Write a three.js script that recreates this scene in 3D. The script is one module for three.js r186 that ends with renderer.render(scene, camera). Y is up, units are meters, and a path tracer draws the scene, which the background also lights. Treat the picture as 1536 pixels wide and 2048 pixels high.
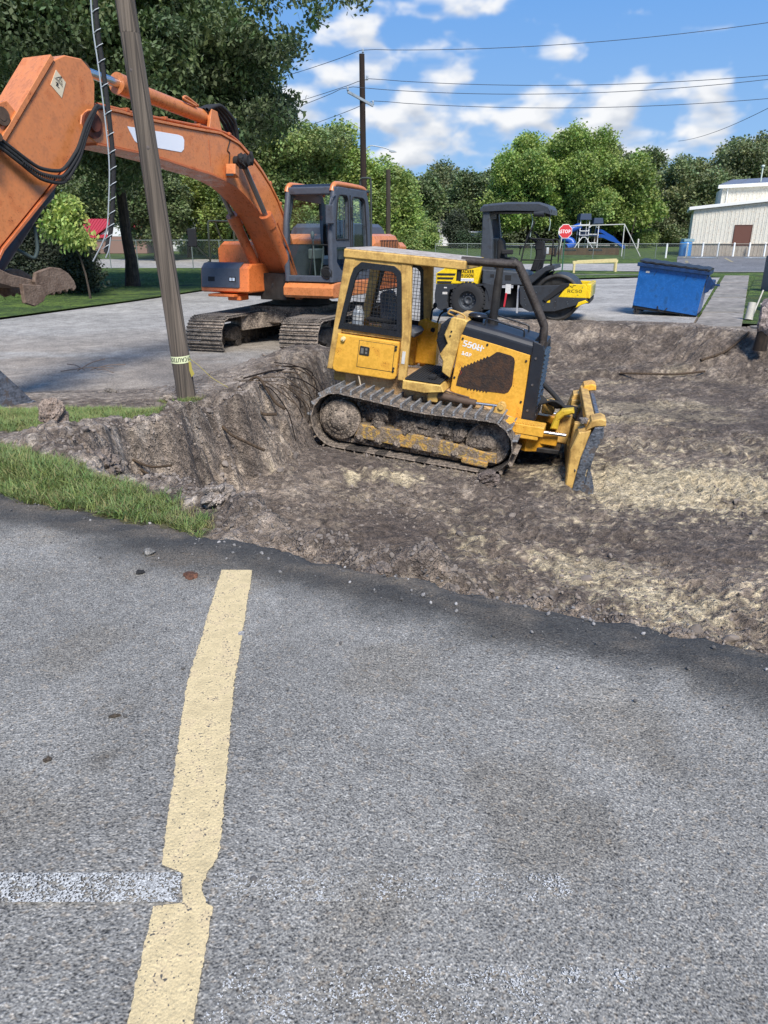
import * as THREE from 'three';
import { mergeGeometries } from 'three/addons/utils/BufferGeometryUtils.js';
import { RoundedBoxGeometry } from 'three/addons/geometries/RoundedBoxGeometry.js';

// ---------------------------------------------------------------- camera, sky, sun, exposure
const scene = new THREE.Scene();
const camera = new THREE.PerspectiveCamera(70, 768 / 1024, 0.1, 900);
camera.position.set(0, 1.65, 0);
camera.rotation.set(-20.75 * Math.PI / 180, 0, 0);
const renderer = new THREE.WebGLRenderer({ antialias: true });
renderer.setSize(768, 1024);
renderer.toneMapping = THREE.LinearToneMapping;
renderer.toneMappingExposure = 2.0;
renderer.shadowMap.enabled = true;
const sun = new THREE.DirectionalLight(new THREE.Color(1.0, 0.955, 0.90), 2.6);
sun.position.set(15, 75, 57);
sun.target.position.set(0, 0, -8);
sun.castShadow = true;
sun.shadow.radius = 34;
sun.shadow.mapSize.set(4096, 4096);
Object.assign(sun.shadow.camera, { left: -60, right: 60, top: 80, bottom: -80, near: 1, far: 260 });
scene.add(sun, sun.target);

// ---------------------------------------------------------------- noise
function rng(a) { return () => { a |= 0; a = a + 0x6D2B79F5 | 0; let t = Math.imul(a ^ a >>> 15, 1 | a); t = t + Math.imul(t ^ t >>> 7, 61 | t) ^ t; return ((t ^ t >>> 14) >>> 0) / 4294967296; }; }
function h2(x, y, s) { let h = Math.imul(x, 374761393) + Math.imul(y, 668265263) + Math.imul(s, 1442695041) | 0; h = Math.imul(h ^ h >>> 13, 1274126177); h ^= h >>> 16; return (h >>> 0) / 4294967296; }
function vn(x, y, s = 0, p = 0) {
  let ix = Math.floor(x), iy = Math.floor(y); let fx = x - ix, fy = y - iy; fx = fx * fx * fx * (fx * (fx * 6 - 15) + 10); fy = fy * fy * fy * (fy * (fy * 6 - 15) + 10);
  let jx = ix + 1, jy = iy + 1; if (p) { ix = ((ix % p) + p) % p; iy = ((iy % p) + p) % p; jx = ((jx % p) + p) % p; jy = ((jy % p) + p) % p; }
  const a = h2(ix, iy, s), b = h2(jx, iy, s), c = h2(ix, jy, s), d = h2(jx, jy, s);
  return a + (b - a) * fx + (c - a) * fy + (a - b - c + d) * fx * fy;
}
function fbm(x, y, o = 4, s = 0, p = 0) { let v = 0, a = 0.5, n = 0; for (let i = 0; i < o; i++) { v += a * vn(x, y, s + i, p); n += a; a *= 0.5; x *= 2; y *= 2; p *= 2; } return v / n; }
function ridge(x, y, o = 3, s = 0) { let v = 0, a = 0.5, n = 0; for (let i = 0; i < o; i++) { v += a * (1 - Math.abs(2 * vn(x, y, s + i) - 1)); n += a; a *= 0.5; x *= 2.03; y *= 2.03; } return v / n; }
function billow(x, y, o = 3, s = 0) { let v = 0, a = 0.5, n = 0; for (let i = 0; i < o; i++) { v += a * Math.abs(2 * vn(x, y, s + i) - 1); n += a; a *= 0.5; x *= 2.03; y *= 2.03; } return v / n; }
function clods(x, y, s) { const ix = Math.floor(x), iy = Math.floor(y); let best = 9; for (let j = -1; j <= 1; j++) for (let i = -1; i <= 1; i++) { const cx = ix + i, cy = iy + j, dx = cx + h2(cx, cy, s) - x, dy = cy + h2(cx, cy, s + 1) - y, r = .35 + .75 * h2(cx, cy, s + 2), q = (dx * dx + dy * dy) / (r * r); if (q < best) best = q; } return Math.sqrt(Math.max(0, 1 - best)); }
const clamp = (x, a = 0, b = 1) => Math.min(b, Math.max(a, x));
const ss = (a, b, x) => { const t = clamp((x - a) / (b - a)); return t * t * (3 - 2 * t); };
const mix = (a, b, t) => a + (b - a) * t;
const mix3 = (a, b, t) => [mix(a[0], b[0], t), mix(a[1], b[1], t), mix(a[2], b[2], t)];
const R = d => d * Math.PI / 180;
const V = (x, y, z) => new THREE.Vector3(x, y, z);
function lin(r, g, b) { const f = c => { c /= 255; return c <= 0.04045 ? c / 12.92 : Math.pow((c + 0.055) / 1.055, 2.4); }; return [f(r), f(g), f(b)]; }

// ---------------------------------------------------------------- sky (air and cumulus clouds)
function pixelDir(px, py) { const x = (px - 768) / 1462.3, y = (py - 1024) / 1462.3, S = Math.sin(R(20.75)), C = Math.cos(R(20.75)); const v = V(x, -S - y * C, -(C - y * S)).normalize(); return [Math.atan2(v.x, -v.z) * 180 / Math.PI, Math.asin(v.y) * 180 / Math.PI]; }
{
  const W = 4096, H = 2048, data = new Float32Array(W * H * 4);
  // where cumulus heads stand: azimuth, elevation, spreads in degrees, weight, lean
  const heads = [[900, 105, 45, 50, .3], [820, 205, 75, 55, .33], [870, 170, 55, 50, .2], [640, 110, 120, 70, .26], [750, 40, 60, 40, .12], [730, 225, 140, 26, .3], [640, 200, 120, 40, .2], [1010, 245, 170, 32, .4], [890, 292, 130, 24, .38], [1130, 222, 90, 36, .34], [1110, 185, 40, 30, .2],
    [1320, 225, 110, 36, .36], [1430, 245, 170, 44, .36], [1240, 275, 140, 24, .38], [1500, 205, 90, 40, .26], [1010, -6, 110, 22, .24], [1000, 270, 150, 26, .25], [1400, 290, 160, 22, .3], [560, 240, 160, 40, .25], [960, 320, 110, 18, .3], [1480, 300, 120, 20, .3]]
    .map(([px, py, sx, sy, w]) => { const [a, e] = pixelDir(px, py); return [a, e, sx * 0.0378, sy * 0.0378, w]; });
  const dens = (az, el) => {
    let b = 0, vis = Math.exp(-((az / 46) ** 4)) * (1 - ss(17, 24, el));
    if (vis > 0.01) for (const [a, e, sx, sy, w] of heads) { const dx = (az - a) / sx, dy = (el - e) / sy, q = dx * dx + dy * dy; if (q < 9) b += w * Math.exp(-q * 0.7); }
    b = Math.min(b, 0.33);
    const k = 60 / (el + 14), x = az * 0.075 * k * 0.42, y = el * 0.17 * k * 0.42;
    const n = fbm(az * 0.36 + fbm(az * .5, el * .8, 2, 5) * .7, el * 0.8, 6, 11, 0) * .75 + fbm(az * .09, el * .25, 2, 17) * .25;
    const wide = fbm(x + 40, y, 5, 3, 0) - 0.52;
    return (n - 0.5) * 1.25 + b * vis + (wide * 1.5 - .04) * (1 - vis) - 0.2 + .05 * vis * Math.exp(-(((el - 5.5) / 2.6) ** 2)) * ss(-12, 2, az);
  };
  for (let j = 0; j < H; j++) {
    const el = (j + 0.5) / H * 180 - 90;
    for (let i = 0; i < W; i++) {
      const o = (j * W + i) * 4; data[o + 3] = 1;
      if (el < -1) { data[o] = .2; data[o + 1] = .22; data[o + 2] = .24; continue; }
      if (el > 42 && (i & 1 || j & 1)) { const q = ((j & ~1) * W + (i & ~1)) * 4; data[o] = data[q]; data[o + 1] = data[q + 1]; data[o + 2] = data[q + 2]; continue; }
      let az = (i + 0.5) / W * 360 - 90; if (az > 180) az -= 360;
      const azs = az < 0 ? az : az, seam = ss(150, 180, Math.abs(az));
      const t = Math.pow(clamp(el / 18), 0.75), t2 = ss(15, 80, el);
      let c = mix3([.42, .66, .93], [.13, .36, .83], t); c = mix3(c, [.06, .2, .58], t2);
      let d = dens(azs, el) * (1 - seam);
      if (d > -.04) {
        const up = dens(azs - .5, el + 0.9), a = ss(-.04, 0.3, d) * 0.93;
        const lit = clamp(0.5 + (d - up) * 2.4), thick = ss(.05, .4, d);
        const col = mix3(mix3([.66, .71, .8], [.42, .48, .58], thick * .75), [1.0, 1.0, 1.0], lit);
        c = mix3(c, col, a);
      }
      data[o] = c[0] * .5; data[o + 1] = c[1] * .5; data[o + 2] = c[2] * .5;
    }
  }
  const sky = new THREE.DataTexture(data, W, H, THREE.RGBAFormat, THREE.FloatType);
  sky.mapping = THREE.EquirectangularReflectionMapping; sky.magFilter = THREE.LinearFilter; sky.needsUpdate = true;
  scene.background = sky; scene.environment = sky;
}

// ---------------------------------------------------------------- builders
const used = new Map();
function numbered(n) { const k = used.get(n) || 0; used.set(n, k + 1); return k ? `${n}_${String(k).padStart(3, '0')}` : n; }
function tag(o, label, category, group, kind) { o.userData.label = label; if (category) o.userData.category = category; if (group) o.userData.group = group; if (kind) o.userData.kind = kind; return o; }
function thing(name, label, category, pos = [0, 0, 0], turn = 0, group) { const o = new THREE.Group(); o.name = numbered(name); o.position.set(...pos); o.rotation.y = turn; scene.add(o); return tag(o, label, category, group); }
function uvBox(g) {
  const p = g.attributes.position, n = g.attributes.normal, uv = new Float32Array(p.count * 2);
  for (let i = 0; i < p.count; i += 3) {
    let nx = 0, ny = 0, nz = 0; for (let k = 0; k < 3; k++) { nx += n.getX(i + k); ny += n.getY(i + k); nz += n.getZ(i + k); }
    nx = Math.abs(nx); ny = Math.abs(ny); nz = Math.abs(nz);
    for (let k = 0; k < 3; k++) { const j = i + k, x = p.getX(j), y = p.getY(j), z = p.getZ(j); const a = nx >= ny && nx >= nz ? [z, y] : ny >= nz ? [x, z] : [x, y]; uv[j * 2] = a[0]; uv[j * 2 + 1] = a[1]; }
  }
  g.setAttribute('uv', new THREE.BufferAttribute(uv, 2)); return g;
}
const m4 = (x, y, z, rx = 0, ry = 0, rz = 0, s = 1) => new THREE.Matrix4().compose(V(x, y, z), new THREE.Quaternion().setFromEuler(new THREE.Euler(rx, ry, rz)), V(s, s, s));
class MB {
  constructor() { this.g = []; }
  add(g, m) { if (g.index) g = g.toNonIndexed(); if (!g.attributes.normal) g.computeVertexNormals(); for (const k of Object.keys(g.attributes)) if (k !== 'position' && k !== 'normal') g.deleteAttribute(k); if (m) g.applyMatrix4(m); this.g.push(g); return this; }
  box(w, h, d, x, y, z, o = {}) { const b = o.b ?? Math.min(0.012, w * .25, h * .25, d * .25); return this.add(b > 0.0015 ? new RoundedBoxGeometry(w, h, d, o.s || 1, b) : new THREE.BoxGeometry(w, h, d), m4(x, y, z, o.rx, o.ry, o.rz)); }
  cyl(p, q, r1, r2 = r1, seg = 16, open = false) { const a = V(...p), b = V(...q), d = b.clone().sub(a), l = d.length(); const g = new THREE.CylinderGeometry(r2, r1, l, seg, 1, open); const m = new THREE.Matrix4().compose(a.add(b).multiplyScalar(.5), new THREE.Quaternion().setFromUnitVectors(V(0, 1, 0), d.normalize()), V(1, 1, 1)); return this.add(g, m); }
  tube(pts, r, seg = 8, n, straight = false) { const vs = pts.map(p => V(...p)); let c; if (straight) { c = new THREE.CurvePath(); for (let i = 0; i + 1 < vs.length; i++) c.add(new THREE.LineCurve3(vs[i], vs[i + 1])); } else c = new THREE.CatmullRomCurve3(vs, false, 'catmullrom', 0.35); return this.add(new THREE.TubeGeometry(c, n || pts.length * 8, r, seg, false)); }
  bar(p, q, w, h) { const a = V(...p), b = V(...q), d = b.clone().sub(a), l = d.length(); d.normalize(); const up = Math.abs(d.y) > .95 ? V(1, 0, 0) : V(0, 1, 0), s = new THREE.Vector3().crossVectors(d, up).normalize(), u = new THREE.Vector3().crossVectors(s, d); const m = new THREE.Matrix4().makeBasis(d, u, s).setPosition(a.add(b).multiplyScalar(.5)); const bv = Math.min(0.01, w * .2, h * .2); return this.add(bv > .0015 ? new RoundedBoxGeometry(l, h, w, 1, bv) : new THREE.BoxGeometry(l, h, w), m); }
  ext(pts, z0, z1, o = {}) { const s = new THREE.Shape(pts.map(p => new THREE.Vector2(p[0], p[1]))); for (const h of o.holes || []) s.holes.push(new THREE.Path(h.map(p => new THREE.Vector2(p[0], p[1])))); const b = o.b ?? 0.008; const g = new THREE.ExtrudeGeometry(s, { depth: z1 - z0 - 2 * b, bevelEnabled: b > 0, bevelThickness: b, bevelSize: b, bevelOffset: -b, bevelSegments: o.bs || 1, curveSegments: 6 }); g.translate(0, 0, z0 + b); return this.add(g, o.m); }
  lathe(pts, seg, m) { return this.add(new THREE.LatheGeometry(pts.map(p => new THREE.Vector2(p[0], p[1])), seg), m); }
  loft(secs, o = {}) { const n = secs[0].length, pos = []; const q = (a, b, c, d) => { pos.push(...a, ...b, ...c, ...a, ...c, ...d); }; for (let i = 0; i + 1 < secs.length; i++) for (let k = 0; k < n - (o.open ? 1 : 0); k++) { const k2 = (k + 1) % n; q(secs[i][k], secs[i][k2], secs[i + 1][k2], secs[i + 1][k]); } if (!o.open) for (const [s, f] of [[secs[0], 1], [secs[secs.length - 1], 0]]) { const c = [0, 1, 2].map(k => s.reduce((a, p) => a + p[k], 0) / n); for (let k = 0; k < n; k++) { const a = s[k], b = s[(k + 1) % n]; f ? pos.push(...a, ...c, ...b) : pos.push(...a, ...b, ...c); } } const g = new THREE.BufferGeometry(); g.setAttribute('position', new THREE.BufferAttribute(new Float32Array(pos), 3)); g.computeVertexNormals(); return this.add(g); }
  geo() { const g = mergeGeometries(this.g); return uvBox(g); }
  build(name, mat, parent, label) { const m = new THREE.Mesh(this.geo(), mat); m.name = parent ? name : numbered(name); m.castShadow = m.receiveShadow = true; (parent || scene).add(m); if (label) m.userData.label = label; return m; }
}
const mb = () => new MB();
function part(name, geo, mat, parent, label) { const m = new THREE.Mesh(geo, mat); m.name = parent ? name : numbered(name); m.castShadow = m.receiveShadow = true; (parent || scene).add(m); if (label) m.userData.label = label; return m; }
function inst(name, geo, mat, mats, cols, parent) { const m = new THREE.InstancedMesh(geo, mat, mats.length); mats.forEach((x, i) => m.setMatrixAt(i, x)); if (cols) { const c = new THREE.Color(); cols.forEach((k, i) => m.setColorAt(i, c.setRGB(...k))); } m.name = parent ? name : numbered(name); m.castShadow = m.receiveShadow = true; m.userData.kind = 'stuff'; (parent || scene).add(m); return m; }

// ---------------------------------------------------------------- textures
function tex(w, h, f, o = {}) { const d = new Uint8Array(w * h * 4); for (let j = 0; j < h; j++) for (let i = 0; i < w; i++) { const c = f(i / w, j / h, i, j), q = (j * w + i) * 4; d[q] = clamp(c[0]) * 255; d[q + 1] = clamp(c[1]) * 255; d[q + 2] = clamp(c[2]) * 255; d[q + 3] = c.length > 3 ? clamp(c[3]) * 255 : 255; } const t = new THREE.DataTexture(d, w, h, THREE.RGBAFormat); t.wrapS = t.wrapT = THREE.RepeatWrapping; t.magFilter = THREE.LinearFilter; t.minFilter = THREE.LinearMipmapLinearFilter; t.generateMipmaps = true; if (o.srgb) t.colorSpace = THREE.SRGBColorSpace; const r = o.rep || 1; t.repeat.set(1 / (o.size || 1), 1 / (o.sizeY || o.size || 1)); t.needsUpdate = true; return t; }
function canvasTex(w, h, draw) { const c = document.createElement('canvas'); c.width = w; c.height = h; draw(c.getContext('2d'), w, h); const t = new THREE.CanvasTexture(c); t.colorSpace = THREE.SRGBColorSpace; return t; }
// repeated field of white noise smoothed over k texels
function grains(n, k, seed) { const r = rng(seed), a = new Float32Array(n * n); for (let i = 0; i < n * n; i++) a[i] = r(); if (k < 2) return a; let src = a; for (let pass = 0; pass < 2; pass++) { const b = new Float32Array(n * n); for (let j = 0; j < n; j++) { let s = 0; for (let i = 0; i < k; i++) s += src[j * n + i]; for (let i = 0; i < n; i++) { b[j * n + i] = s / k; s += src[j * n + (i + k) % n] - src[j * n + i]; } } const c = new Float32Array(n * n); for (let i = 0; i < n; i++) { let s = 0; for (let j = 0; j < k; j++) s += b[j * n + i]; for (let j = 0; j < n; j++) { c[j * n + i] = s / k; s += b[((j + k) % n) * n + i] - b[j * n + i]; } } src = c; } let m = 0, q = 0; for (const v of src) { m += v; q += v * v; } m /= n * n; const sd = Math.sqrt(q / (n * n) - m * m); for (let i = 0; i < n * n; i++) src[i] = (src[i] - m) / sd; return src; }
function std(color, rough = 0.6, metal = 0, o = {}) { return new THREE.MeshStandardMaterial({ color: new THREE.Color().setRGB(...color), roughness: rough, metalness: metal, side: THREE.DoubleSide, ...o }); }
// ---------------------------------------------------------------- asphalt of the parking lot
const T = {};
{
  const n = 2048, a = grains(n, 2, 11), b = grains(n, 3, 12), c = grains(n, 6, 13), w = grains(n, 1, 14), l = grains(n, 24, 15);
  const f = i => a[i] * .72 + (w[i] - .5) * 1.3 + b[i] * .16 + c[i] * .08 + l[i] * .09;
  T.asphalt = tex(n, n, (u, v, i, j) => { const k = j * n + i, h = f(k); let g = .53 + h * .1; if (h > 1.0) g += (h - 1.0) * .06; if (h < -1.25) g -= .08; const s = w[k]; if (s > .9965) g = .92; else if (s < .002) g = .1; g = clamp(g, .07, .97); const warm = (c[k] > 1.3) ? .02 : 0; return [g * 1.0 + warm, g * .975, g * .915 - warm]; }, { srgb: true, size: 3.6 });
  T.asphaltBump = tex(1024, 1024, (u, v, i, j) => { const k = (j * 2) * n + i * 2, h = clamp(.5 + f(k) * .2); return [h, h, h]; }, { size: 3.6 });
}
// fine soil
{
  const n = 1024, a = grains(n, 3, 21), b = grains(n, 8, 22), c = grains(n, 20, 23), w = grains(n, 1, 24), e = grains(n, 2, 25);
  const f = k => a[k] * .3 + b[k] * .45 + c[k] * .5;
  T.soil = tex(n, n, (u, v, i, j) => { const k = j * n + i; let g = .66 + f(k) * .1 + e[k] * .06; if (w[k] > .994) g += .2; if (w[k] < .008) g -= .25; return [g * 1.01, g, g * .985]; }, { srgb: true, size: 2.1 });
  T.soilBump = tex(n, n, (u, v, i, j) => { const k = j * n + i, h = clamp(.5 + f(k) * .17 + e[k] * .05); return [h, h, h]; }, { size: 2.1 });
}
// concrete / chip seal
{
  const n = 1024, a = grains(n, 2, 31), b = grains(n, 5, 32), c = grains(n, 40, 33), d = grains(n, 120, 34);
  T.chip = tex(n, n, (u, v, i, j) => { const k = j * n + i; const st = fbm(u * 3, v * 40, 3, 91, 0); const g = .66 + a[k] * .06 + b[k] * .04 + c[k] * .025 + d[k] * .02; return [g, g * .995, g * .985]; }, { srgb: true, size: 3.3 });
  T.concrete = tex(n, n, (u, v, i, j) => { const k = j * n + i; const g = .7 + a[k] * .03 + b[k] * .025 + c[k] * .04 + d[k] * .03; return [g, g * .97, g * .93]; }, { srgb: true, size: 2.7 });
}
// lawn
{
  const n = 1024, a = grains(n, 2, 41), b = grains(n, 6, 42), c = grains(n, 30, 43), d = grains(n, 90, 44);
  T.lawn = tex(n, n, (u, v, i, j) => { const k = j * n + i; const g = .42 + a[k] * .09 + b[k] * .06 + c[k] * .04 + d[k] * .03; const y = .5 + d[k] * .12 + c[k] * .06; return [g * (.72 + y * .2), g * 1.05, g * .42]; }, { srgb: true, size: 5 });
  T.lawnBump = tex(n, n, (u, v, i, j) => { const k = j * n + i, h = clamp(.5 + a[k] * .16 + b[k] * .12); return [h, h, h]; }, { size: 5 });
}
// dirt and wear on painted metal, mud, rust, wood
{
  const n = 1024, a = grains(n, 3, 51), b = grains(n, 14, 52), c = grains(n, 60, 53), w = grains(n, 1, 54), s = grains(n, 5, 55);
  T.wear = tex(n, n, (u, v, i, j) => { const k = j * n + i; let g = .93 + b[k] * .018 + c[k] * .022; let m = ss(1.9, 2.6, s[k] * .8 + c[k] * .5); let col = [g, g * .99, g * .97]; col = mix3(col, [.62, .5, .42], ss(.9, 2.1, c[k] + b[k] * .35) * .26); return mix3(col, [.5, .4, .33], m * .7); }, { srgb: true, size: 1.7 });
  T.wearRough = tex(512, 512, (u, v, i, j) => { const k = (j * 2) * n + i * 2; const g = clamp(.62 + b[k] * .09 + c[k] * .07); return [g, g, g]; }, { size: 1.7 });
  T.grimy = tex(n, n, (u, v, i, j) => { const k = j * n + i; const st = vn(u * 90, v * 5, 61, 0); let m = clamp(.22 + c[k] * .16 + b[k] * .08 + (st - .5) * .25); const g = .93 + a[k] * .025; return mix3([g, g * .98, g * .94], [.46, .39, .33], m * .7); }, { srgb: true, size: 1.3 });
  T.mud = tex(n, n, (u, v, i, j) => { const k = j * n + i; const g = .46 + a[k] * .05 + b[k] * .05 + c[k] * .05; const lite = ss(.9, 2, b[k] + a[k] * .5); return mix3([g, g * .93, g * .86], [.66, .62, .56], lite * .8); }, { srgb: true, size: 1.1 });
  T.mudBump = tex(512, 512, (u, v, i, j) => { const k = (j * 2) * n + i * 2, h = clamp(.5 + a[k] * .12 + b[k] * .2); return [h, h, h]; }, { size: 1.1 });
  T.yellowMud = tex(n, n, (u, v, i, j) => { const k = j * n + i; const g = .5 + a[k] * .04 + b[k] * .04; const m = ss(-1.5, .5, c[k] * .9 + b[k] * .7 + a[k] * .2); return mix3([.76 + b[k] * .03, .60, .32], [g * .98, g * .88, g * .76], m); }, { srgb: true, size: 1.1 });
  T.steel = tex(n, n, (u, v, i, j) => { const k = j * n + i; const st = vn(u * 6, v * 160, 71, 0); let g = .5 + a[k] * .03 + b[k] * .05 + c[k] * .05 + (st - .5) * .14; const m = ss(.8, 1.8, c[k] + b[k] * .6); return mix3([g * .97, g, g * 1.04], [.42, .36, .31], m * .7); }, { srgb: true, size: 1.4 });
  T.rust = tex(n, n, (u, v, i, j) => { const k = j * n + i; const m = clamp(.5 + c[k] * .25 + b[k] * .2); const sp = w[k] > .985 ? 1 : 0; const c0 = mix3([.2, .165, .15], [.31, .22, .16], m); return mix3(c0, [.66, .52, .24], sp * .8); }, { srgb: true, size: .9 });
  T.wood = tex(512, 1024, (u, v, i, j) => { const g0 = fbm(u * 60, v * 4, 3, 81, 0), g1 = fbm(u * 150, v * 8, 2, 85, 0), big = fbm(u * 4, v * 5, 3, 87, 0); const crack = ss(.70, .80, vn(u * 46, v * 2.2, 89)); let g = .47 + (g0 - .5) * .16 + (g1 - .5) * .14 + (big - .5) * .16 - crack * .1; return [g * 1.0, g * .93, g * .84]; }, { srgb: true, size: .9, sizeY: 4 });
  T.woodBump = tex(512, 1024, (u, v) => { const h = .6 + (fbm(u * 34, v * 3, 3, 81, 0) - .5) * .6 - ss(.70, .80, vn(u * 46, v * 2.2, 89)) * .5; return [h, h, h]; }, { size: .9, sizeY: 4 });
  T.bark = tex(512, 512, (u, v) => { const h = ridge(u * 14, v * 4, 3, 95), g = .2 + h * .22 + (fbm(u * 30, v * 30, 2, 97) - .5) * .1; return [g * 1.03, g * .93, g * .83]; }, { srgb: true, size: 1.2 });
}

// ---------------------------------------------------------------- the shape of the ground
const edgeLine = [[-9, 8.05], [-5.5, 6.25], [-3.6, 5.3], [-2.68, 4.84], [-2.04, 4.53], [-1.34, 4.19], [-1.01, 4.05], [-.66, 3.9], [-.41, 3.76], [-.1, 3.6], [.24, 3.43], [.45, 3.32], [.9, 3.1], [1.29, 2.93], [1.65, 2.74], [2.4, 2.35], [3.6, 1.65], [6.5, .2], [9, -1]];
function lotDist(x, d) { let best = 1e9, sg = 1; for (let i = 0; i + 1 < edgeLine.length; i++) { const [ax, ad] = edgeLine[i], [bx, bd] = edgeLine[i + 1], ex = bx - ax, ed = bd - ad, t = clamp(((x - ax) * ex + (d - ad) * ed) / (ex * ex + ed * ed)), px = x - ax - ex * t, pd = d - ad - ed * t, q = px * px + pd * pd; if (q < best) { best = q; sg = ex * (d - ad) - ed * (x - ax) > 0 ? -1 : 1; } } return Math.sqrt(best) * sg + (fbm(x * 5, d * 5, 3, 201) - .5) * .12; } // > 0 on the lot
// rim of the excavation: x, distance, width of its slope
const rim = [[9, -1.1, 1.8], [6.4, .3, 1.8], [3.5, 1.8, 1.6], [2.4, 2.46, 1.5], [1.65, 2.84, 1.4], [1.29, 3.03, 1.4], [.9, 3.2, 1.3], [.45, 3.42, 1.3], [.24, 3.54, 1.2], [-.1, 3.72, 1.1], [-.41, 3.9, .9], [-.64, 4.12, .7], [-.9, 4.45, .5], [-1.2, 4.75, .32], [-1.6, 5.08, .26], [-2.1, 5.38, .24], [-2.5, 5.8, .3], [-2.5, 6.35, .36], [-2.3, 6.85, .3], [-2.08, 7.4, .3], [-1.85, 8.0, .3], [-1.6, 8.65, .32], [-1.38, 9.3, .36], [-1.2, 10.4, .4], [-1.0, 11.5, .55], [-.75, 13, .9], [-.2, 15.4, 1.4], [.5, 17.4, 2.0], [2, 18.7, 2.3], [4.5, 19.05, 2.4], [6.2, 18.6, 2.4], [7.5, 18.0, 2.3], [8.1, 17.0, 1.9], [9.2, 15.9, 1.2], [10.6, 15.6, 1.2], [14.5, 15.2, 1.6], [16, 8, 2], [13, -1, 2]];
function rimDist(x, d) { let best = 1e9, w = 1, inside = false; for (let i = 0, j = rim.length - 1; i < rim.length; j = i++) { const [ax, ad, aw] = rim[j], [bx, bd, bw] = rim[i], ex = bx - ax, ed = bd - ad, t = clamp(((x - ax) * ex + (d - ad) * ed) / (ex * ex + ed * ed)), px = x - ax - ex * t, pd = d - ad - ed * t, q = px * px + pd * pd; if (q < best) { best = q; w = aw + (bw - aw) * t; } if ((ad > d) !== (bd > d) && x < (bx - ax) * (d - ad) / (bd - ad) + ax) inside = !inside; } return [Math.sqrt(best) * (inside ? 1 : -1), w]; } // > 0 inside
function farGround(x, d) { return -.45 + ss(44, 70, d) * .35 + Math.max(0, d - 68) * .011; }
const blob = (x, d, cx, cd, rx, rd) => Math.exp(-(((x - cx) / rx) ** 2 + ((d - cd) / rd) ** 2));
function topGround(x, d) {
  let h = -.25 * ss(5.4, 9, d) - .2 * ss(9, 11.2, d);
  if (x > 2) h = mix(h, -.45, ss(2, 5, x) * ss(7, 10, d));
  return h;
}
function floorAt(x, d) { const s = (x - .6) * .956 - (d - 10.65) * .292; let f = -1.17 - .088 * clamp(s, -1.5, 2.3); f += .1 * ss(5, 9, x) * ss(16, 8, d); f += .08 * ss(13, 16, d); f -= .12 * blob(x, d, -1.5, 6.4, .8, .9) - .1 * blob(x, d, -1.0, 8.3, .4, 1.2); return f; }
const head17 = [Math.cos(R(17)), -Math.sin(R(17))];
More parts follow.
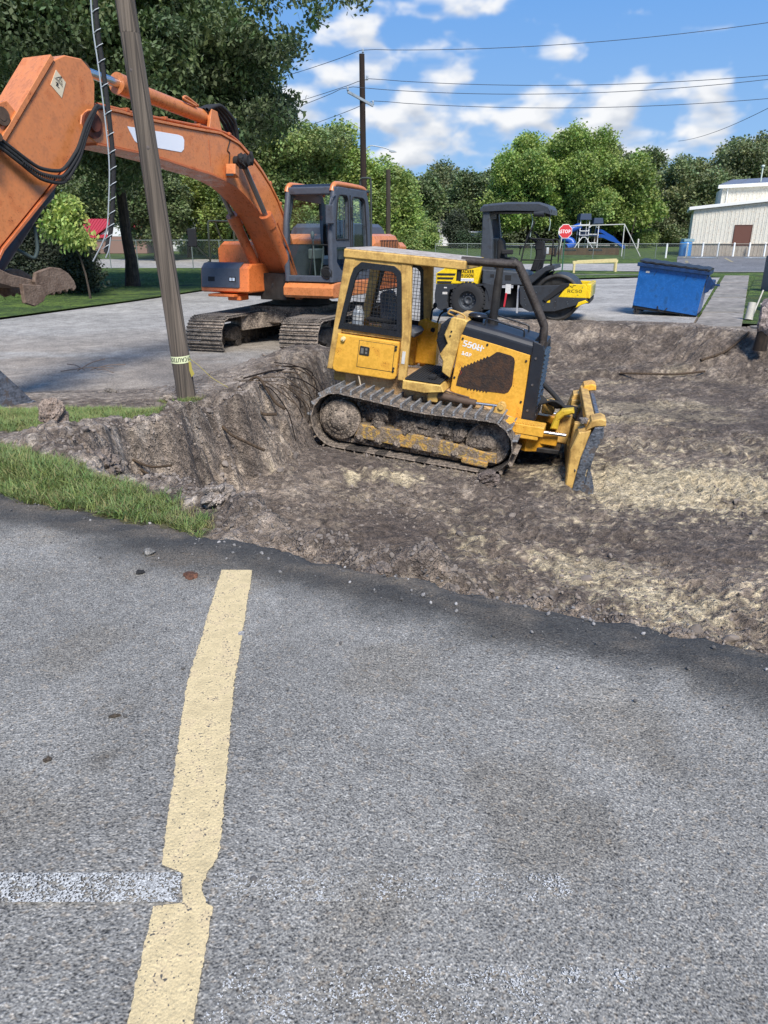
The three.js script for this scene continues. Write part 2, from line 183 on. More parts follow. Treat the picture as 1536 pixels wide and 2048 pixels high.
function soilHeight(x, d, parts) {
  const [r0, w] = rimDist(x, d);
  const tight = w < .7 ? 1 : 0;
  const r = r0 + (fbm(x * 2.1, d * 2.1, 3, 211) - .5) * (tight ? .34 : .7) + (fbm(x * 7, d * 7, 2, 217) - .5) * .12;
  const t = clamp(r / w), p = 1 - Math.pow(1 - t, tight ? 1.25 : d > 13 ? 1.3 : 1.6);
  let top = topGround(x, d); const near = ss(-2.2, -.05, r0);
  // spoil heaped along the rim
  top += .05 * blob(x, d, -2.35, 7.5, .5, .5) + .02 * blob(x, d, -2.8, 6.25, .5, .35) + .08 * blob(x, d, -1.35, 5.05, .3, .22) + .08 * blob(x, d, -.85, 4.42, .2, .2) + .12 * blob(x, d, -1.35, 8.7, .5, .8) + .30 * blob(x, d, -1.35, 12.2, .9, 1.1) + .16 * blob(x, d, -2.2, 11.2, .9, .7) - .30 * blob(x, d, -2.12, 8.42, .22, .17) + .07 * blob(x, d, -3.9, 10.3, 1.3, .35);
  top += near * ss(9.5, 11, d) * .07 * (d < 16 ? 1 : .4);
  const lot = lotDist(x, d); if (lot > -.35) top -= mix(.05, .13, ss(-1.0, -.5, x)) * ss(-.35, -.05, lot);
  let h = mix(top, floorAt(x, d), p);
  // clods and ruts
  const rough = ss(-1.3, .15, r0), wall = clamp(4 * t * (1 - t));
  const tr = (x - .6) * -head17[1] + (d - 10.65) * head17[0], along = (x - .6) * head17[0] + (d - 10.65) * head17[1];
  const slab = blob(x, d, .12, 7.05, .4, .42); const smooth = clamp(slab * 1.2 + ss(.5, .63, fbm(x * .55 + 3, d * .4, 3, 231)) * .85 + .6 * blob(x, d, -.25, 4.75, .5, .5) + .5 * blob(x, d, 1.6, 10, 1.2, .8)) * p * (1 - wall * .6);
  const amp = rough * (1 - smooth * .75) * (.75 + .5 * wall) * (d < 3.6 ? .75 : 1);
  h += amp * ((billow(x * 1.7, d * 1.9, 3, 221) - .38) * .17 + (billow(x * 5.2, d * 5.2, 2, 225) - .38) * .075 + (billow(x * 13, d * 13, 3, 226) - .38) * .06 * (.35 + 1.1 * ss(.42, .62, fbm(x * 1.6, d * 1.6, 2, 229))) + (vn(x * 31, d * 31, 228) - .5) * .016 + (clods(x * 6 + vn(x * 9, d * 9, 236), d * 6.6, 271) - .3) * .055 * ss(.44, .6, fbm(x * 1.1 + 5, d * 1.1, 3, 237)) + (clods(x * 15, d * 15 + vn(x * 20, d * 20, 238), 281) - .3) * .026 * mix(.45, 1, ss(4.5, 6.5, d)));
  h += rough * smooth * (vn(along * 1.2, tr * 14, 233) - .5) * .035;
  const bank = Math.max(ss(-1.0, -.4, r0) * ss(.55, .15, r0), 0) * ss(-.5, -1.0, x) * ss(5.2, 5.8, d) * ss(13, 11, d) * ss(.12, -.05, grassMask(x, d)); if (bank > 0) h += bank * ((clods(x * 2.6 + vn(x * 4, d * 4, 262), d * 2.8, 263) - .62) * .14 + (clods(x * 6.5 + vn(x * 9, d * 9, 266), d * 6.5, 267) - .55) * .08 + (clods(x * 17, d * 17, 269) - .45) * .035);
  if (wall > .1 && tight) h -= wall * .05 * (vn(x * 15 + fbm(x * 3, d * 3, 2, 240) * 2, d * 15, 241) - .4);
  const rutBand = p * ss(.2, .0, Math.abs(Math.abs(tr - (.25 * Math.sin(along * .5))) - .85) - .3);
  if (rutBand > 0 && along < -1.0 || along > 2.6) h += rutBand * .03 * Math.sin(along * 43) * ss(.35, .6, fbm(x * .9, d * .9, 2, 245));
  const pr = (cx, cd, dx, dd, len, w) => { const u = (x - cx) * dx + (d - cd) * dd, v = (x - cx) * dd - (d - cd) * dx; return ss(w + .06, w - .03, Math.abs(v)) * ss(-.15, .1, u) * ss(len + .15, len - .1, u) * (-.025 + .03 * Math.pow(.5 + .5 * Math.sin(u * 42), 3)) * (.4 + fbm(x * 2, d * 2, 2, 249)); };
  if (p > .5) h += pr(-.75, 9.0, .26, -.966, 2.6, .3) + pr(-.1, 8.7, .45, -.89, 2.2, .28) + pr(2.4, 8.4, .97, -.24, 3, .3) + pr(2.0, 11.2, .98, .1, 3.4, .3) + pr(.9, 5.9, .9, -.4, 2.2, .3);
  // a long broken ledge across the far bank
  const ld = d - (15.9 + (x - 5) * .23 + Math.sin(x * 1.7) * .12); h += .16 * ss(-.05, .1, ld) * ss(1.2, .2, ld) * ss(3.6, 4.6, x) * ss(8.2, 7.2, x);
  h += rough * (1 - p) * ss(16, 18, d) * -.02;
  if (r0 < -.05) { const g = Math.max(ss(.0, .3, grassMask(x, d)), 0); h = mix(h, top + (fbm(x * 3, d * 3, 2, 251) - .5) * .05, g * .9); }
  const uT = Math.max(ss(1.9, 1.55, Math.abs(along)) * ss(1.45, 1.2, Math.abs(tr)), 0); if (uT > 0 && x > -1.3) h = mix(h, Math.min(h, -1.185 - .0878 * along - .05 + (vn(x * 9, d * 9, 247) - .5) * .04), uT);
  if (parts) { parts.p = p; parts.r = r0; parts.t = t; parts.wall = wall; parts.smooth = smooth; parts.rough = rough; parts.along = along; parts.tr = tr; }
  if (r0 < -.6 && d > 9.5) h -= .09 * ss(-.6, -2.2 - 0.8 * fbm(x * .8, d * .8, 3, 253), r0);
  return h;
}
function inPoly(x, d, P) { let c = false; for (let i = 0, j = P.length - 1; i < P.length; j = i++) { const [ax, ad] = P[j], [bx, bd] = P[i]; if ((ad > d) !== (bd > d) && x < (bx - ax) * (d - ad) / (bd - ad) + ax) c = !c; } return c; }
function polyDist(x, d, P) { let best = 1e9; for (let i = 0, j = P.length - 1; i < P.length; j = i++) { const [ax, ad] = P[j], [bx, bd] = P[i], ex = bx - ax, ed = bd - ad, t = clamp(((x - ax) * ex + (d - ad) * ed) / (ex * ex + ed * ed)), px = x - ax - ex * t, pd = d - ad - ed * t; best = Math.min(best, px * px + pd * pd); } return Math.sqrt(best) * (inPoly(x, d, P) ? 1 : -1); }
const grassNear = [[-9, 7.7], [-5.5, 5.9], [-3.6, 4.95], [-2.67, 4.5], [-2.02, 4.17], [-1.4, 3.85], [-1.1, 3.8], [-1.05, 4.2], [-1.35, 4.62], [-1.75, 4.95], [-2.3, 5.3], [-2.75, 5.75], [-3.2, 6.0], [-4.4, 6.5], [-9, 9.5]];
const grassFar = [[-9, 9.9], [-4.6, 6.7], [-3.6, 6.5], [-2.9, 6.85], [-2.3, 7.4], [-2.3, 8.2], [-3.2, 8.4], [-4.4, 8.3], [-5.6, 8.6], [-9, 11.2]];
function grassMask(x, d) { if (d > 12 || x > -.5) return -1; return Math.max(polyDist(x, d, grassNear), polyDist(x, d, grassFar), .22 - Math.hypot((x + 2.4) / 1.4, d - 8.85)) + (fbm(x * 3.3, d * 3.3, 3, 261) - .5) * .35; }

// ---------------------------------------------------------------- the excavation: soil sheet
{
  const rows = [], cols = []; let d = 1.15; while (d < 21.5) { rows.push(d); d += Math.max(.011, d * .0036); }
  for (let u = -.98; u <= .98; u += Math.abs(u) > .66 ? .009 : .0036) cols.push(u);
  const nr = rows.length, nc = cols.length, pos = new Float32Array(nr * nc * 3), col = new Float32Array(nr * nc * 3), uv = new Float32Array(nr * nc * 2), q = {};
  const dark = lin(98, 89, 83), mid = lin(138, 127, 118), pale = lin(184, 172, 158), sand = lin(206, 194, 164), damp = lin(78, 70, 66), ash = lin(168, 160, 153), soilG = lin(70, 72, 40);
  for (let j = 0; j < nr; j++) for (let i = 0; i < nc; i++) {
    const dd = rows[j], x = cols[i] * (dd + 2.2), k = j * nc + i; const h = soilHeight(x, dd, q);
    pos[k * 3] = x; pos[k * 3 + 1] = h; pos[k * 3 + 2] = -dd; uv[k * 2] = x; uv[k * 2 + 1] = dd + h * .7;
    const n1 = fbm(x * .8, dd * .8, 4, 271), n2 = fbm(x * 3, dd * 3, 4, 275), n3 = fbm(x * 12, dd * 12, 2, 279);
    const sw = fbm(q.along * .35 + 9, q.tr * 1.5, 4, 281), sw2 = fbm(x * .9 + dd * .5, dd * 2.2 - x * .6, 4, 285);
    let c = mix3(dark, mid, ss(.3, .66, n1 * .5 + n2 * .5)); c = mix3(c, pale, ss(.55, .8, n2 * .65 + n3 * .35) * .75);
    const open = q.p * (1 - q.wall * .8);
    const n4 = vn(x * 27, dd * 27, 291), n5 = vn(x * 60, dd * 60, 293);
    const sandy = ss(.47, .66, sw * .5 + sw2 * .42 + .04 + (n3 - .5) * .3 + (n4 - .5) * .16) * open * ss(-1.2, .2, x + (8 - dd) * .2);
    const sb = 1.0 * blob(x, dd, .85, 7.0, .28, .45) + .8 * blob(x, dd, 1.9, 6.4, .6, .35) + .7 * blob(x, dd, 2.5, 5.7, .7, .3) + .9 * blob(x, dd, 3.4, 9.0, 1.4, .7) + .5 * blob(x, dd, 2.9, 10.8, .8, .5) + .9 * blob(x, dd, .15, 8.65, .5, .3) + .8 * blob(x, dd, -.42, 8.5, .12, .5) + .4 * blob(x, dd, -1.2, 8.3, .3, .5) + .5 * blob(x, dd, 1.6, 5.0, .8, .3) + .6 * blob(x, dd, 5, 8.5, 1.5, .7) + .42 * ss(.8, 2.2, x) * ss(12.5, 10, dd); const nb = blob(x, dd, .1, 7.1, .42, .5) + .9 * blob(x, dd, 3.0, 6.8, 1.0, .5) + .8 * blob(x, dd, 1.7, 8.3, .6, .6) + .6 * blob(x, dd, -.4, 5.6, .6, .7);
    const sand2 = clamp(ss(.34, .75, sb * (.45 + n2 * .7) + (n3 - .5) * .5 + (n4 - .5) * .45) * .9 + sandy * .45 * (1 - clamp(sb)) - nb * .6);
    c = mix3(c, sand, sand2 * .8 * open); c = mix3(c, damp, clamp(nb) * .55 * (.5 + n2 * .6));
    c = mix3(c, damp, q.smooth * .6 * (1 - sand2));
    const wet = ss(.5, .62, fbm(x * .7 + 20, dd * .7, 3, 289)) * q.p; c = mix3(c, dark, wet * .5 * (1 - sand2));
    if (q.r < 0) { c = mix3(c, ash, ss(.45, .7, n2 * .5 + n3 * .5) * .8); c = mix3(c, ash, ss(-.3, -1.4, q.r) * .6 * (dd > 9 ? 1 : 0)); }
    c = mix3(c, damp, .42 * ss(.4, .6, fbm(x * 1.4 + 31, dd * 1.4, 3, 297)) * (1 - sand2));
    const g = grassMask(x, dd); if (g > 0) c = mix3(c, soilG, ss(0, .12, g) * .85);
    const fl = ss(.68, .85, n4 * .6 + n5 * .4); c = mix3(c, pale, fl * .5 * (1 - q.smooth)); const dk = ss(.32, .15, n4 * .55 + n5 * .45); c = mix3(c, damp, dk * .6);
    const v = 1.1 + (n3 - .5) * .5 + (n5 - .5) * .25; col[k * 3] = c[0] * v * 2.32; col[k * 3 + 1] = c[1] * v * 2.23; col[k * 3 + 2] = c[2] * v * 2.06;
  }
  const idx = []; for (let j = 0; j + 1 < nr; j++) for (let i = 0; i + 1 < nc; i++) { const a = j * nc + i, b = a + 1, c = a + nc, e = c + 1; const lx = cols[i] * (rows[j] + 2.2); if (lotDist(lx, rows[j]) > .5) continue; idx.push(a, b, e, a, e, c); }
  const g = new THREE.BufferGeometry(); g.setAttribute('position', new THREE.BufferAttribute(pos, 3)); g.setAttribute('color', new THREE.BufferAttribute(col, 3)); g.setAttribute('uv', new THREE.BufferAttribute(uv, 2)); g.setIndex(idx); g.computeVertexNormals();
  const m = part('excavated_soil', g, std([1, 1, 1], .95, 0, { vertexColors: true, map: T.soil, bumpMap: T.soilBump, bumpScale: .045 }));
  tag(m, 'grey brown excavated soil pit with sandy streaks beyond the asphalt edge', null, null, 'structure');
}

// ---------------------------------------------------------------- parking lot
function lotHeight(x, d, l = lotDist(x, d)) { let h = l > .3 ? 0 : l > 0 ? -.05 * (1 - l / .3) ** 2 : -.05 + l * 2.2; return h + (fbm(x * 1.1, d * 1.1, 2, 301) - .5) * .012 + (l < .3 ? (fbm(x * 14, d * 14, 2, 303) - .5) * .03 * ss(.3, .15, l) : 0); }
{
  const xs = [], ds = []; for (let x = -9; x < 8; x += (x > -3.4 && x < 3.4) ? .03 : .12) xs.push(x); for (let d = -5; d < 8.4; d += d > .8 && d < 5.4 ? .03 : .12) ds.push(d);
  const nc = xs.length, nr = ds.length, pos = new Float32Array(nr * nc * 3), col = new Float32Array(nr * nc * 3), uv = new Float32Array(nr * nc * 2), L = new Float32Array(nr * nc);
  const brown = lin(120, 104, 88), tar = lin(62, 63, 68), dust = lin(178, 172, 164);
  for (let j = 0; j < nr; j++) for (let i = 0; i < nc; i++) {
    const x = xs[i], d = ds[j], k = j * nc + i, l = lotDist(x, d); L[k] = l;
    const h = lotHeight(x, d, l);
    pos.set([x, h, -d], k * 3); uv[k * 2] = x + (vn(x * .7, d * .7, 305) - .5) * .3; uv[k * 2 + 1] = d;
    let b = .87 + (fbm(x * 1.3, d * 1.3, 4, 311) - .5) * .34 + (fbm(x * 5, d * 5, 3, 313) - .5) * .16, c = [b, b, b * 1.01];
    const st = ss(.57, .72, fbm(x * 2.3 + 7, d * 2.3, 4, 315) + .05 * ss(-.4, -1.2, x)); c = mix3(c, [b * .82, b * .76, b * .68], st * .45);
    const band = ss(.6 + (fbm(x * 3, d * 3, 3, 317) - .5) * .5, .3, l); c = mix3(c, [.15, .15, .152].map(v => v * (.75 + .6 * fbm(x * 9, d * 9, 2, 318))), band * .92);
    const du = ss(.9, .55, l) * ss(.3, .5, l) * ss(.47, .62, fbm(x * 1.7 + 3, d * 3, 3, 319)); c = mix3(c, [.95, .9, .84], du * .6);
    const bd = ss(.45, .1, l) * ss(.47, .62, fbm(x * 2.2 + 13, d * 4, 4, 321)); c = mix3(c, [.55, .48, .41], bd * .75);
    const cl = blob(x, d, -1.05, 3.62, .42, .14) * ss(.3, .6, fbm(x * 8, d * 8, 3, 323)); c = mix3(c, [.48, .43, .38], clamp(cl * 1.3) * .8);
    const blotch = blob(x, d, -.94, 2.02, .07, .09) + .8 * blob(x, d, -1.0, 2.3, .1, .08) + .5 * blob(x, d, .95, 2.05, .05, .2); c = mix3(c, [.42, .38, .33], clamp(blotch) * .7 * ss(.35, .6, fbm(x * 20, d * 20, 2, 325)));
    col.set(c, k * 3);
  }
  const idx = []; for (let j = 0; j + 1 < nr; j++) for (let i = 0; i + 1 < nc; i++) { const a = j * nc + i, b = a + 1, c = a + nc, e = c + 1; if (Math.max(L[a], L[b], L[c], L[e]) < -.16) continue; idx.push(a, b, e, a, e, c); }
  const g = new THREE.BufferGeometry(); g.setAttribute('position', new THREE.BufferAttribute(pos, 3)); g.setAttribute('color', new THREE.BufferAttribute(col, 3)); g.setAttribute('uv', new THREE.BufferAttribute(uv, 2)); g.setIndex(idx); g.computeVertexNormals();
  const lot = part('parking_lot', g, std([1, 1, 1], .9, 0, { vertexColors: true, map: T.asphalt, bumpMap: T.asphaltBump, bumpScale: .006 })); tag(lot, 'grey asphalt parking lot with dark crumbling edge', null, null, 'structure');
  const strip = (name, pts, y, mat, seed, jag) => { // pts: distance, x of left edge, x of right edge
    const P = [], U = [], I = []; let n = 0; for (let s = 0; s + 1 < pts.length; s++) { const N = Math.max(2, Math.round(Math.abs(pts[s + 1][0] - pts[s][0]) / .006)); for (let q = s ? 1 : 0; q <= N; q++) { const t = q / N, d = mix(pts[s][0], pts[s + 1][0], t), l = mix(pts[s][1], pts[s + 1][1], t) + (fbm(d * 70, seed, 2, 331) - .5) * jag + (fbm(d * 5, seed, 2, 335) - .5) * .004, r = mix(pts[s][2], pts[s + 1][2], t) + (fbm(d * 70, seed + 7, 2, 333) - .5) * jag; const M = 6; for (let m = 0; m <= M; m++) { const x = mix(l, r, m / M); P.push(x, y + lotHeight(x, d), -d); U.push(x, d); } n++; } }
    for (let a = 0; a + 1 < n; a++) for (let m = 0; m < 6; m++) { const o = a * 7 + m; I.push(o, o + 1, o + 8, o, o + 8, o + 7); }
    const gg = new THREE.BufferGeometry(); gg.setAttribute('position', new THREE.Float32BufferAttribute(P, 3)); gg.setAttribute('uv', new THREE.Float32BufferAttribute(U, 2)); gg.setIndex(I); gg.computeVertexNormals(); return part(name, gg, mat, lot);
  };
  const n = 1024, a = grains(n, 2, 61), b = grains(n, 4, 62), c = grains(n, 30, 63), w = grains(n, 3, 64);
  T.paint = tex(n, n, (u, v, i, j) => { const k = j * n + i; let g = 1 + a[k] * .035 + c[k] * .03; const pit = Math.max(ss(1.75, 2.3, b[k] + .25 * c[k]), ss(2.3, 2.7, w[k])); const dirt = ss(.6, 1.7, c[k] + .5 * b[k]) * .35; let k2 = mix3([.88 * g, .79 * g, .60 * g], [.74, .65, .52], dirt); return mix3(k2, [.3, .29, .28], pit * .85); }, { srgb: true, size: 1.1 });
  strip('painted_line', [[.75, -.535, -.385], [1.12, -.573, -.425], [1.425, -.604, -.448], [1.435, -.53, -.468], [1.48, -.545, -.492], [1.53, -.555, -.488], [1.56, -.62, -.474], [1.62, -.632, -.47], [2.41, -.768, -.583], [3.48, -.852, -.69]], .006, std([.84, .84, .84], .8, 0, { map: T.paint, bumpMap: T.asphaltBump, bumpScale: .004 }), 3, .009);
  T.worn = tex(n, n, (u, v, i, j) => { const k = j * n + i; const g = .66 + a[k] * .09 + b[k] * .05; return [g * 1.0, g, g * .985, ss(-.35, .1, a[k] * .5 + b[k] * .75 + c[k] * .35 + .0)]; }, { srgb: true, size: 1.1 });
  const wm = std([.95, .93, .89], .9, 0, { map: T.worn, alphaTest: .5 });
  T.worn2 = tex(n, n, (u, v, i, j) => { const k = j * n + i; const g = .68 + a[k] * .1; return [g * 1.0, g, g * .985, ss(1.15, 1.5, a[k] * .6 + b[k] * .8 + c[k] * .5)]; }, { srgb: true, size: 1.1 });
  const wm2 = std([.9, .88, .85], .9, 0, { map: T.worn2, alphaTest: .5 });
  strip('worn_stripe', [[1.435, -1.6, -.535], [1.48, -1.6, -.552], [1.53, -1.6, -.562]], .010, wm, 9, .02);
  strip('worn_stripe', [[1.44, -.468, .5], [1.53, -.49, .5]], .006, wm2, 10, .02);
  strip('worn_stripe', [[1.12, -.42, .4], [1.26, -.36, .7]], .006, wm2, 15, .02);
}

// ---------------------------------------------------------------- far ground, road, lawns, pavements
function sheet(name, pts, lift, mat, label, o = {}) { // pts in x, distance; triangulated, cut fine enough to follow the ground
  const shape = new THREE.Shape(pts.map(p => new THREE.Vector2(p[0], p[1]))); const g0 = new THREE.ShapeGeometry(shape, 1).toNonIndexed(), src = g0.attributes.position; let tris = []; for (let i = 0; i < src.count; i += 3) tris.push([0, 1, 2].map(k => [src.getX(i + k), src.getY(i + k)]));
  const out = []; const maxE = o.maxE || 6; while (tris.length) { const t = tris.pop(); let m = 0, e = -1; for (let k = 0; k < 3; k++) { const l = Math.hypot(t[k][0] - t[(k + 1) % 3][0], t[k][1] - t[(k + 1) % 3][1]); if (l > m) { m = l; e = k; } } if (m > maxE && out.length < 60000) { const a = t[e], b = t[(e + 1) % 3], c = t[(e + 2) % 3], h = [(a[0] + b[0]) / 2, (a[1] + b[1]) / 2]; tris.push([a, h, c], [h, b, c]); } else out.push(t); }
  const P = [], U = [], C = []; for (const t of out) { const cr = (t[1][0] - t[0][0]) * (t[2][1] - t[0][1]) - (t[1][1] - t[0][1]) * (t[2][0] - t[0][0]); const q = cr > 0 ? t : [t[0], t[2], t[1]]; for (const [x, d] of q) { P.push(x, farGround(x, d) + lift, -d); U.push(x, d); if (o.color) C.push(...o.color(x, d)); } }
  const g = new THREE.BufferGeometry(); g.setAttribute('position', new THREE.Float32BufferAttribute(P, 3)); g.setAttribute('uv', new THREE.Float32BufferAttribute(U, 2)); if (o.color) g.setAttribute('color', new THREE.Float32BufferAttribute(C, 3)); g.computeVertexNormals();
  const m = part(name, g, mat); return label ? tag(m, label, null, null, 'structure') : m;
}
const lawnMat = std([.85, .85, .8], .95, 0, { map: T.lawn, bumpMap: T.lawnBump, bumpScale: .05, vertexColors: true });
{
  // base ground to the horizon with a hollow under the excavation
  const xs = [], ds = []; for (let x = -260; x <= 260; x += Math.abs(x) < 40 ? 2 : 20) xs.push(x); for (let d = -60; d <= 420; d += d > -4 && d < 100 ? 2 : 20) ds.push(d);
  const P = [], U = [], I = [], C = []; for (const d of ds) for (const x of xs) { const pit = ss(21.5, 20, d) * ss(-24, -14, x) * ss(28, 20, x); P.push(x, farGround(x, d) - .03 - pit * 2.2 - (d < 1 ? .3 : 0), -d); U.push(x, d); const v = .85 + (fbm(x * .07, d * .07, 3, 401) - .5) * .6; C.push(v, v, v * .95); }
  const nc = xs.length; for (let j = 0; j + 1 < ds.length; j++) for (let i = 0; i + 1 < nc; i++) { const a = j * nc + i; I.push(a, a + 1, a + nc + 1, a, a + nc + 1, a + nc); }
  const g = new THREE.BufferGeometry(); g.setAttribute('position', new THREE.Float32BufferAttribute(P, 3)); g.setAttribute('uv', new THREE.Float32BufferAttribute(U, 2)); g.setAttribute('color', new THREE.Float32BufferAttribute(C, 3)); g.setIndex(I); g.computeVertexNormals();
  tag(part('ground', g, lawnMat), 'green lawn ground reaching to the tree line', null, null, 'structure');
}
const roadMat = std([.9, .85, .77], .9, 0, { map: T.chip, bumpMap: T.soilBump, bumpScale: .006, vertexColors: true });
const roadCol = (x, d) => { const st = fbm(x * .12 + d * .02, d * .9, 4, 411), b = .95 + (st - .5) * .5; const dirt = ss(.36, .6, fbm(x * .5, d * 1.3, 4, 413) + .3 * ss(14.5, 9.5, d)) * ss(20, 12, d); return mix3([b, b, b], [b * .84, b * .755, b * .675], dirt * .9); };
sheet('road', [[-30, 6], [-30, 9], [-15.5, 14.2], [-10.14, 19.86], [-8.4, 25.5], [-6.9, 31.7], [-5.5, 38], [-4.3, 46.5], [2, 47.6], [7.2, 46.5], [8.4, 43], [8.5, 40.8], [9.4, 38.2], [13.4, 40.2], [17.7, 40.4], [7.5, 18.3], [6.2, 19.2], [4.5, 19.7], [1.8, 19.3], [.2, 17.9], [-.6, 15.8], [-1.25, 13], [-1.6, 11.4], [-2, 10.2], [-2.6, 9.2], [-4, 8.6], [-14, 6.2]], .004, roadMat, 'pale chip sealed road crossing behind the machines', { color: roadCol, maxE: .6 });
sheet('street', [[-80, 50.5], [-80, 63], [-30, 62.5], [-4, 62], [10, 55.5], [22, 56.5], [60, 57], [60, 46.6], [19, 46.3], [11, 48.2], [7.4, 46.6], [2, 47.65], [-5, 47.2], [-9.7, 50.6]], .004, roadMat, 'pale street running across beyond the island', { color: (x, d) => { const b = .98 + (fbm(x * .1, d * .8, 3, 415) - .5) * .3; return [b, b, b * 1.01]; }, maxE: 2 });
sheet('far_street', [[-80, 96], [-80, 100], [80, 112], [80, 107]], .03, roadMat, 'far pale street below the tree line', { color: () => [1.1, 1.1, 1.1], maxE: 6 });
const asphFar = std([.62, .62, .64], .9, 0, { map: T.chip, vertexColors: true });
sheet('building_forecourt', [[19.6, 46.8], [60, 46.8], [60, 69.4], [26.4, 69.4], [25.0, 66], [21.5, 56.7]], .012, asphFar, 'grey asphalt forecourt in front of the metal building', { color: (x, d) => { const b = .62 + (fbm(x * .3, d * .5, 3, 417) - .5) * .25; return [b, b, b]; }, maxE: 2 });
// grass island by the stop sign
sheet('grass_island', [[8.6, 41], [9.4, 38.6], [13.3, 40.6], [17.5, 40.9], [18.3, 41.6], [14, 46.3], [11, 47.6], [9.2, 46], [8.4, 43]], .05, lawnMat, 'grass island around the stop sign', { color: (x, d) => { const v = .9 + (fbm(x * 1.1, d * 1.1, 3, 419) - .5) * .5; return [v, v, v]; }, maxE: .6 });
sheet('island_path', [[8.9, 42.2], [15.6, 42.5], [15.6, 43.0], [9, 42.6]], .056, std([.5, .48, .45], .9, 0, { map: T.concrete }), 'narrow concrete strip across the grass island');
// pavement slabs at the right
{
  const root = new THREE.Group(); root.name = 'sidewalk'; scene.add(root); tag(root, 'concrete sidewalk leading from the pit to the street', null, null, 'structure');
  const L = d => mix(7.55, 17.6, (d - 18.3) / (39.8 - 18.3)), Rr = d => mix(8.75, 20.0, (d - 18.3) / (42 - 18.3)) ; const ms = [0, 1, 2].map(k => std([[.56, .53, .49], [.6, .57, .53], [.52, .5, .46]][k], .9, 0, { map: T.concrete, bumpMap: T.soilBump, bumpScale: .004 }));
  let d = 18.1, k = 0; const r = rng(77); while (d < 41.6) { const e = Math.min(d + 1.75, 41.8), q = .018, tilt = (r() - .5) * .02; mb().ext([[L(d) + q, d + q], [Rr(d) - q, d + q], [Rr(e) - q, e - q], [L(e) + q, e - q]], 0, .12, { b: .008 }).build('slab', ms[k++ % 3], root); const s = root.children.at(-1); s.rotation.x = -Math.PI / 2; s.position.y = -.45 - .085 + tilt; d = e; }
  sheet('roadside_grass', [[8.85, 18.9], [13, 17.4], [30, 40.6], [20.3, 41.9]], .02, lawnMat, 'patchy grass strip right of the sidewalk', { color: (x, d) => { const v = .75 + (fbm(x * 1.3, d * 1.3, 3, 421) - .5) * .8; return mix3([v, v, v], [v * 1.3, v * 1.0, v * 1.1], ss(.5, .7, fbm(x * .9, d * .9, 2, 422))); }, maxE: .7 });
  const kr = mb().box(2.6, .16, .5, 10.15, -.45 - .03, -18.3, { ry: R(18), b: .015 }).build('kerb', ms[1]); tag(kr, 'short concrete kerb block at the pit corner', null, null, 'structure');
}
// left lawn
sheet('lawn', [[-60, 17], [-15.7, 14.4], [-10.3, 20], [-8.55, 25.6], [-7.05, 31.8], [-5.65, 38], [-4.45, 46.2], [-9.8, 50.4], [-80, 50.4]], .035, lawnMat, 'mown green lawn left of the road under the big tree', { color: (x, d) => { const v = .92 + (fbm(x * .5, d * .9, 4, 423) - .5) * .6; return [v, v, v]; }, maxE: 1 });
// ---------------------------------------------------------------- shared machine materials
const M = {};
const painted = (rgb, rough = .45, o = {}) => std(lin(...rgb).map(v => v * 1.12), rough, 0, { map: T.wear, roughnessMap: T.wearRough, ...o });
M.yellow = painted([240, 182, 72]); M.yellowDeep = painted([226, 164, 52]); M.yellowDull = std(lin(232, 192, 112), .55, 0, { map: T.grimy }); M.cream = std(lin(244, 206, 120), .5, 0, { map: T.grimy });
M.tan = std(lin(224, 188, 140), .8, 0, { map: T.grimy, bumpMap: T.mudBump, bumpScale: .006 });
M.mud = std([1.15, 1.08, 1.0], .95, 0, { map: T.mud, bumpMap: T.mudBump, bumpScale: .008 }); M.mudDark = std([.42, .4, .38], .95, 0, { map: T.mud, bumpMap: T.mudBump, bumpScale: .02 });
M.grouser = std([1.15, 1.1, 1.02], .8, 0, { map: T.steel, bumpMap: T.mudBump, bumpScale: .01 }); M.mudPale = std([.95, .93, .9], .9, 0, { map: T.mud, bumpMap: T.mudBump, bumpScale: .015 });
M.yellowMud = std([1.0, .96, .92], .85, 0, { map: T.yellowMud, bumpMap: T.mudBump, bumpScale: .008 });
M.black = std([.018, .019, .022], .45, 0, { roughnessMap: T.wearRough }); M.blackMatte = std([.016, .016, .017], .85); M.rubber = std([.022, .022, .023], .85, 0, { bumpMap: T.mudBump, bumpScale: .003 });
M.cowl = std(lin(42, 45, 52), .45, 0, { map: T.wear }); M.greyPlastic = std(lin(78, 82, 90), .55, 0, { map: T.wear }); M.darkSteel = std([.05, .048, .047], .6, .3, { map: T.grimy });
M.steel = std([.85, .87, .9], .5, .55, { map: T.steel, bumpMap: T.mudBump, bumpScale: .003 }); M.chrome = std([.6, .6, .6], .3, 1); M.rust = std([.85, .82, .8], .85, 0, { map: T.rust, bumpMap: T.mudBump, bumpScale: .004 });
M.rustyBar = std([.09, .078, .074], .75, .15, { map: T.grimy, bumpMap: T.mudBump, bumpScale: .003 }); M.white = std([.78, .78, .76], .5, 0, { map: T.wear }); M.roofTop = std([.62, .58, .55], .8, 0, { map: T.grimy });
M.glass = new THREE.MeshPhysicalMaterial({ color: new THREE.Color(.86, .93, .92), roughness: .04, transmission: 1, thickness: 0, ior: 1.5 });
M.brown = std([.13, .085, .06], .75, 0, { map: T.grimy });
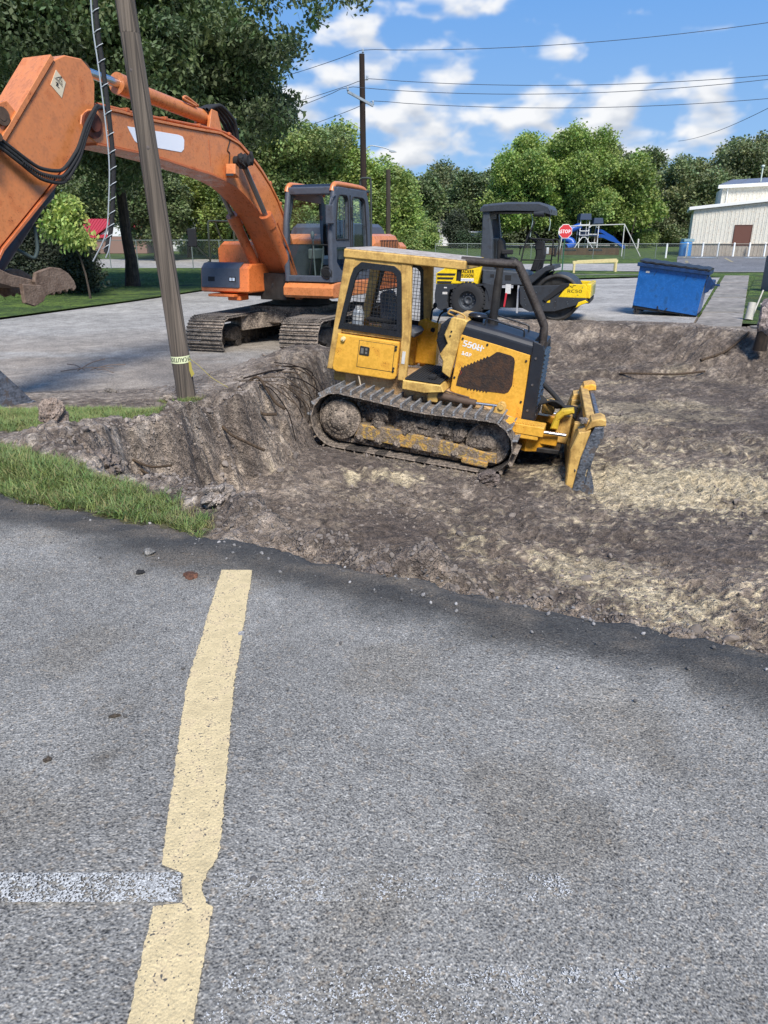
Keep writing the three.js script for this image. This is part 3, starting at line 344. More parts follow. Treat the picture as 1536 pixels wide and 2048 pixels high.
// an endless chain of shoes: path of two wheels and sagging top run, returns points with tangents
function trackLoop(n, a, b, sag) { // a, b: [x, y, r] rear and front wheels
  const pts = []; const add = (x, y) => pts.push([x, y]); const arc = (c, t0, t1, k) => { for (let i = 0; i <= k; i++) { const t = mix(t0, t1, i / k); add(c[0] + Math.cos(t) * c[2], c[1] + Math.sin(t) * c[2]); } };
  arc(a, -Math.PI / 2, -Math.PI * 1.5, 40); for (let i = 1; i < 40; i++) { const t = i / 40; add(mix(a[0], b[0], t), mix(a[1] + a[2], b[1] + b[2], t) + sag(t)); } arc(b, Math.PI / 2, -Math.PI / 2, 40); for (let i = 1; i <= 40; i++) { const t = i / 40; add(mix(b[0], a[0], t), mix(b[1] - b[2], a[1] - a[2], t)); }
  const L = [0]; for (let i = 1; i < pts.length; i++) L.push(L[i - 1] + Math.hypot(pts[i][0] - pts[i - 1][0], pts[i][1] - pts[i - 1][1])); const tot = L.at(-1), out = []; let j = 0;
  for (let k = 0; k < n; k++) { const s = (k + .5) / n * tot; while (L[j + 1] < s) j++; const t = (s - L[j]) / (L[j + 1] - L[j]), dx = pts[j + 1][0] - pts[j][0], dy = pts[j + 1][1] - pts[j][1]; out.push([mix(pts[j][0], pts[j + 1][0], t), mix(pts[j][1], pts[j + 1][1], t), Math.atan2(dy, dx)]); }
  out.pitch = tot / n; return out;
}
function bolts(name, pts, z, r, mat, parent) { const g = mb().cyl([0, 0, 0], [0, 0, .014], r, r * .9, 8).geo(); for (const [x, y] of pts) part(name, g, mat, parent).position.set(x, y, z); }
function lump(w, h, d, seed, amt = .25, det = 3) { const g = new THREE.IcosahedronGeometry(1, det), p = g.attributes.position; for (let i = 0; i < p.count; i++) { const x = p.getX(i), y = p.getY(i), z = p.getZ(i); const q = 1 + (fbm(x * 1.6 + z * 1.1 + 9, y * 1.6 - z * 1.3 + seed, 3, seed) - .5) * 2 * amt; p.setXYZ(i, x * w * q, y * h * q, z * d * q); } g.computeVertexNormals(); return g; }
function decal(name, w, h, draw, parent, pos, rot = [0, 0, 0], o = {}) { const t = canvasTex(o.px || 256, Math.round((o.px || 256) * h / w), draw); const g = new THREE.PlaneGeometry(w, h); const m = part(name, g, std([1, 1, 1], .6, 0, { map: t, alphaTest: .5, ...o.mat }), parent); m.position.set(...pos); m.rotation.set(...rot); return m; }

// ---------------------------------------------------------------- the bulldozer; X ahead, Z to its right hand side
{
  const dz = thing('bulldozer', 'yellow tracked bulldozer with meshed cab and front blade standing in the pit', 'bulldozer', [.6, -1.185, -10.65]);
  dz.rotation.order = 'YXZ'; dz.rotation.set(0, -R(17), -R(5.02));
  for (const sgn of [1, -1]) {
    const zc = sgn * .84, loop = trackLoop(44, [-.985, .365, .365], [1.08, .335, .335], t => -.02 * Math.sin(Math.PI * t) - .035 * Math.sin(Math.PI * t) ** 2 * (t > .4 ? 1 : .4));
    const chain = mb(); for (const [x, y, a] of loop) { const nx = -Math.sin(a), ny = Math.cos(a); for (const s of [-.085, .085]) chain.box(loop.pitch * .96, .07, .035, x - nx * .06, y - ny * .06, zc + s, { rz: a, b: .01 }); chain.cyl([x - nx * .07, y - ny * .07, zc - .12], [x - nx * .07, y - ny * .07, zc + .12], .022, .022, 8); }
    const tr = chain.build('track', M.mud, dz);
    const shoe = mb().box(loop.pitch * 1.06, .016, .62, 0, 0, 0, { b: .004 }).geo(), grouser = mb().box(.026, .07, .6, -loop.pitch * .42, .04, 0, { b: .006 }).geo(); const mats = [M.mud, M.mudPale, M.mud, M.mudPale, M.mudDark];
    const r = rng(5 + sgn); loop.forEach(([x, y, a], i) => { const s = part('track_shoe', shoe, y > .4 ? mats[Math.floor(r() * 4)] : mats[[0, 2, 4][Math.floor(r() * 3)]], tr); s.position.set(x - Math.sin(a) * .012, y + Math.cos(a) * .012, zc); s.rotation.z = a; const gr = part('grouser', grouser, y > .4 ? M.grouser : M.mud, tr); gr.position.copy(s.position); gr.rotation.z = a; });
    const sp = mb(); sp.lathe([[0, -.05], [.27, -.05], [.285, -.02], [.285, .02], [.27, .05], [.2, .055], [.19, .075], [.13, .08], [.12, .11], [.06, .115], [0, .115]], 40, new THREE.Matrix4().makeRotationX(Math.PI / 2 * sgn).setPosition(-.985, .355, zc + sgn * .14)); for (let i = 0; i < 23; i++) { const t = i / 23 * Math.PI * 2; sp.box(.05, .06, .06, -.985 + Math.cos(t) * .295, .355 + Math.sin(t) * .295, zc, { rz: t, b: .012 }); } for (let i = 0; i < 10; i++) { const t = i / 10 * Math.PI * 2; sp.cyl([-.985 + Math.cos(t) * .16, .355 + Math.sin(t) * .16, zc + sgn * .2], [-.985 + Math.cos(t) * .16, .355 + Math.sin(t) * .16, zc + sgn * .235], .019, .019, 6); } sp.build('sprocket', M.mud, dz);
    const id = mb(); id.lathe([[.1, -.07], [.24, -.06], [.27, -.1], [.3, -.1], [.305, 0], [.3, .1], [.27, .1], [.25, .05], [.12, .06], [.1, .11], [0, .11]], 40, new THREE.Matrix4().makeRotationX(Math.PI / 2 * sgn).setPosition(1.08, .33, zc + sgn * .02)); id.build('idler_wheel', M.mud, dz);
    for (let i = 0; i < 6; i++) { const x = -.68 + i * .27; mb().lathe([[0, -.2], [.05, -.2], [.055, -.15], [.095, -.15], [.095, -.11], [.075, -.1], [.075, .1], [.095, .11], [.095, .15], [.055, .15], [.05, .2], [0, .2]], 20, new THREE.Matrix4().makeRotationX(Math.PI / 2).setPosition(x, .135, zc)).cyl([x, .16, zc + sgn * .2], [x, .16, zc + sgn * .235], .035, .03, 8).build('track_roller', M.mud, dz); }
    const fr = mb().ext([[-.76, .15], [-.70, .33], [-.3, .34], [.55, .29], [1.22, .22], [1.24, .1], [.8, .08], [-.68, .135]], zc - .17, zc + .19, { b: .012 }); fr.box(.36, .1, .12, .95, .08, zc + sgn * .17, { rz: -.06, b: .03, s: 2 }); fr.build('track_frame', M.yellowMud, dz);
    // mud packed over the frame
    const mp = mb(); const rr = rng(31 + sgn); for (let i = 0; i < 22; i++) { const x = -.62 + rr() * 1.55; mp.add(lump(.1 + rr() * .12, .07 + rr() * .09, .1 + rr() * .06, 40 + i, .5, 2), m4(x, .32 + rr() * .17 - .05 * x, zc + sgn * (-.02 + rr() * .1), rr(), rr(), rr())); } mp.add(lump(.12, .1, .1, 77, .5, 3), m4(1.02, .32, zc + sgn * .1)); mp.box(1.7, .36, .1, .05, .45, zc - sgn * .05, { b: .03 }); mp.build('packed_mud', std([.85, .8, .75], .95, 0, { map: T.mud, bumpMap: T.mudBump, bumpScale: .02 }), dz).userData.kind = 'stuff';
  }
  // body between the tracks
  mb().ext([[-1.12, .36], [-1.14, .92], [-.2, .92], [.38, .86], [1.42, .6], [1.42, .34], [1.0, .3], [-.9, .3]], -.5, .5, { b: .015 }).build('main_frame', M.tan, dz);
  mb().box(.26, .2, .9, -1.2, .86, 0, { b: .02 }).box(.14, .3, .8, -1.17, .65, 0, { b: .02 }).build('rear_frame', M.yellowDull, dz);
  mb().ext([[-.22, .84], [-.22, .965], [.32, .965], [.36, .88], [.1, .83]], -.55, .74, { b: .01 }).build('step_frame', M.cream, dz);
  const mat = mb().box(.5, .02, 1.2, .05, .985, .11, { b: .005 }); for (let i = 0; i < 12; i++) mat.box(.018, .012, 1.16, -.16 + i * .038, 1.0, .11, { b: .003 }); mat.build('step_mat', M.rubber, dz);
  mb().box(.1, .05, .13, .15, 1.03, .55, { b: .012 }).build('pedal', M.blackMatte, dz); mb().box(.08, .04, .09, .22, 1.015, .3, { b: .012 }).build('pedal', M.blackMatte, dz);
  // cab: two sides alike
  for (const s of [1, -1]) {
    const z0 = s > 0 ? .57 : -.64, z1 = s > 0 ? .64 : -.57;
    const sd = mb();
    sd.ext([[-1.20, 2.47], [-1.04, 2.47], [-1.27, .95], [-1.37, .95]], z0, z1, { b: .012 });
    sd.ext([[-.42, 2.46], [-.27, 2.46], [-.2, 1.6], [-.2, .93], [-.32, .93], [-.325, 1.6]], z0, z1, { b: .012 });
    sd.ext([[-1.07, 2.47], [-.40, 2.46], [-.36, 2.28], [-.43, 2.36], [-.5, 2.41], [-.94, 2.42], [-1.02, 2.37], [-1.085, 2.22]], z0 + .006, z1 - .006, { b: .006 });
    sd.ext([[-1.24, 1.53], [-.31, 1.52], [-.31, 1.47], [-1.24, 1.475]], z0 + .004, z1 - .02, { b: .004 });
    sd.build(s > 0 ? 'cab_side_frame' : 'cab_side_frame', M.yellowDull, dz);
    const w = s > 0 ? .632 : -.632, wo = [[-1.235, 1.525], [-1.10, 2.22], [-1.06, 2.34], [-.96, 2.425], [-.5, 2.42], [-.41, 2.36], [-.385, 2.25], [-.315, 1.51]], wi = [[-1.155, 1.60], [-1.035, 2.2], [-1.0, 2.29], [-.93, 2.35], [-.52, 2.35], [-.46, 2.3], [-.44, 2.22], [-.385, 1.585]];
    const win = mb().ext(wo, w - .02, w + .02, { b: .006, holes: [wi] }).build('cab_window', M.black, dz);
    const wm = mb(), left = y => y < 2.2 ? mix(-1.155, -1.035, (y - 1.6) / .6) : mix(-1.035, -.95, (y - 2.2) / .15), right = y => mix(-.385, -.45, (y - 1.585) / .7);
    for (let y = 1.61; y < 2.34; y += .05) wm.box(right(y) - left(y), .006, .006, (right(y) + left(y)) / 2, y, w, { b: 0 });
    for (let x = -1.14; x < -.385; x += .05) { const y0 = 1.59, y1 = Math.min(2.34, x < -1.035 ? 1.6 + (x + 1.155) / .12 * .6 : 2.345, x > -.45 ? 1.585 + (-.385 - x) / .065 * .7 : 2.345); if (y1 - y0 > .03) wm.box(.006, y1 - y0, .006, x, (y0 + y1) / 2, w, { b: 0 }); }
    wm.build('wire_mesh', M.blackMatte, win);
    // panel under the window with its hatch
    const pn = mb().ext([[-1.225, 1.462], [-.335, 1.452], [-.345, .985], [-.36, .945], [-.42, .925], [-1.22, .93], [-1.27, .955], [-1.282, 1.0]], s > 0 ? .56 : -.665, s > 0 ? .665 : -.56, { b: .02, bs: 3 }).build('side_panel', M.yellow, dz);
    if (s > 0) {
      const ho = [[-.9, 1.405], [-.395, 1.40], [-.405, 1.04], [-.915, 1.045]];
      mb().ext(ho, .655, .6685, { b: .003 }).build('hatch', M.yellow, pn);
      mb().ext(ho.map(([x, y]) => [x + (x < -.7 ? -.006 : .006), y + (y > 1.2 ? .006 : -.006)]), .64, .6665, { b: 0 }).build('hatch_gap', M.blackMatte, pn);
      bolts('hinge_bolt', [[-.372, 1.385], [-.374, 1.345], [-.386, 1.09], [-.388, 1.05]], .664, .017, M.blackMatte, pn);
      mb().ext([[-.895, 1.235], [-.885, 1.33], [-.875, 1.338], [-.755, 1.33], [-.745, 1.32], [-.75, 1.215], [-.76, 1.208], [-.89, 1.212]], .66, .675, { b: .003 }).build('latch_plate', std([.03, .026, .02], .5), pn);
      { const lm = std([.16, .15, .13], .6); mb().box(.04, .075, .006, -.85, 1.272, .677, { b: 0 }).build('latch_marking', lm, pn); mb().box(.03, .03, .006, -.79, 1.298, .677, { b: 0 }).build('latch_marking', lm, pn); mb().box(.03, .03, .006, -.79, 1.25, .677, { b: 0 }).build('latch_marking', lm, pn); }
      mb().cyl([-1.135, 1.398, .66], [-1.135, 1.398, .70], .034, .03, 20).cyl([-1.135, 1.398, .70], [-1.135, 1.398, .712], .014, .012, 12).build('filler_cap', std(lin(236, 214, 160), .5), pn);
      mb().box(.045, .17, .004, -.263, 1.25, .643, { rz: -.02, b: 0 }).build('reflector_strip', M.white, pn);
    }
  }
  const rear = mb(); for (const y of [1.5, 2.44]) rear.box(.06, .08, 1.15, y > 2 ? -1.13 : -1.26, y, 0); rear.box(.05, .5, 1.1, -1.29, 1.2, 0); rear.build('cab_rear_frame', M.yellowDull, dz);
  mb().box(1.66, .115, 1.32, -.385, 2.515, 0, { b: .02 }).build('roof', M.yellowDull, dz);
  mb().box(1.62, .014, 1.28, -.385, 2.578, 0, { b: .006 }).add(lump(.18, .006, .1, 8, .3, 2), m4(.1, 2.586, .1)).build('roof_sheet', M.roofTop, dz);
  // seat, console, levers, jug rests on the ledge inside
  mb().ext([[-.95, 1.45], [-.5, 1.45], [-.46, 1.52], [-.52, 1.57], [-.8, 1.57], [-.84, 1.62], [-.95, 2.0], [-1.02, 2.03], [-1.06, 1.98], [-1.0, 1.55]], -.24, .24, { b: .04, bs: 3, m: m4(.22, 0, -.12) }).build('seat', std(lin(96, 98, 104), .7, 0, { map: T.wear }), dz);
  mb().box(.62, .06, .1, -.62, 1.66, .3, { b: .02 }).box(.5, .12, .3, -.72, 1.5, .42, { b: .02 }).build('armrest', M.blackMatte, dz);
  mb().ext([[-.36, 1.0], [-.36, 1.62], [-.28, 1.66], [-.06, 1.62], [-.04, 1.0]], -.62, -.4, { b: .02 }).build('side_console', M.yellowDeep, dz);
  mb().tube([[-.2, 1.6, -.5], [-.19, 1.78, -.48], [-.15, 1.84, -.46]], .014).tube([[-.1, 1.6, -.5], [-.06, 1.74, -.48], [.0, 1.8, -.46]], .014).add(lump(.03, .045, .03, 3, .1, 2), m4(-.15, 1.86, -.46)).add(lump(.035, .03, .03, 4, .1, 2), m4(.01, 1.81, -.46)).cyl([-.13, 1.52, -.4], [-.13, 1.52, -.37], .035, .03, 10).build('lever', M.blackMatte, dz);
  // dash and cowl
  mb().ext([[.12, 1.5], [.16, 1.72], [.26, 1.82], [.34, 1.82], [.34, 1.3], [.2, 1.32]], -.44, .46, { b: .03, bs: 2 }).box(.004, .05, .04, .135, 1.6, .44, { b: 0 }).build('dashboard', M.black, dz);
  mb().ext([[.305, 1.83], [.33, 1.845], [.49, 1.835], [.525, 1.81], [.465, 1.62], [.375, 1.04], [.26, 1.10], [.255, 1.25], [.2, 1.335], [.29, 1.49], [.235, 1.6]], .40, .503, { b: .012 }).ext([[.305, 1.83], [.33, 1.845], [.49, 1.835], [.525, 1.81], [.46, 1.6], [.29, 1.6]], -.503, .41, { b: .012 }).build('cowl', M.cream, dz);
  bolts('bolt', [[.33, 1.66], [.32, 1.6]], .5, .013, M.blackMatte, dz);
  mb().tube([[.24, 1.88, .44], [.27, 1.925, .44], [.42, 1.895, .42], [.47, 1.86, .4], [.475, 1.82, .4]], .012).tube([[.24, 1.88, .44], [.33, 1.85, .38], [.36, 1.82, .36]], .012).build('grab_handle', M.yellowDull, dz);
  // hood
  const sec = (x, yt, yb, half) => { const p = [], k = .09; p.push([x, yb, half]); p.push([x, yt - k, half]); for (let i = 1; i <= 5; i++) { const a = i / 6 * Math.PI / 2; p.push([x, yt - k + Math.sin(a) * k, half - .1 * (1 - Math.cos(a))]); } p.push([x, yt, half - .1]); return p.concat(p.map(([a, b, c]) => [a, b, -c]).reverse()); };
  mb().loft([sec(.45, 1.815, 1.63, .475), sec(.95, 1.745, 1.56, .475), sec(1.43, 1.665, 1.48, .475)]).build('hood', M.cowl, dz);
  mb().ext([[.452, 1.64], [.95, 1.565], [1.41, 1.485], [1.43, .56], [1.05, .6], [.40, .86]], -.48, .48, { b: .01 }).build('hood_side', M.yellow, dz);
  const scr = [[.475, .945], [.49, 1.08], [.515, 1.17]]; for (let i = 0; i < 9; i++) { const t = i / 9; scr.push([mix(.53, .9, t) - .012, mix(1.19, 1.40, t) + .022], [mix(.53, .9, t) + .014, mix(1.19, 1.40, t) + .008]); } scr.push([.965, 1.465], [1.0, 1.47], [1.16, 1.445], [1.205, 1.42], [1.225, 1.37], [1.235, 1.05], [1.2, .96], [1.15, .93], [1.06, .93]); for (let i = 0; i < 7; i++) { const t = i / 7; scr.push([mix(.9, .6, t) + .02, mix(.925, .93, t)], [mix(.9, .6, t), mix(.925, .93, t) - .026], [mix(.9, .6, t) - .012, mix(.925, .93, t)]); }
  mb().ext(scr, .474, .486, { b: 0 }).build('side_screen', M.rust, dz, 'rusty peeling black side screen');
  bolts('bolt', [[.49, 1.585], [1.37, 1.4], [1.385, .85], [.44, 1.05], [.83, 1.545]], .478, .016, M.blackMatte, dz);
  decal('number_decal', .36, .13, (c, w, h) => { c.clearRect(0, 0, w, h); c.fillStyle = '#e9e7e2'; c.font = `bold ${h * .9}px sans-serif`; c.fillText('550H', w * .06, h * .84); const r = rng(4); for (let i = 0; i < 5; i++) { c.beginPath(); c.ellipse(r() * w * .86 + w * .06, h * (.25 + r() * .55), w * (.02 + r() * .04), h * .08, r(), 0, 7); c.fill(); } }, dz, [.655, 1.505, .4835], [0, 0, -.16], { px: 384 });
  decal('model_decal', .17, .085, (c, w, h) => { c.clearRect(0, 0, w, h); c.fillStyle = '#f2efe8'; c.font = `bold ${h * .82}px sans-serif`; c.fillText('LGP', w * .1, h * .8); const r = rng(6); for (let i = 0; i < 5; i++) { c.beginPath(); c.ellipse(w * (.1 + r() * .75), h * (.35 + r() * .4), w * .05, h * .09, r(), 0, 7); c.fill(); } }, dz, [.575, 1.385, .4835], [0, 0, -.16]);
  mb().tube([[.505, 1.09, .485], [.53, 1.13, .487], [.5, 1.16, .487]], .004, 5).build('red_scrawl', std(lin(150, 48, 40), .6), dz);
  // radiator guard with louvers
  mb().ext([[1.425, 1.665], [1.56, 1.635], [1.585, 1.56], [1.6, .56], [1.42, .56]], .38, .49, { b: .012 }).ext([[1.425, 1.665], [1.56, 1.635], [1.585, 1.56], [1.6, .56], [1.42, .56]], -.49, -.38, { b: .012 }).box(.12, .1, .78, 1.52, 1.6, 0).box(.14, .12, .78, 1.53, .62, 0).box(.06, 1.0, .78, 1.46, 1.1, 0).build('radiator_guard', M.cowl, dz);
  for (let i = 0; i < 15; i++) mb().box(.1, .012, .78, 1.56 + i * .0004, .72 + i * .0565, 0, { rz: -.55, b: .003 }).build('louver', M.black, dz);
  bolts('bolt', [[1.49, 1.45], [1.49, .75], [1.5, 1.1]], .488, .017, M.steel, dz);
  // exhaust, pre-cleaner, handrail
  mb().cyl([.79, 1.7, 0], [.79, 1.83, 0], .085, .075, 20).cyl([.79, 1.8, 0], [.79, 2.36, 0], .058, .056, 20).cyl([.79, 2.3, 0], [.79, 2.62, 0], .05, .05, 20, true).build('exhaust_stack', std(lin(70, 68, 68), .6, .3, { map: T.grimy }), dz);
  mb().lathe([[0, 0], [.075, 0], [.075, .06], [.13, .07], [.135, .1], [.1, .13], [0, .14]], 28, m4(.6, 1.77, .14)).build('air_precleaner', M.black, dz);
  for (const z of [.34, -.2]) mb().tube([[.74, 1.76, z], [.75, 1.85, z], [.80, 1.86, z], [1.22, 1.785, z], [1.27, 1.76, z], [1.28, 1.68, z]], .012).build('hood_rail', M.black, dz);
  // sweep from roof to hood front
  mb().tube([[.36, 2.57, .56], [1.06, 2.585, .53]], .052, 4, 1).tube([[1.02, 2.61, .53], [1.10, 2.57, .525], [1.5, 1.92, .46], [1.53, 1.82, .45], [1.54, 1.62, .44]], .055, 4, 14).build('limb_riser', M.rustyBar, dz);
  mb().cyl([.36, 2.5, .6], [.36, 2.32, .6], .035, .03, 14).cyl([.4, 2.52, .6], [.43, 2.52, .6], .02, .02, 10).build('work_light', M.blackMatte, dz);
  // lift cylinder, lug
  const lc = mb().box(.15, .2, .1, .2, .8, .6, { b: .02 }).box(.2, .06, .1, .2, .93, .58, { b: .01 }).build('cylinder_bracket', M.yellowDull, dz);
  mb().cyl([.27, .80, .6], [.80, .765, .6], .058, .05, 18).cyl([.3, .88, .6], [.7, .83, .6], .012, .012, 8).build('cylinder_barrel', M.brown, lc);
  mb().cyl([.78, .767, .6], [1.1, .775, .6], .02, .02, 14).build('cylinder_rod', M.chrome, lc);
  mb().tube([[-.05, .93, .56], [.0, .86, .6], [.15, .82, .62]], .012).tube([[-.05, .9, .56], [.02, .83, .6], [.18, .8, .62]], .012).build('hose', M.rubber, lc);
  mb().ext([[1.02, .5], [1.04, .66], [1.1, .82], [1.14, .85], [1.19, .84], [1.215, .79], [1.22, .5]], .57, .64, { b: .01 }).cyl([1.15, .78, .63], [1.15, .78, .67], .04, .036, 16).build('lift_lug', M.yellowDull, dz);
  // push arm with its row of studs, curved C frame, rods
  const pa = mb().box(.58, .13, .3, 1.48, .57, .68, { rz: -.02, b: .012 }).box(.42, .075, .2, 1.5, .475, .72, { b: .02 }); for (let i = 0; i < 13; i++) pa.box(.02, .03, .05, 1.23 + i * .034, .64, .8, { b: .004 }); pa.build('push_arm', M.yellow, dz);
  for (const s of [1, -1]) mb().box(.7, .16, .16, 1.6, .42, s * .5, { b: .015 }).build('push_beam', M.yellowDeep, dz);
  const ring = mb(); const rp = []; for (let i = 0; i <= 18; i++) { const a = mix(-1.25, 1.25, i / 18); rp.push([1.36 + Math.cos(a) * .62, Math.sin(a) * .72]); } const outer = rp, inner = rp.map(([x, z]) => [x - .1, z * .84]); const secs = outer.map((o, i) => [[o[0], .24, o[1]], [o[0], .4, o[1]], [inner[i][0], .42, inner[i][1]], [inner[i][0], .22, inner[i][1]]]); ring.loft(secs); for (const i of [10, 14]) ring.box(.03, .14, .03, rp[i][0] + .012, .32, rp[i][1], { b: .006 }); ring.build('curved_frame', M.yellowDeep, dz);
  mb().ext([[1.2, .2], [2.0, .24], [2.0, .3], [1.2, .28]], -.5, .6, { b: .01 }).build('belly_plate', M.darkSteel, dz);
  mb().cyl([1.72, .53, .66], [2.05, .525, .62], .022, .022, 14).cyl([1.72, .53, -.5], [2.05, .525, -.5], .022, .022, 14).build('angle_rod', M.chrome, dz);
  mb().ext([[1.82, .52], [1.86, .72], [1.93, .80], [2.08, .84], [2.1, .78], [1.98, .72], [1.93, .66], [1.92, .52]], .25, .4, { b: .02 }).build('hose_guard', std(lin(222, 190, 60), .5, 0, { map: T.wear }), dz);
  const hs = mb(); for (let i = 0; i < 6; i++) hs.tube([[1.55, .75 + i * .02, .1 - i * .07], [1.8, .85 - i * .03, .12 - i * .06], [2.0, .75, .1 - i * .05], [2.12, .62 + i * .02, -i * .05]], .018); hs.tube([[1.58, 1.0, -.25], [1.78, .86, -.2], [1.95, .72, -.1]], .035); hs.build('hydraulic_hose', M.rubber, dz);
  mb().box(.2, .4, .5, 1.98, .5, 0, { b: .03 }).box(.18, .2, .24, 1.72, .68, -.28, { b: .03 }).build('blade_mount', M.yellowDull, dz);
  // blade
  const bl = new THREE.Group(); bl.name = 'blade'; bl.position.set(2.18, 0, 0); bl.rotation.y = R(5); dz.add(bl);
  const W = 1.27, cur = []; for (let i = 0; i <= 12; i++) { const t = i / 12, y = mix(-.05, .86, t); cur.push([.02 + .95 * (t - .52) ** 2 * .78, y]); } const back = cur.map(([x, y]) => [x - .045, y]).reverse();
  mb().ext([...cur, ...back], -W, W, { b: .004 }).build('moldboard', M.steel, bl, 'worn grey moldboard');
  mb().ext([[.18, .06], [.215, -.11], [.255, -.12], [.23, .08]], -W - .02, W + .02, { b: .004 }).build('cutting_edge', M.steel, bl);
  for (const s of [1, -1]) { mb().ext([[.1, .85], [.2, .87], [.22, .74], [.16, .55], [.14, .35], [.18, .1], [.22, -.13], [.18, -.14], [.05, -.06], [-.03, .02], [.0, .45], [.05, .72]], s > 0 ? W - .01 : -W - .045, s > 0 ? W + .045 : -W + .01, { b: .01, holes: [[[.075, .2], [.09, .33], [.125, .32], [.125, .12], [.1, .1]]] }).build('end_plate', M.steel, bl); mb().ext([[-.12, .02], [-.14, .52], [-.08, .76], [.06, .80], [.02, .42], [.02, .0]], s > 0 ? W - .3 : -W - .02, s > 0 ? W + .02 : -W + .3, { b: .015 }).build('end_brace', M.yellowDull, bl); mb().ext([[.0, .78], [.05, .92], [.16, .96], [.22, .94], [.23, .87], [.1, .84]], s > 0 ? W - .35 : -W - .02, s > 0 ? W - .02 : -W + .35, { b: .015 }).build('corner_cap', s > 0 ? M.yellowDull : M.yellow, bl); }
  mb().box(.16, .2, 2 * W - .5, -.03, .15, 0, { b: .02 }).box(.12, .13, 2 * W - .3, .06, .82, 0, { b: .02 }).box(.14, .5, .12, -.03, .45, .5, { b: .02 }).box(.14, .5, .12, -.03, .45, -.5, { b: .02 }).box(.14, .5, .12, -.03, .45, -.95, { b: .02 }).box(.14, .5, .12, -.03, .45, .92, { b: .02 }).build('rear_rib', M.yellowDull, bl);
  mb().add(lump(.05, .1, .4, 12, .4, 3), m4(-.02, .29, W - .35)).add(lump(.06, .03, .12, 13, .4, 3), m4(-.03, .87, W - .2)).build('dried_mud', M.mudPale, bl).userData.kind = 'stuff';
  // a thin stick lying on the track
  const st = mb().tube([[-.83, .80, .7], [-.9, .93, .62], [-.94, 1.03, .56]], .011, 6).build('stick', std(lin(176, 158, 132), .9)); st.applyMatrix4(dz.matrix); dz.updateMatrix(); st.position.copy(dz.position); st.quaternion.copy(dz.quaternion); tag(st, 'pale stick leaning on the bulldozer track below the filler cap', 'stick');
  const jug = new THREE.Group(); jug.name = 'water_jug'; scene.add(jug); dz.updateMatrixWorld(); jug.position.copy(V(-1.0, 1.56, .5).applyMatrix4(dz.matrixWorld)); jug.quaternion.copy(dz.quaternion); tag(jug, 'clear ribbed jug with white lid and label inside the bulldozer cab', 'jug');
  mb().lathe([[0, 0], [.075, 0], [.082, .03], [.075, .06], [.082, .09], [.075, .13], [.082, .17], [.078, .2], [.06, .24], [.045, .25]], 20).build('jug_body', std([.42, .45, .47], .25), jug); mb().cyl([0, .245, 0], [0, .285, 0], .05, .05, 18).build('jug_lid', M.white, jug); mb().cyl([0, .1, 0], [0, .165, 0], .0835, .0835, 20, true).cyl([0, .02, 0], [0, .045, 0], .083, .083, 20, true).build('jug_label', M.white, jug);
}
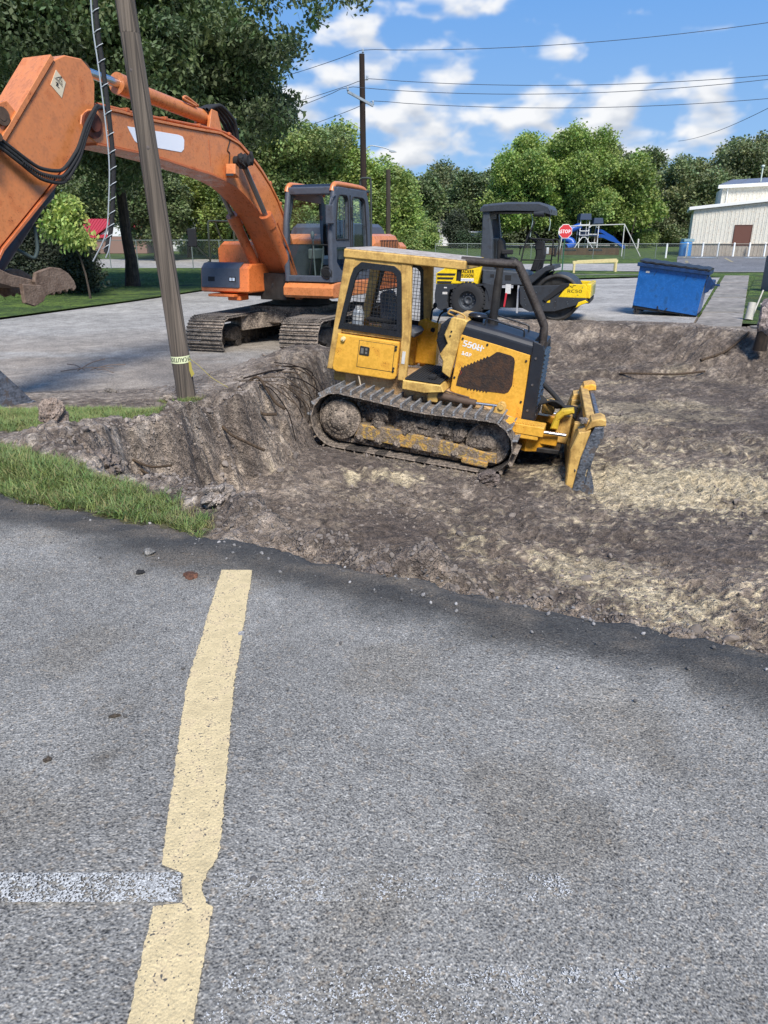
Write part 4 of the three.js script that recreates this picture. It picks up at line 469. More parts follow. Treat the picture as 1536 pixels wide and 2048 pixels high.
// ---------------------------------------------------------------- the excavator; X ahead, Z to its right hand side
{
  const ex = thing('excavator', 'orange tracked excavator with raised boom and grey cab on the road', 'excavator', [-1.75, -.45, -16], -1.98967);
  const O = painted([216, 134, 80], .55), OB = painted([238, 132, 70], .55), OD = painted([194, 110, 66], .6), grey = std(lin(84, 90, 102), .5, 0, { map: T.wear }), dk = M.blackMatte, deck = M.darkSteel;
  // tracks, turned against the house
  for (const sgn of [1, -1]) {
    const tk = new THREE.Group(); tk.name = 'track'; tk.position.set(.05, -.1, .08); tk.rotation.y = R(7); ex.add(tk);
    const zc = sgn * .97, loop = trackLoop(50, [-1.8, .36, .335], [1.85, .36, .335], t => -.02 * Math.sin(Math.PI * t));
    const shoe = mb().box(loop.pitch * 1.04, .02, .76, 0, 0, 0, { b: .004 }).geo(), gb = mb(); for (const k of [-.4, -.02, .36]) gb.box(.018, .034, .755, loop.pitch * k, .024, 0, { b: .005 }); const ggeo = gb.geo(); const r = rng(91 + sgn), mats = [M.mud, M.mudPale, M.mud];
    loop.forEach(([x, y, a]) => { const p = [x - Math.sin(a) * .02, y + Math.cos(a) * .02, zc]; const s = part('track_shoe', shoe, mats[Math.floor(r() * 3)], tk); s.position.set(...p); s.rotation.z = a; const g = part('grouser_bars', ggeo, y > .2 ? M.mudPale : M.mud, tk); g.position.set(...p); g.rotation.z = a; g.userData.kind = 'stuff'; });
    const ch = mb(); for (const [x, y, a] of loop) ch.box(loop.pitch * .95, .08, .2, x + Math.sin(a) * .06, y - Math.cos(a) * .06, zc, { rz: a }); ch.build('track_chain', M.mudDark, tk).userData.kind = 'stuff';
    mb().ext([[-1.7, .28], [-1.55, .5], [1.5, .5], [1.72, .44], [1.72, .32], [1.4, .22], [-1.4, .22]], zc - .2, zc + .2, { b: .02 }).build('track_frame', M.mudDark, tk);
    for (const x of [-1.8, 1.85]) mb().lathe([[0, -.13], [.25, -.12], [.28, -.05], [.28, .05], [.25, .12], [.12, .14], [0, .16]], 32, new THREE.Matrix4().makeRotationX(Math.PI / 2 * sgn * -1).setPosition(x, .36, zc)).build(x < 0 ? 'sprocket' : 'idler_wheel', M.mudDark, tk);
    for (let i = 0; i < 7; i++) mb().cyl([-1.2 + i * .4, .17, zc - .2], [-1.2 + i * .4, .17, zc + .2], .1, .1, 16).build('track_roller', M.mudDark, tk);
  }
  const uc = mb(); uc.box(1.5, .34, 1.5, 0, .58, 0, { b: .03 }); for (const [a, b] of [[1, 1], [1, -1], [-1, 1], [-1, -1]]) uc.bar([a * .4, .5, b * .4], [a * 1.1, .45, b * .9], .5, .3); const ucm = uc.build('undercarriage', M.mud, ex); ucm.rotation.y = R(7); ucm.position.z = .08;
  mb().lathe([[.0, .7], [.64, .7], [.64, .8], [.6, .82], [.6, .9], [.66, .92], [.66, 1.0], [0, 1.0]], 40).build('slew_ring', deck, ex);
  mb().ext([[-2.3, .96], [-2.3, 1.1], [1.05, 1.1], [1.05, .96]], -1.3, 1.3, { b: .02 }).build('house_deck', deck, ex);
  // skirts and side boxes
  mb().ext([[-.5, .97], [-.5, 1.26], [1.0, 1.26], [1.18, 1.24], [1.26, 1.16], [1.26, 1.02], [1.18, .97]], -1.42, -.34, { b: .03, bs: 3 }).build('cab_base', O, ex);
  mb().ext([[-2.1, 1.0], [-2.1, 1.62], [-.62, 1.62], [-.30, 1.55], [.25, 1.3], [.6, 1.26], [.6, 1.0]], -1.40, -1.2, { b: .02 }).build('side_skirt', OD, ex);
  const hood = mb().loft([-2.12, -1.9, -.75, -.52].map((x, i) => { const t = i === 0 || i === 3 ? .1 : 0, p = []; for (const [y, z] of [[1.1, -1.4], [1.95, -1.4], [2.08, -1.34], [2.12, -1.22], [2.12, 1.2], [2.08, 1.34], [1.95, 1.4], [1.1, 1.4]]) p.push([x, y - (y > 1.2 ? t : 0), z * (1 - t * .2)]); return p; })).build('engine_hood', O, ex);
  for (let i = 0; i < 11; i++) mb().box(.035, .22, .02, -1.86 + i * .085, 1.89, -1.398, { b: .004 }).build('vent_slot', dk, hood);
  for (let i = 0; i < 11; i++) mb().box(.035, .02, .2, -1.86 + i * .085, 2.115, -1.05, { b: .004 }).build('vent_slot', dk, hood);
  const up = mb().loft([-2.5, -2.4, -1.0, -.9].map((x, i) => { const t = i === 0 || i === 3 ? .08 : 0; return [[2.0, -.85], [2.26, -.8], [2.33, -.7], [2.33, .6], [2.26, .7], [2.0, .75]].map(([y, z]) => [x, y - (y > 2.1 ? t : 0), z]); })).build('upper_hood', grey, ex);
  for (let i = 0; i < 12; i++) mb().box(.05, .02, .3, -2.25 + i * .1, 2.325, -.5, { b: .004 }).build('vent_slot', dk, up);
  mb().loft([[-2.05, 0], [-2.5, .02], [-2.68, .1], [-2.74, .22]].map(([x, k]) => [[.98 + k * .5, -1.38 + k], [1.86 - k * .4, -1.38 + k], [1.95 - k * .4, -1.28 + k], [1.95 - k * .4, 1.28 - k], [1.86 - k * .4, 1.38 - k], [.98 + k * .5, 1.38 - k]].map(([y, z]) => [x, y, z]))).build('counterweight', O, ex);
  // tank and tool box on the right hand side
  mb().loft([[-.2, .0], [-.1, .06], [.78, .06], [.9, .0]].map(([x, k]) => [[1.1, .42], [1.84 + k, .42], [1.92 + k, .52], [1.92 + k, 1.28], [1.84 + k, 1.36], [1.1, 1.36]].map(([y, z]) => [x, y, z]))).build('fuel_tank', OB, ex);
  for (const z of [.6, 1.1]) mb().box(.01, .06, .16, .91, 1.32, z, { b: .003 }).tube([[.905, 1.35, z - .06], [.95, 1.36, z - .06], [.95, 1.36, z + .06], [.905, 1.35, z + .06]], .01).build('tank_handle', OD, ex);
  const bx = mb().ext([[.85, 1.05], [.85, 1.58], [1.44, 1.58], [1.58, 1.50], [1.62, 1.08], [1.56, 1.05]], .2, 1.32, { b: .03, bs: 3 }).build('tool_box', OB, ex);
  mb().ext([[1.40, 1.605], [1.50, 1.59], [1.60, 1.5], [1.635, 1.15], [1.60, 1.13], [1.38, 1.13]], .40, 1.30, { b: .03, bs: 3 }).build('light_panel', grey, bx);
  const eye = std([.75, .78, .8], .15, .2); mb().box(.012, .1, .16, 1.615, 1.3, .56, { rz: .12, b: .003 }).build('lamp_recess', dk, bx); mb().box(.012, .06, .05, 1.62, 1.3, .60, { rz: .12, b: .004 }).box(.012, .06, .05, 1.62, 1.3, .53, { rz: .12, b: .004 }).build('head_lamp', eye, bx); mb().box(.012, .09, .16, 1.615, 1.3, 1.05, { rz: .12, b: .003 }).box(.014, .03, .09, 1.62, 1.3, 1.05, { rz: .12, b: .003 }).build('lamp_slot', dk, bx);
  mb().box(.5, .05, .6, 1.45, 1.0, .8, { b: .012 }).box(.3, .1, .3, 1.4, .95, .6, { b: .02 }).build('step', OB, ex);
  mb().tube([[1.05, 1.1, 1.5], [1.0, 1.7, 1.5], [.98, 2.3, 1.5], [.92, 2.36, 1.5], [.2, 2.36, 1.5], [.12, 2.3, 1.5], [.1, 1.1, 1.5]], .02, 8, 60).tube([[.75, 2.36, 1.5], [.55, 2.0, 1.5], [.2, 1.95, 1.5]], .015).tube([[1.02, 1.65, 1.5], [1.2, 1.85, 1.62], [1.25, 1.95, 1.68]], .014).tube([[1.05, 1.6, 1.5], [1.2, 1.3, 1.55], [1.22, 1.05, 1.5]], .02).build('guard_rail', std(lin(58, 66, 54), .6), ex);
  mb().box(.05, .34, .2, 1.26, 2.05, 1.7, { b: .02, s: 2 }).build('mirror', dk, ex);
  // cab
  const cab = new THREE.Group(); cab.name = 'cab'; ex.add(cab);
  const z0 = -1.41, z1 = -.36, prof = [[-.42, 1.26], [-.48, 2.0], [-.42, 2.62], [-.3, 2.9], [.9, 2.93], [1.02, 2.86], [1.14, 2.35], [1.18, 2.0], [1.17, 1.26]];
  const wF = [[.53, 2.02], [.53, 2.72], [.6, 2.79], [.87, 2.79], [.95, 2.72], [1.03, 2.35], [1.05, 2.02]], wL = [[.55, 1.9], [1.05, 1.9], [1.05, 1.62], [.9, 1.48], [.62, 1.36], [.55, 1.4]], wR = [[-.28, 2.1], [-.2, 2.72], [-.12, 2.77], [.3, 2.78], [.36, 2.72], [.36, 1.65], [.2, 1.45], [-.3, 1.45]];
  mb().ext(prof, z0, z0 + .07, { b: .015, bs: 2, holes: [wF, wL, wR] }).build('cab_side', grey, cab); mb().ext(prof, z1 - .06, z1, { b: .015, holes: [[[-.3, 1.9], [-.25, 2.7], [.85, 2.75], [1.05, 2.3], [1.05, 1.9]]] }).build('cab_side', grey, cab);
  const rimT = (pts) => { const m = mb(); m.tube([...pts, pts[0]].map(([x, y]) => [x, y, z0 - .004]), .014, 6, pts.length * 6, true); return m; };
  rimT(wF).build('window_seal', dk, cab); rimT(wR).build('window_seal', dk, cab); mb().box(.014, .72, .012, .74, 2.4, z0 - .002, { b: 0 }).build('window_divider', M.greyPlastic, cab);
  for (const [n, w] of [['door_window', wF], ['door_lower_window', wL], ['rear_window', wR]]) { const s = new THREE.Shape(w.map(p => new THREE.Vector2(...p))); const g = new THREE.ShapeGeometry(s); g.translate(0, 0, z0 + .035); part(n, g, M.glass, cab); }
  mb().box(.012, 1.5, .02, .45, 2.05, z0 - .006, { b: 0 }).box(.06, .2, .03, .42, 2.5, z0 - .01, { b: .008 }).box(.06, .14, .03, .44, 1.62, z0 - .01, { b: .008 }).build('door_hinge', dk, cab);
  // front frame and windscreen
  const fx = y => y > 2.35 ? mix(1.14, 1.0, (y - 2.35) / .5) : mix(1.18, 1.14, clamp((y - 2.0) / .35)); const fr = mb();
  for (const z of [z0 + .05, z1 - .05]) fr.tube([[1.165, 1.27, z], [1.175, 2.0, z], [1.14, 2.35, z], [1.02, 2.84, z]], .055, 8, 24); fr.box(.09, .12, 1.04, 1.15, 1.32, -.885, { b: .02 }).box(.12, .14, 1.04, .99, 2.86, -.885, { b: .03 }); fr.build('cab_front_frame', grey, cab);
  const ws = mb().loft([[1.2, 1.38], [1.205, 2.0], [1.17, 2.35], [1.06, 2.8]].map(([x, y]) => [[x - .06, y, z0 + .09], [x - .02, y, -1.2], [x - .02, y, -.7], [x - .06, y, z1 - .09]]), { open: true }).build('windscreen', M.glass, cab);
  mb().box(.02, .02, .9, 1.17, 1.93, -.885, { b: .004 }).tube([[1.19, 1.4, -.9], [1.2, 1.75, -.98], [1.19, 2.0, -1.0]], .008).build('windscreen_bar', dk, cab);
  const sl = mb(); for (let i = 0; i < 1; i++) sl.lathe([[.0, .0], [.11, 0], [.12, .02], [.1, .035], [.09, .02], [0, .02]], 24, m4(1.19, 1.44, -1.28, 0, 0, -Math.PI / 2)); for (let i = -3; i <= 3; i++) sl.box(.008, .16, .01, 1.225, 1.44, -1.28 + i * .025, { b: 0, rx: .6 }); sl.build('speaker_grille', dk, cab);
  mb().box(.9, .05, 1.04, .0, 2.9, -.885, { b: .02 }).ext([[-.35, 2.88], [-.3, 2.95], [.2, 2.99], [.9, 2.98], [1.0, 2.92], [.98, 2.88]], z0 + .16, z1 - .06, { b: .02 }).build('cab_roof', M.black, cab);
  for (const z of [z0 + .07, z1 - .03]) mb().tube([[-.42, 2.86, z], [-.2, 2.95, z], [.85, 2.975, z], [1.0, 2.92, z], [1.04, 2.84, z]], .05, 8, 30).build('roof_edge', O, cab);
  mb().box(.06, .04, .06, .2, 3.0, z0 + .1, { b: .01 }).build('roof_stud', O, cab); mb().box(.06, .04, .06, .7, 3.01, z0 + .1, { b: .01 }).build('roof_stud', O, cab);
  mb().box(.06, 1.05, .96, -.36, 1.78, -.885).build('cab_rear_wall', dk, cab); mb().box(1.5, .04, .98, .4, 1.29, -.885).build('cab_floor', dk, cab);
  mb().ext([[-.1, 1.55], [.45, 1.55], [.48, 1.66], [.4, 1.72], [.12, 1.72], [.04, 1.8], [-.05, 2.35], [-.14, 2.38], [-.2, 2.3], [-.16, 1.6]], -1.2, -.75, { b: .05, bs: 3 }).build('cab_seat', std(lin(70, 88, 112), .8), cab);
  mb().box(.45, .2, .14, .5, 1.75, -.68, { b: .03 }).box(.45, .2, .14, .5, 1.75, -1.24, { b: .03 }).tube([[.95, 1.3, -.9], [.92, 1.7, -.86], [.9, 1.9, -.84]], .016).tube([[.95, 1.3, -1.0], [.92, 1.7, -1.05], [.9, 1.9, -1.06]], .016).tube([[.62, 1.85, -.68], [.66, 2.05, -.7]], .02).add(lump(.04, .07, .04, 5, .15, 2), m4(.67, 2.1, -.7)).build('cab_control', std(lin(90, 96, 96), .6), cab);
  mb().box(.03, .32, .16, 1.3, 2.45, -1.42, { b: .015, s: 2 }).tube([[1.05, 2.78, -1.42], [1.24, 2.72, -1.43], [1.3, 2.6, -1.42]], .014).tube([[1.15, 2.3, -1.42], [1.26, 2.32, -1.43]], .012).build('mirror', grey, cab);
  mb().tube([[-.52, 1.3, z0 + .02], [-.54, 2.4, z0 + .02], [-.53, 3.1, z0 + .02], [-.5, 3.15, z0 + .05], [-.48, 3.15, z0 + .2], [-.5, 3.05, z0 + .24], [-.52, 2.4, z0 + .24]], .022, 8, 50).build('hand_rail', std(lin(60, 66, 62), .6), ex);
  // boom
  const bt = [[.22, 1.12], [.3, 1.36], [.52, 1.6], [.72, 2.0], [.92, 2.42], [1.12, 2.7], [1.36, 2.95], [1.62, 3.16], [1.92, 3.36], [2.28, 3.54], [2.78, 3.64], [3.56, 3.63], [4.47, 3.63], [5.07, 3.66], [5.5, 3.66], [5.66, 3.63], [5.78, 3.55], [5.82, 3.44], [5.76, 3.32], [5.58, 3.24], [4.75, 3.2], [4.2, 3.155], [3.6, 3.08], [3.15, 3.035], [2.8, 2.975], [2.5, 2.9], [2.25, 2.79], [1.97, 2.64], [1.7, 2.44], [1.46, 2.2], [1.25, 1.94], [1.05, 1.68], [.85, 1.42], [.68, 1.15], [.5, .98], [.34, .98]];
  const boom = mb().ext(bt, -.22, .22, { b: .012 }).build('boom', O, ex);
  const topE = bt.slice(1, 15), lowE = bt.slice(19, 33);
  mb().ext([...topE.map(([x, y]) => [x - (x < 2.2 ? .03 : 0), y + (x < 2.2 ? .025 : .035)]), ...topE.slice().reverse()], -.245, .245, { b: .004 }).build('boom_top_plate', O, boom);
  mb().ext([...lowE, ...lowE.slice().reverse().map(([x, y]) => [x + (x < 2.2 ? .02 : 0), y - .026])], -.245, .245, { b: .004 }).build('boom_bottom_plate', OD, boom);
  mb().ext([[4.96, 3.51], [3.86, 3.52], [3.76, 3.505], [3.73, 3.46], [3.76, 3.33], [3.83, 3.285], [4.74, 3.30], [4.84, 3.34]], -.2265, -.218, { b: 0 }).build('white_panel', std(lin(246, 246, 250), .45), boom, 'white blank panel on the boom');
  for (const k of [0, 1]) mb().tube([[5.45, 3.72, -.19 + k * .06], [4.5, 3.70, -.19 + k * .06], [2.8, 3.70, -.19 + k * .06], [2.26, 3.60, -.19 + k * .06], [1.58, 3.22, -.19 + k * .06], [1.08, 2.76, -.19 + k * .06], [.86, 2.46, -.19 + k * .06], [.46, 1.68, -.19 + k * .06]], .02, 8, 60).build('boom_pipe', OD, boom);
  const clip = mb().box(.06, .05, .14, 0, 0, 0, { b: .01 }).geo(); for (const [x, y, a] of [[4.9, 3.71, 0], [4.1, 3.70, 0], [3.3, 3.70, 0], [2.5, 3.66, .3], [1.9, 3.42, .55], [1.3, 2.98, .75], [.98, 2.64, 1]]) { const c = part('pipe_clip', clip, OD, boom); c.position.set(x, y + .01, -.16); c.rotation.z = a; }
  mb().tube([[2.5, 3.6, -.225], [2.62, 3.42, -.23], [2.56, 3.38, -.23], [2.6, 3.2, -.23], [2.52, 3.12, -.24]], .008, 5).build('boom_cable', dk, boom);
  mb().box(.012, .38, .006, 3.1, 3.34, -.2215, { b: 0 }).build('weld_seam', OD, boom);
  mb().cyl([5.63, 3.45, -.3], [5.63, 3.45, .3], .085, .085, 24).cyl([5.63, 3.45, -.26], [5.63, 3.45, .26], .16, .16, 24).build('boom_pin', std(lin(120, 66, 50), .7, .2, { map: T.grimy }), boom);
  mb().cyl([2.4, 3.27, -.5], [2.4, 3.27, .5], .08, .08, 20).add(lump(.12, .12, .09, 6, .4, 3), m4(2.4, 3.27, -.38)).add(lump(.07, .1, .06, 7, .5, 3), m4(2.35, 3.3, -.5)).build('cylinder_pin', M.blackMatte, boom);
  const wl = mb().box(.2, .17, .17, 2.66, 3.1, -.33, { rz: .25, ry: .3, b: .015 }).build('work_lamp', O, boom); mb().box(.012, .12, .13, 2.762, 3.075, -.345, { rz: .25, ry: .3, b: .004 }).build('lamp_lens', std([.04, .04, .04], .15), wl);
  for (const z of [-.36, .36]) { const cy = mb().cyl([.72, 1.05, z], [1.73, 2.39, z], .095, .095, 20).cyl([1.62, 2.25, z], [1.77, 2.44, z], .118, .118, 20).cyl([.7, 1.02, z - .06], [.7, 1.02, z + .06], .13, .13, 16); for (let k = 0; k < 6; k++) { const a = k / 6 * 6.283; cy.box(.05, .05, .05, 1.70 + Math.cos(a) * .03, 2.35 + Math.cos(a) * .03, z + Math.sin(a) * .11, { b: .012 }); } cy.tube([[.9, 1.38, z - .09], [1.2, 1.85, z - .11], [1.55, 2.3, z - .11]], .018).build('boom_cylinder', OD, ex); mb().cyl([1.73, 2.39, z], [2.4, 3.27, z], .045, .045, 16).build('cylinder_rod', std([.2, .19, .18], .3, .7), ex); }
  mb().tube([[.9, 1.7, -.24], [1.1, 1.9, -.27], [1.05, 1.5, -.3], [.85, 1.25, -.25]], .02).tube([[.7, 1.2, .1], [1.0, 1.3, .3], [.9, 1.0, .4]], .03).tube([[.8, 1.3, -.1], [1.05, 1.2, 0], [1.0, .98, .1]], .03).tube([[.8, 1.2, -.4], [1.0, 1.25, -.2], [.9, .98, -.1]], .025).build('hydraulic_hose', M.rubber, ex);
  mb().box(.9, .5, .6, .62, 1.15, 0).box(.3, .5, .12, .78, 1.15, -.26).build('boom_foot', deck, ex);
  // arm cylinder over the boom
  mb().ext([[2.6, 3.62], [2.72, 3.98], [2.88, 4.0], [3.0, 3.64]], -.16, -.1, { b: .008 }).ext([[2.6, 3.62], [2.72, 3.98], [2.88, 4.0], [3.0, 3.64]], .1, .16, { b: .008 }).build('cylinder_bracket', O, boom);
  mb().cyl([2.8, 3.88, 0], [4.62, 4.05, 0], .105, .105, 24).cyl([4.52, 4.04, 0], [4.82, 4.07, 0], .135, .14, 24).build('arm_cylinder', O, ex); mb().cyl([4.8, 4.068, 0], [5.45, 4.12, 0], .062, .062, 18).build('cylinder_rod', M.chrome, ex); mb().cyl([5.5, 4.1, -.1], [5.5, 4.1, .1], .11, .11, 20).build('rod_eye', M.brown, ex);
  mb().tube([[3.1, 4.02, -.06], [3.4, 4.1, -.08], [3.5, 4.06, -.1], [3.2, 4.0, -.1]], .02).build('cylinder_pipe', O, ex); const hz = mb(); for (let i = 0; i < 4; i++) hz.tube([[2.95, 3.98, -.12 + i * .06], [2.6, 4.08, -.14 + i * .07], [2.25, 3.9, -.15 + i * .08], [2.1, 3.6, -.1 + i * .05]], .03); hz.build('hydraulic_hose', M.rubber, ex);
  // stick
  const stick = mb().ext([[5.52, 3.66], [5.46, 3.95], [5.5, 4.1], [5.64, 4.2], [5.92, 4.19], [6.12, 4.1], [7.2, 2.92], [8.45, 1.25], [8.52, 1.02], [8.4, .9], [8.22, .92], [7.33, 1.97], [6.5, 2.64], [5.97, 3.08], [5.75, 3.3]], -.21, .21, { b: .012 }).build('stick', O, ex);
  mb().ext([[6.12, 4.12], [6.14, 4.09], [7.22, 2.92], [8.2, 1.6], [8.26, 1.63], [7.26, 2.96], [6.17, 4.15]], -.235, .235, { b: .004 }).build('stick_flange', O, stick); mb().ext([[8.1, 1.02], [7.33, 1.95], [6.5, 2.62], [5.97, 3.06], [5.95, 3.03], [6.48, 2.59], [7.31, 1.92], [8.07, 1.0]], -.235, .235, { b: .004 }).build('stick_flange', OD, stick);
  mb().ext([[6.75, 3.42], [6.9, 3.56], [7.06, 3.5], [7.32, 3.14], [7.18, 2.95]], -.2, -.14, { b: .008 }).ext([[6.75, 3.42], [6.9, 3.56], [7.06, 3.5], [7.32, 3.14], [7.18, 2.95]], .14, .2, { b: .008 }).build('cylinder_bracket', O, stick);
  mb().cyl([7.02, 3.38, -.24], [7.02, 3.38, .24], .05, .05, 12).cyl([7.02, 3.38, -.235], [7.02, 3.38, -.2], .1, .1, 20).build('bracket_pin', M.brown, stick); mb().cyl([7.04, 3.38, 0], [8.3, 1.9, 0], .11, .11, 20).build('bucket_cylinder', O, ex);
  const dc = mb().ext([[6.1, 4.0], [5.97, 3.885], [6.07, 3.70], [6.22, 3.82]], -.216, -.208, { b: 0 }).build('warning_sticker', std(lin(222, 206, 176), .6), stick); decal('warning_drawing', .17, .22, (c, w, h) => { c.clearRect(0, 0, w, h); c.strokeStyle = '#2a2420'; c.lineWidth = w * .035; c.beginPath(); c.moveTo(w * .5, h * .06); c.lineTo(w * .8, h * .4); c.lineTo(w * .2, h * .42); c.closePath(); c.moveTo(w * .5, h * .1); c.lineTo(w * .45, h * .4); c.moveTo(w * .1, h * .5); c.lineTo(w * .92, h * .46); c.moveTo(w * .3, h * .25); c.lineTo(w * .7, h * .3); c.stroke(); c.fillStyle = '#2a2420'; c.fillRect(w * .3, h * .6, w * .3, h * .05); c.fillRect(w * .42, h * .55, w * .12, h * .22); c.fillRect(w * .55, h * .7, w * .2, h * .05); }, stick, [6.09, 3.865, -.2185], [0, Math.PI, -.72]);
  for (let i = 0; i < 3; i++) { const m = mb(), o = i * .05; m.tube([[5.45 - o, 3.68, -.25], [5.62, 3.66 - o * .3, -.33], [5.85, 3.42 - o, -.34], [6.05, 3.12 - o * 1.2, -.34], [6.35, 2.86 - o * 1.4, -.34], [6.7, 2.86 - o * 1.2, -.34], [7.0, 3.02 - o, -.32], [7.25, 3.18 - o, -.3]], .022, 10, 90); if (i === 2) for (let k = 0; k < 26; k++) { const t = k / 25, x = mix(6.2, 6.95, t), y = 2.84 - .09 + (t - .35) ** 2 * .36; m.add(new THREE.TorusGeometry(.027, .005, 6, 10), m4(x, y - .0, -.34, 0, Math.PI / 2, 0)); } m.build('stick_hose', M.rubber, ex); }
  mb().tube([[7.2, 3.15, -.3], [7.3, 3.02, -.33], [7.35, 2.86, -.32]], .03).cyl([7.22, 3.14, -.28], [7.22, 3.14, -.36], .045, .045, 12).build('hose_fitting', M.brown, ex);
  // thumb with its cylinder, bucket resting on the ground
  mb().ext([[6.2, 2.86], [6.32, 2.55], [6.5, 2.42], [6.75, 2.44], [6.7, 2.62]], -.13, .13, { b: .02 }).build('thumb_bracket', M.black, ex); mb().cyl([6.52, 2.52, 0], [7.45, 1.62, 0], .125, .125, 24).cyl([6.95, 2.11, 0], [7.0, 2.06, 0], .13, .13, 24).build('thumb_cylinder', std(lin(54, 56, 72), .45, 0, { map: T.wear }), ex); mb().tube([[6.7, 2.2, -.1], [6.72, 1.95, -.12], [6.78, 1.83, -.1], [6.95, 1.92, -.05], [7.3, 2.1, -.05]], .022).build('thumb_hose', std(lin(60, 74, 72), .7), ex);
  const bone = std(lin(136, 118, 106), .8, 0, { map: T.grimy, bumpMap: T.mudBump, bumpScale: .004 }); const tooth = (o, sx) => { const p = [[6.98, 1.66], [6.88, 1.69], [6.72, 1.72], [6.58, 1.70], [6.46, 1.63], [6.39, 1.54], [6.365, 1.46], [6.38, 1.44]]; for (let i = 0; i < 7; i++) p.push([6.42 + i * .055, 1.445 - (i % 2 ? 0 : .03) - i * .006], [6.445 + i * .055, 1.445 - i * .006]); p.push([6.88, 1.38], [6.98, 1.45], [7.02, 1.56]); return p.map(([x, y]) => [x * 1 + o, y + sx]); };
  mb().ext(tooth(0, 0), -.32, -.26, { b: .008 }).build('thumb_tine', bone, ex); mb().ext(tooth(.14, -.02), .22, .28, { b: .008 }).build('thumb_tine', bone, ex); mb().ext([[7.5, 1.75], [7.3, 1.66], [6.92, 1.56], [6.92, 1.47], [7.3, 1.5], [7.55, 1.58]], -.26, .22, { b: .012 }).build('thumb_arm', bone, ex);
  mb().ext([[7.02, 1.52], [7.3, 1.55], [7.3, 1.33], [7.16, 1.28], [7.02, 1.33], [6.93, 1.44]], -.42, -.36, { b: .008 }).build('thumb_tine', bone, ex);
  const bk = mb(); const sp = [[7.56, .17], [7.72, .36], [7.95, .62], [8.2, .92], [8.42, 1.06], [8.62, .98], [8.85, .7], [8.9, .4], [8.75, .16], [8.4, .06], [7.9, .09]]; bk.ext(sp, -.62, -.58, { b: .008 }).ext(sp, .58, .62, { b: .008 }); const shell = sp.slice(4).map(([x, y]) => [x, y]); bk.ext([...shell, ...shell.slice().reverse().map(([x, y]) => [mix(x, 8.3, .09), mix(y, .5, .09)])], -.6, .6, { b: 0 }); bk.ext([[7.5, .14], [7.6, .22], [8.0, .16], [8.0, .1]], -.66, .66, { b: .01 }); const bucket = bk.build('bucket', std(lin(196, 198, 206), .6, 0, { map: T.steel }), ex);
  for (let i = 0; i < 5; i++) mb().ext([[7.36, .1], [7.5, .2], [7.66, .2], [7.66, .12]], -.62 + i * .29, -.54 + i * .29, { b: .01 }).build('bucket_tooth', M.steel, bucket);
}
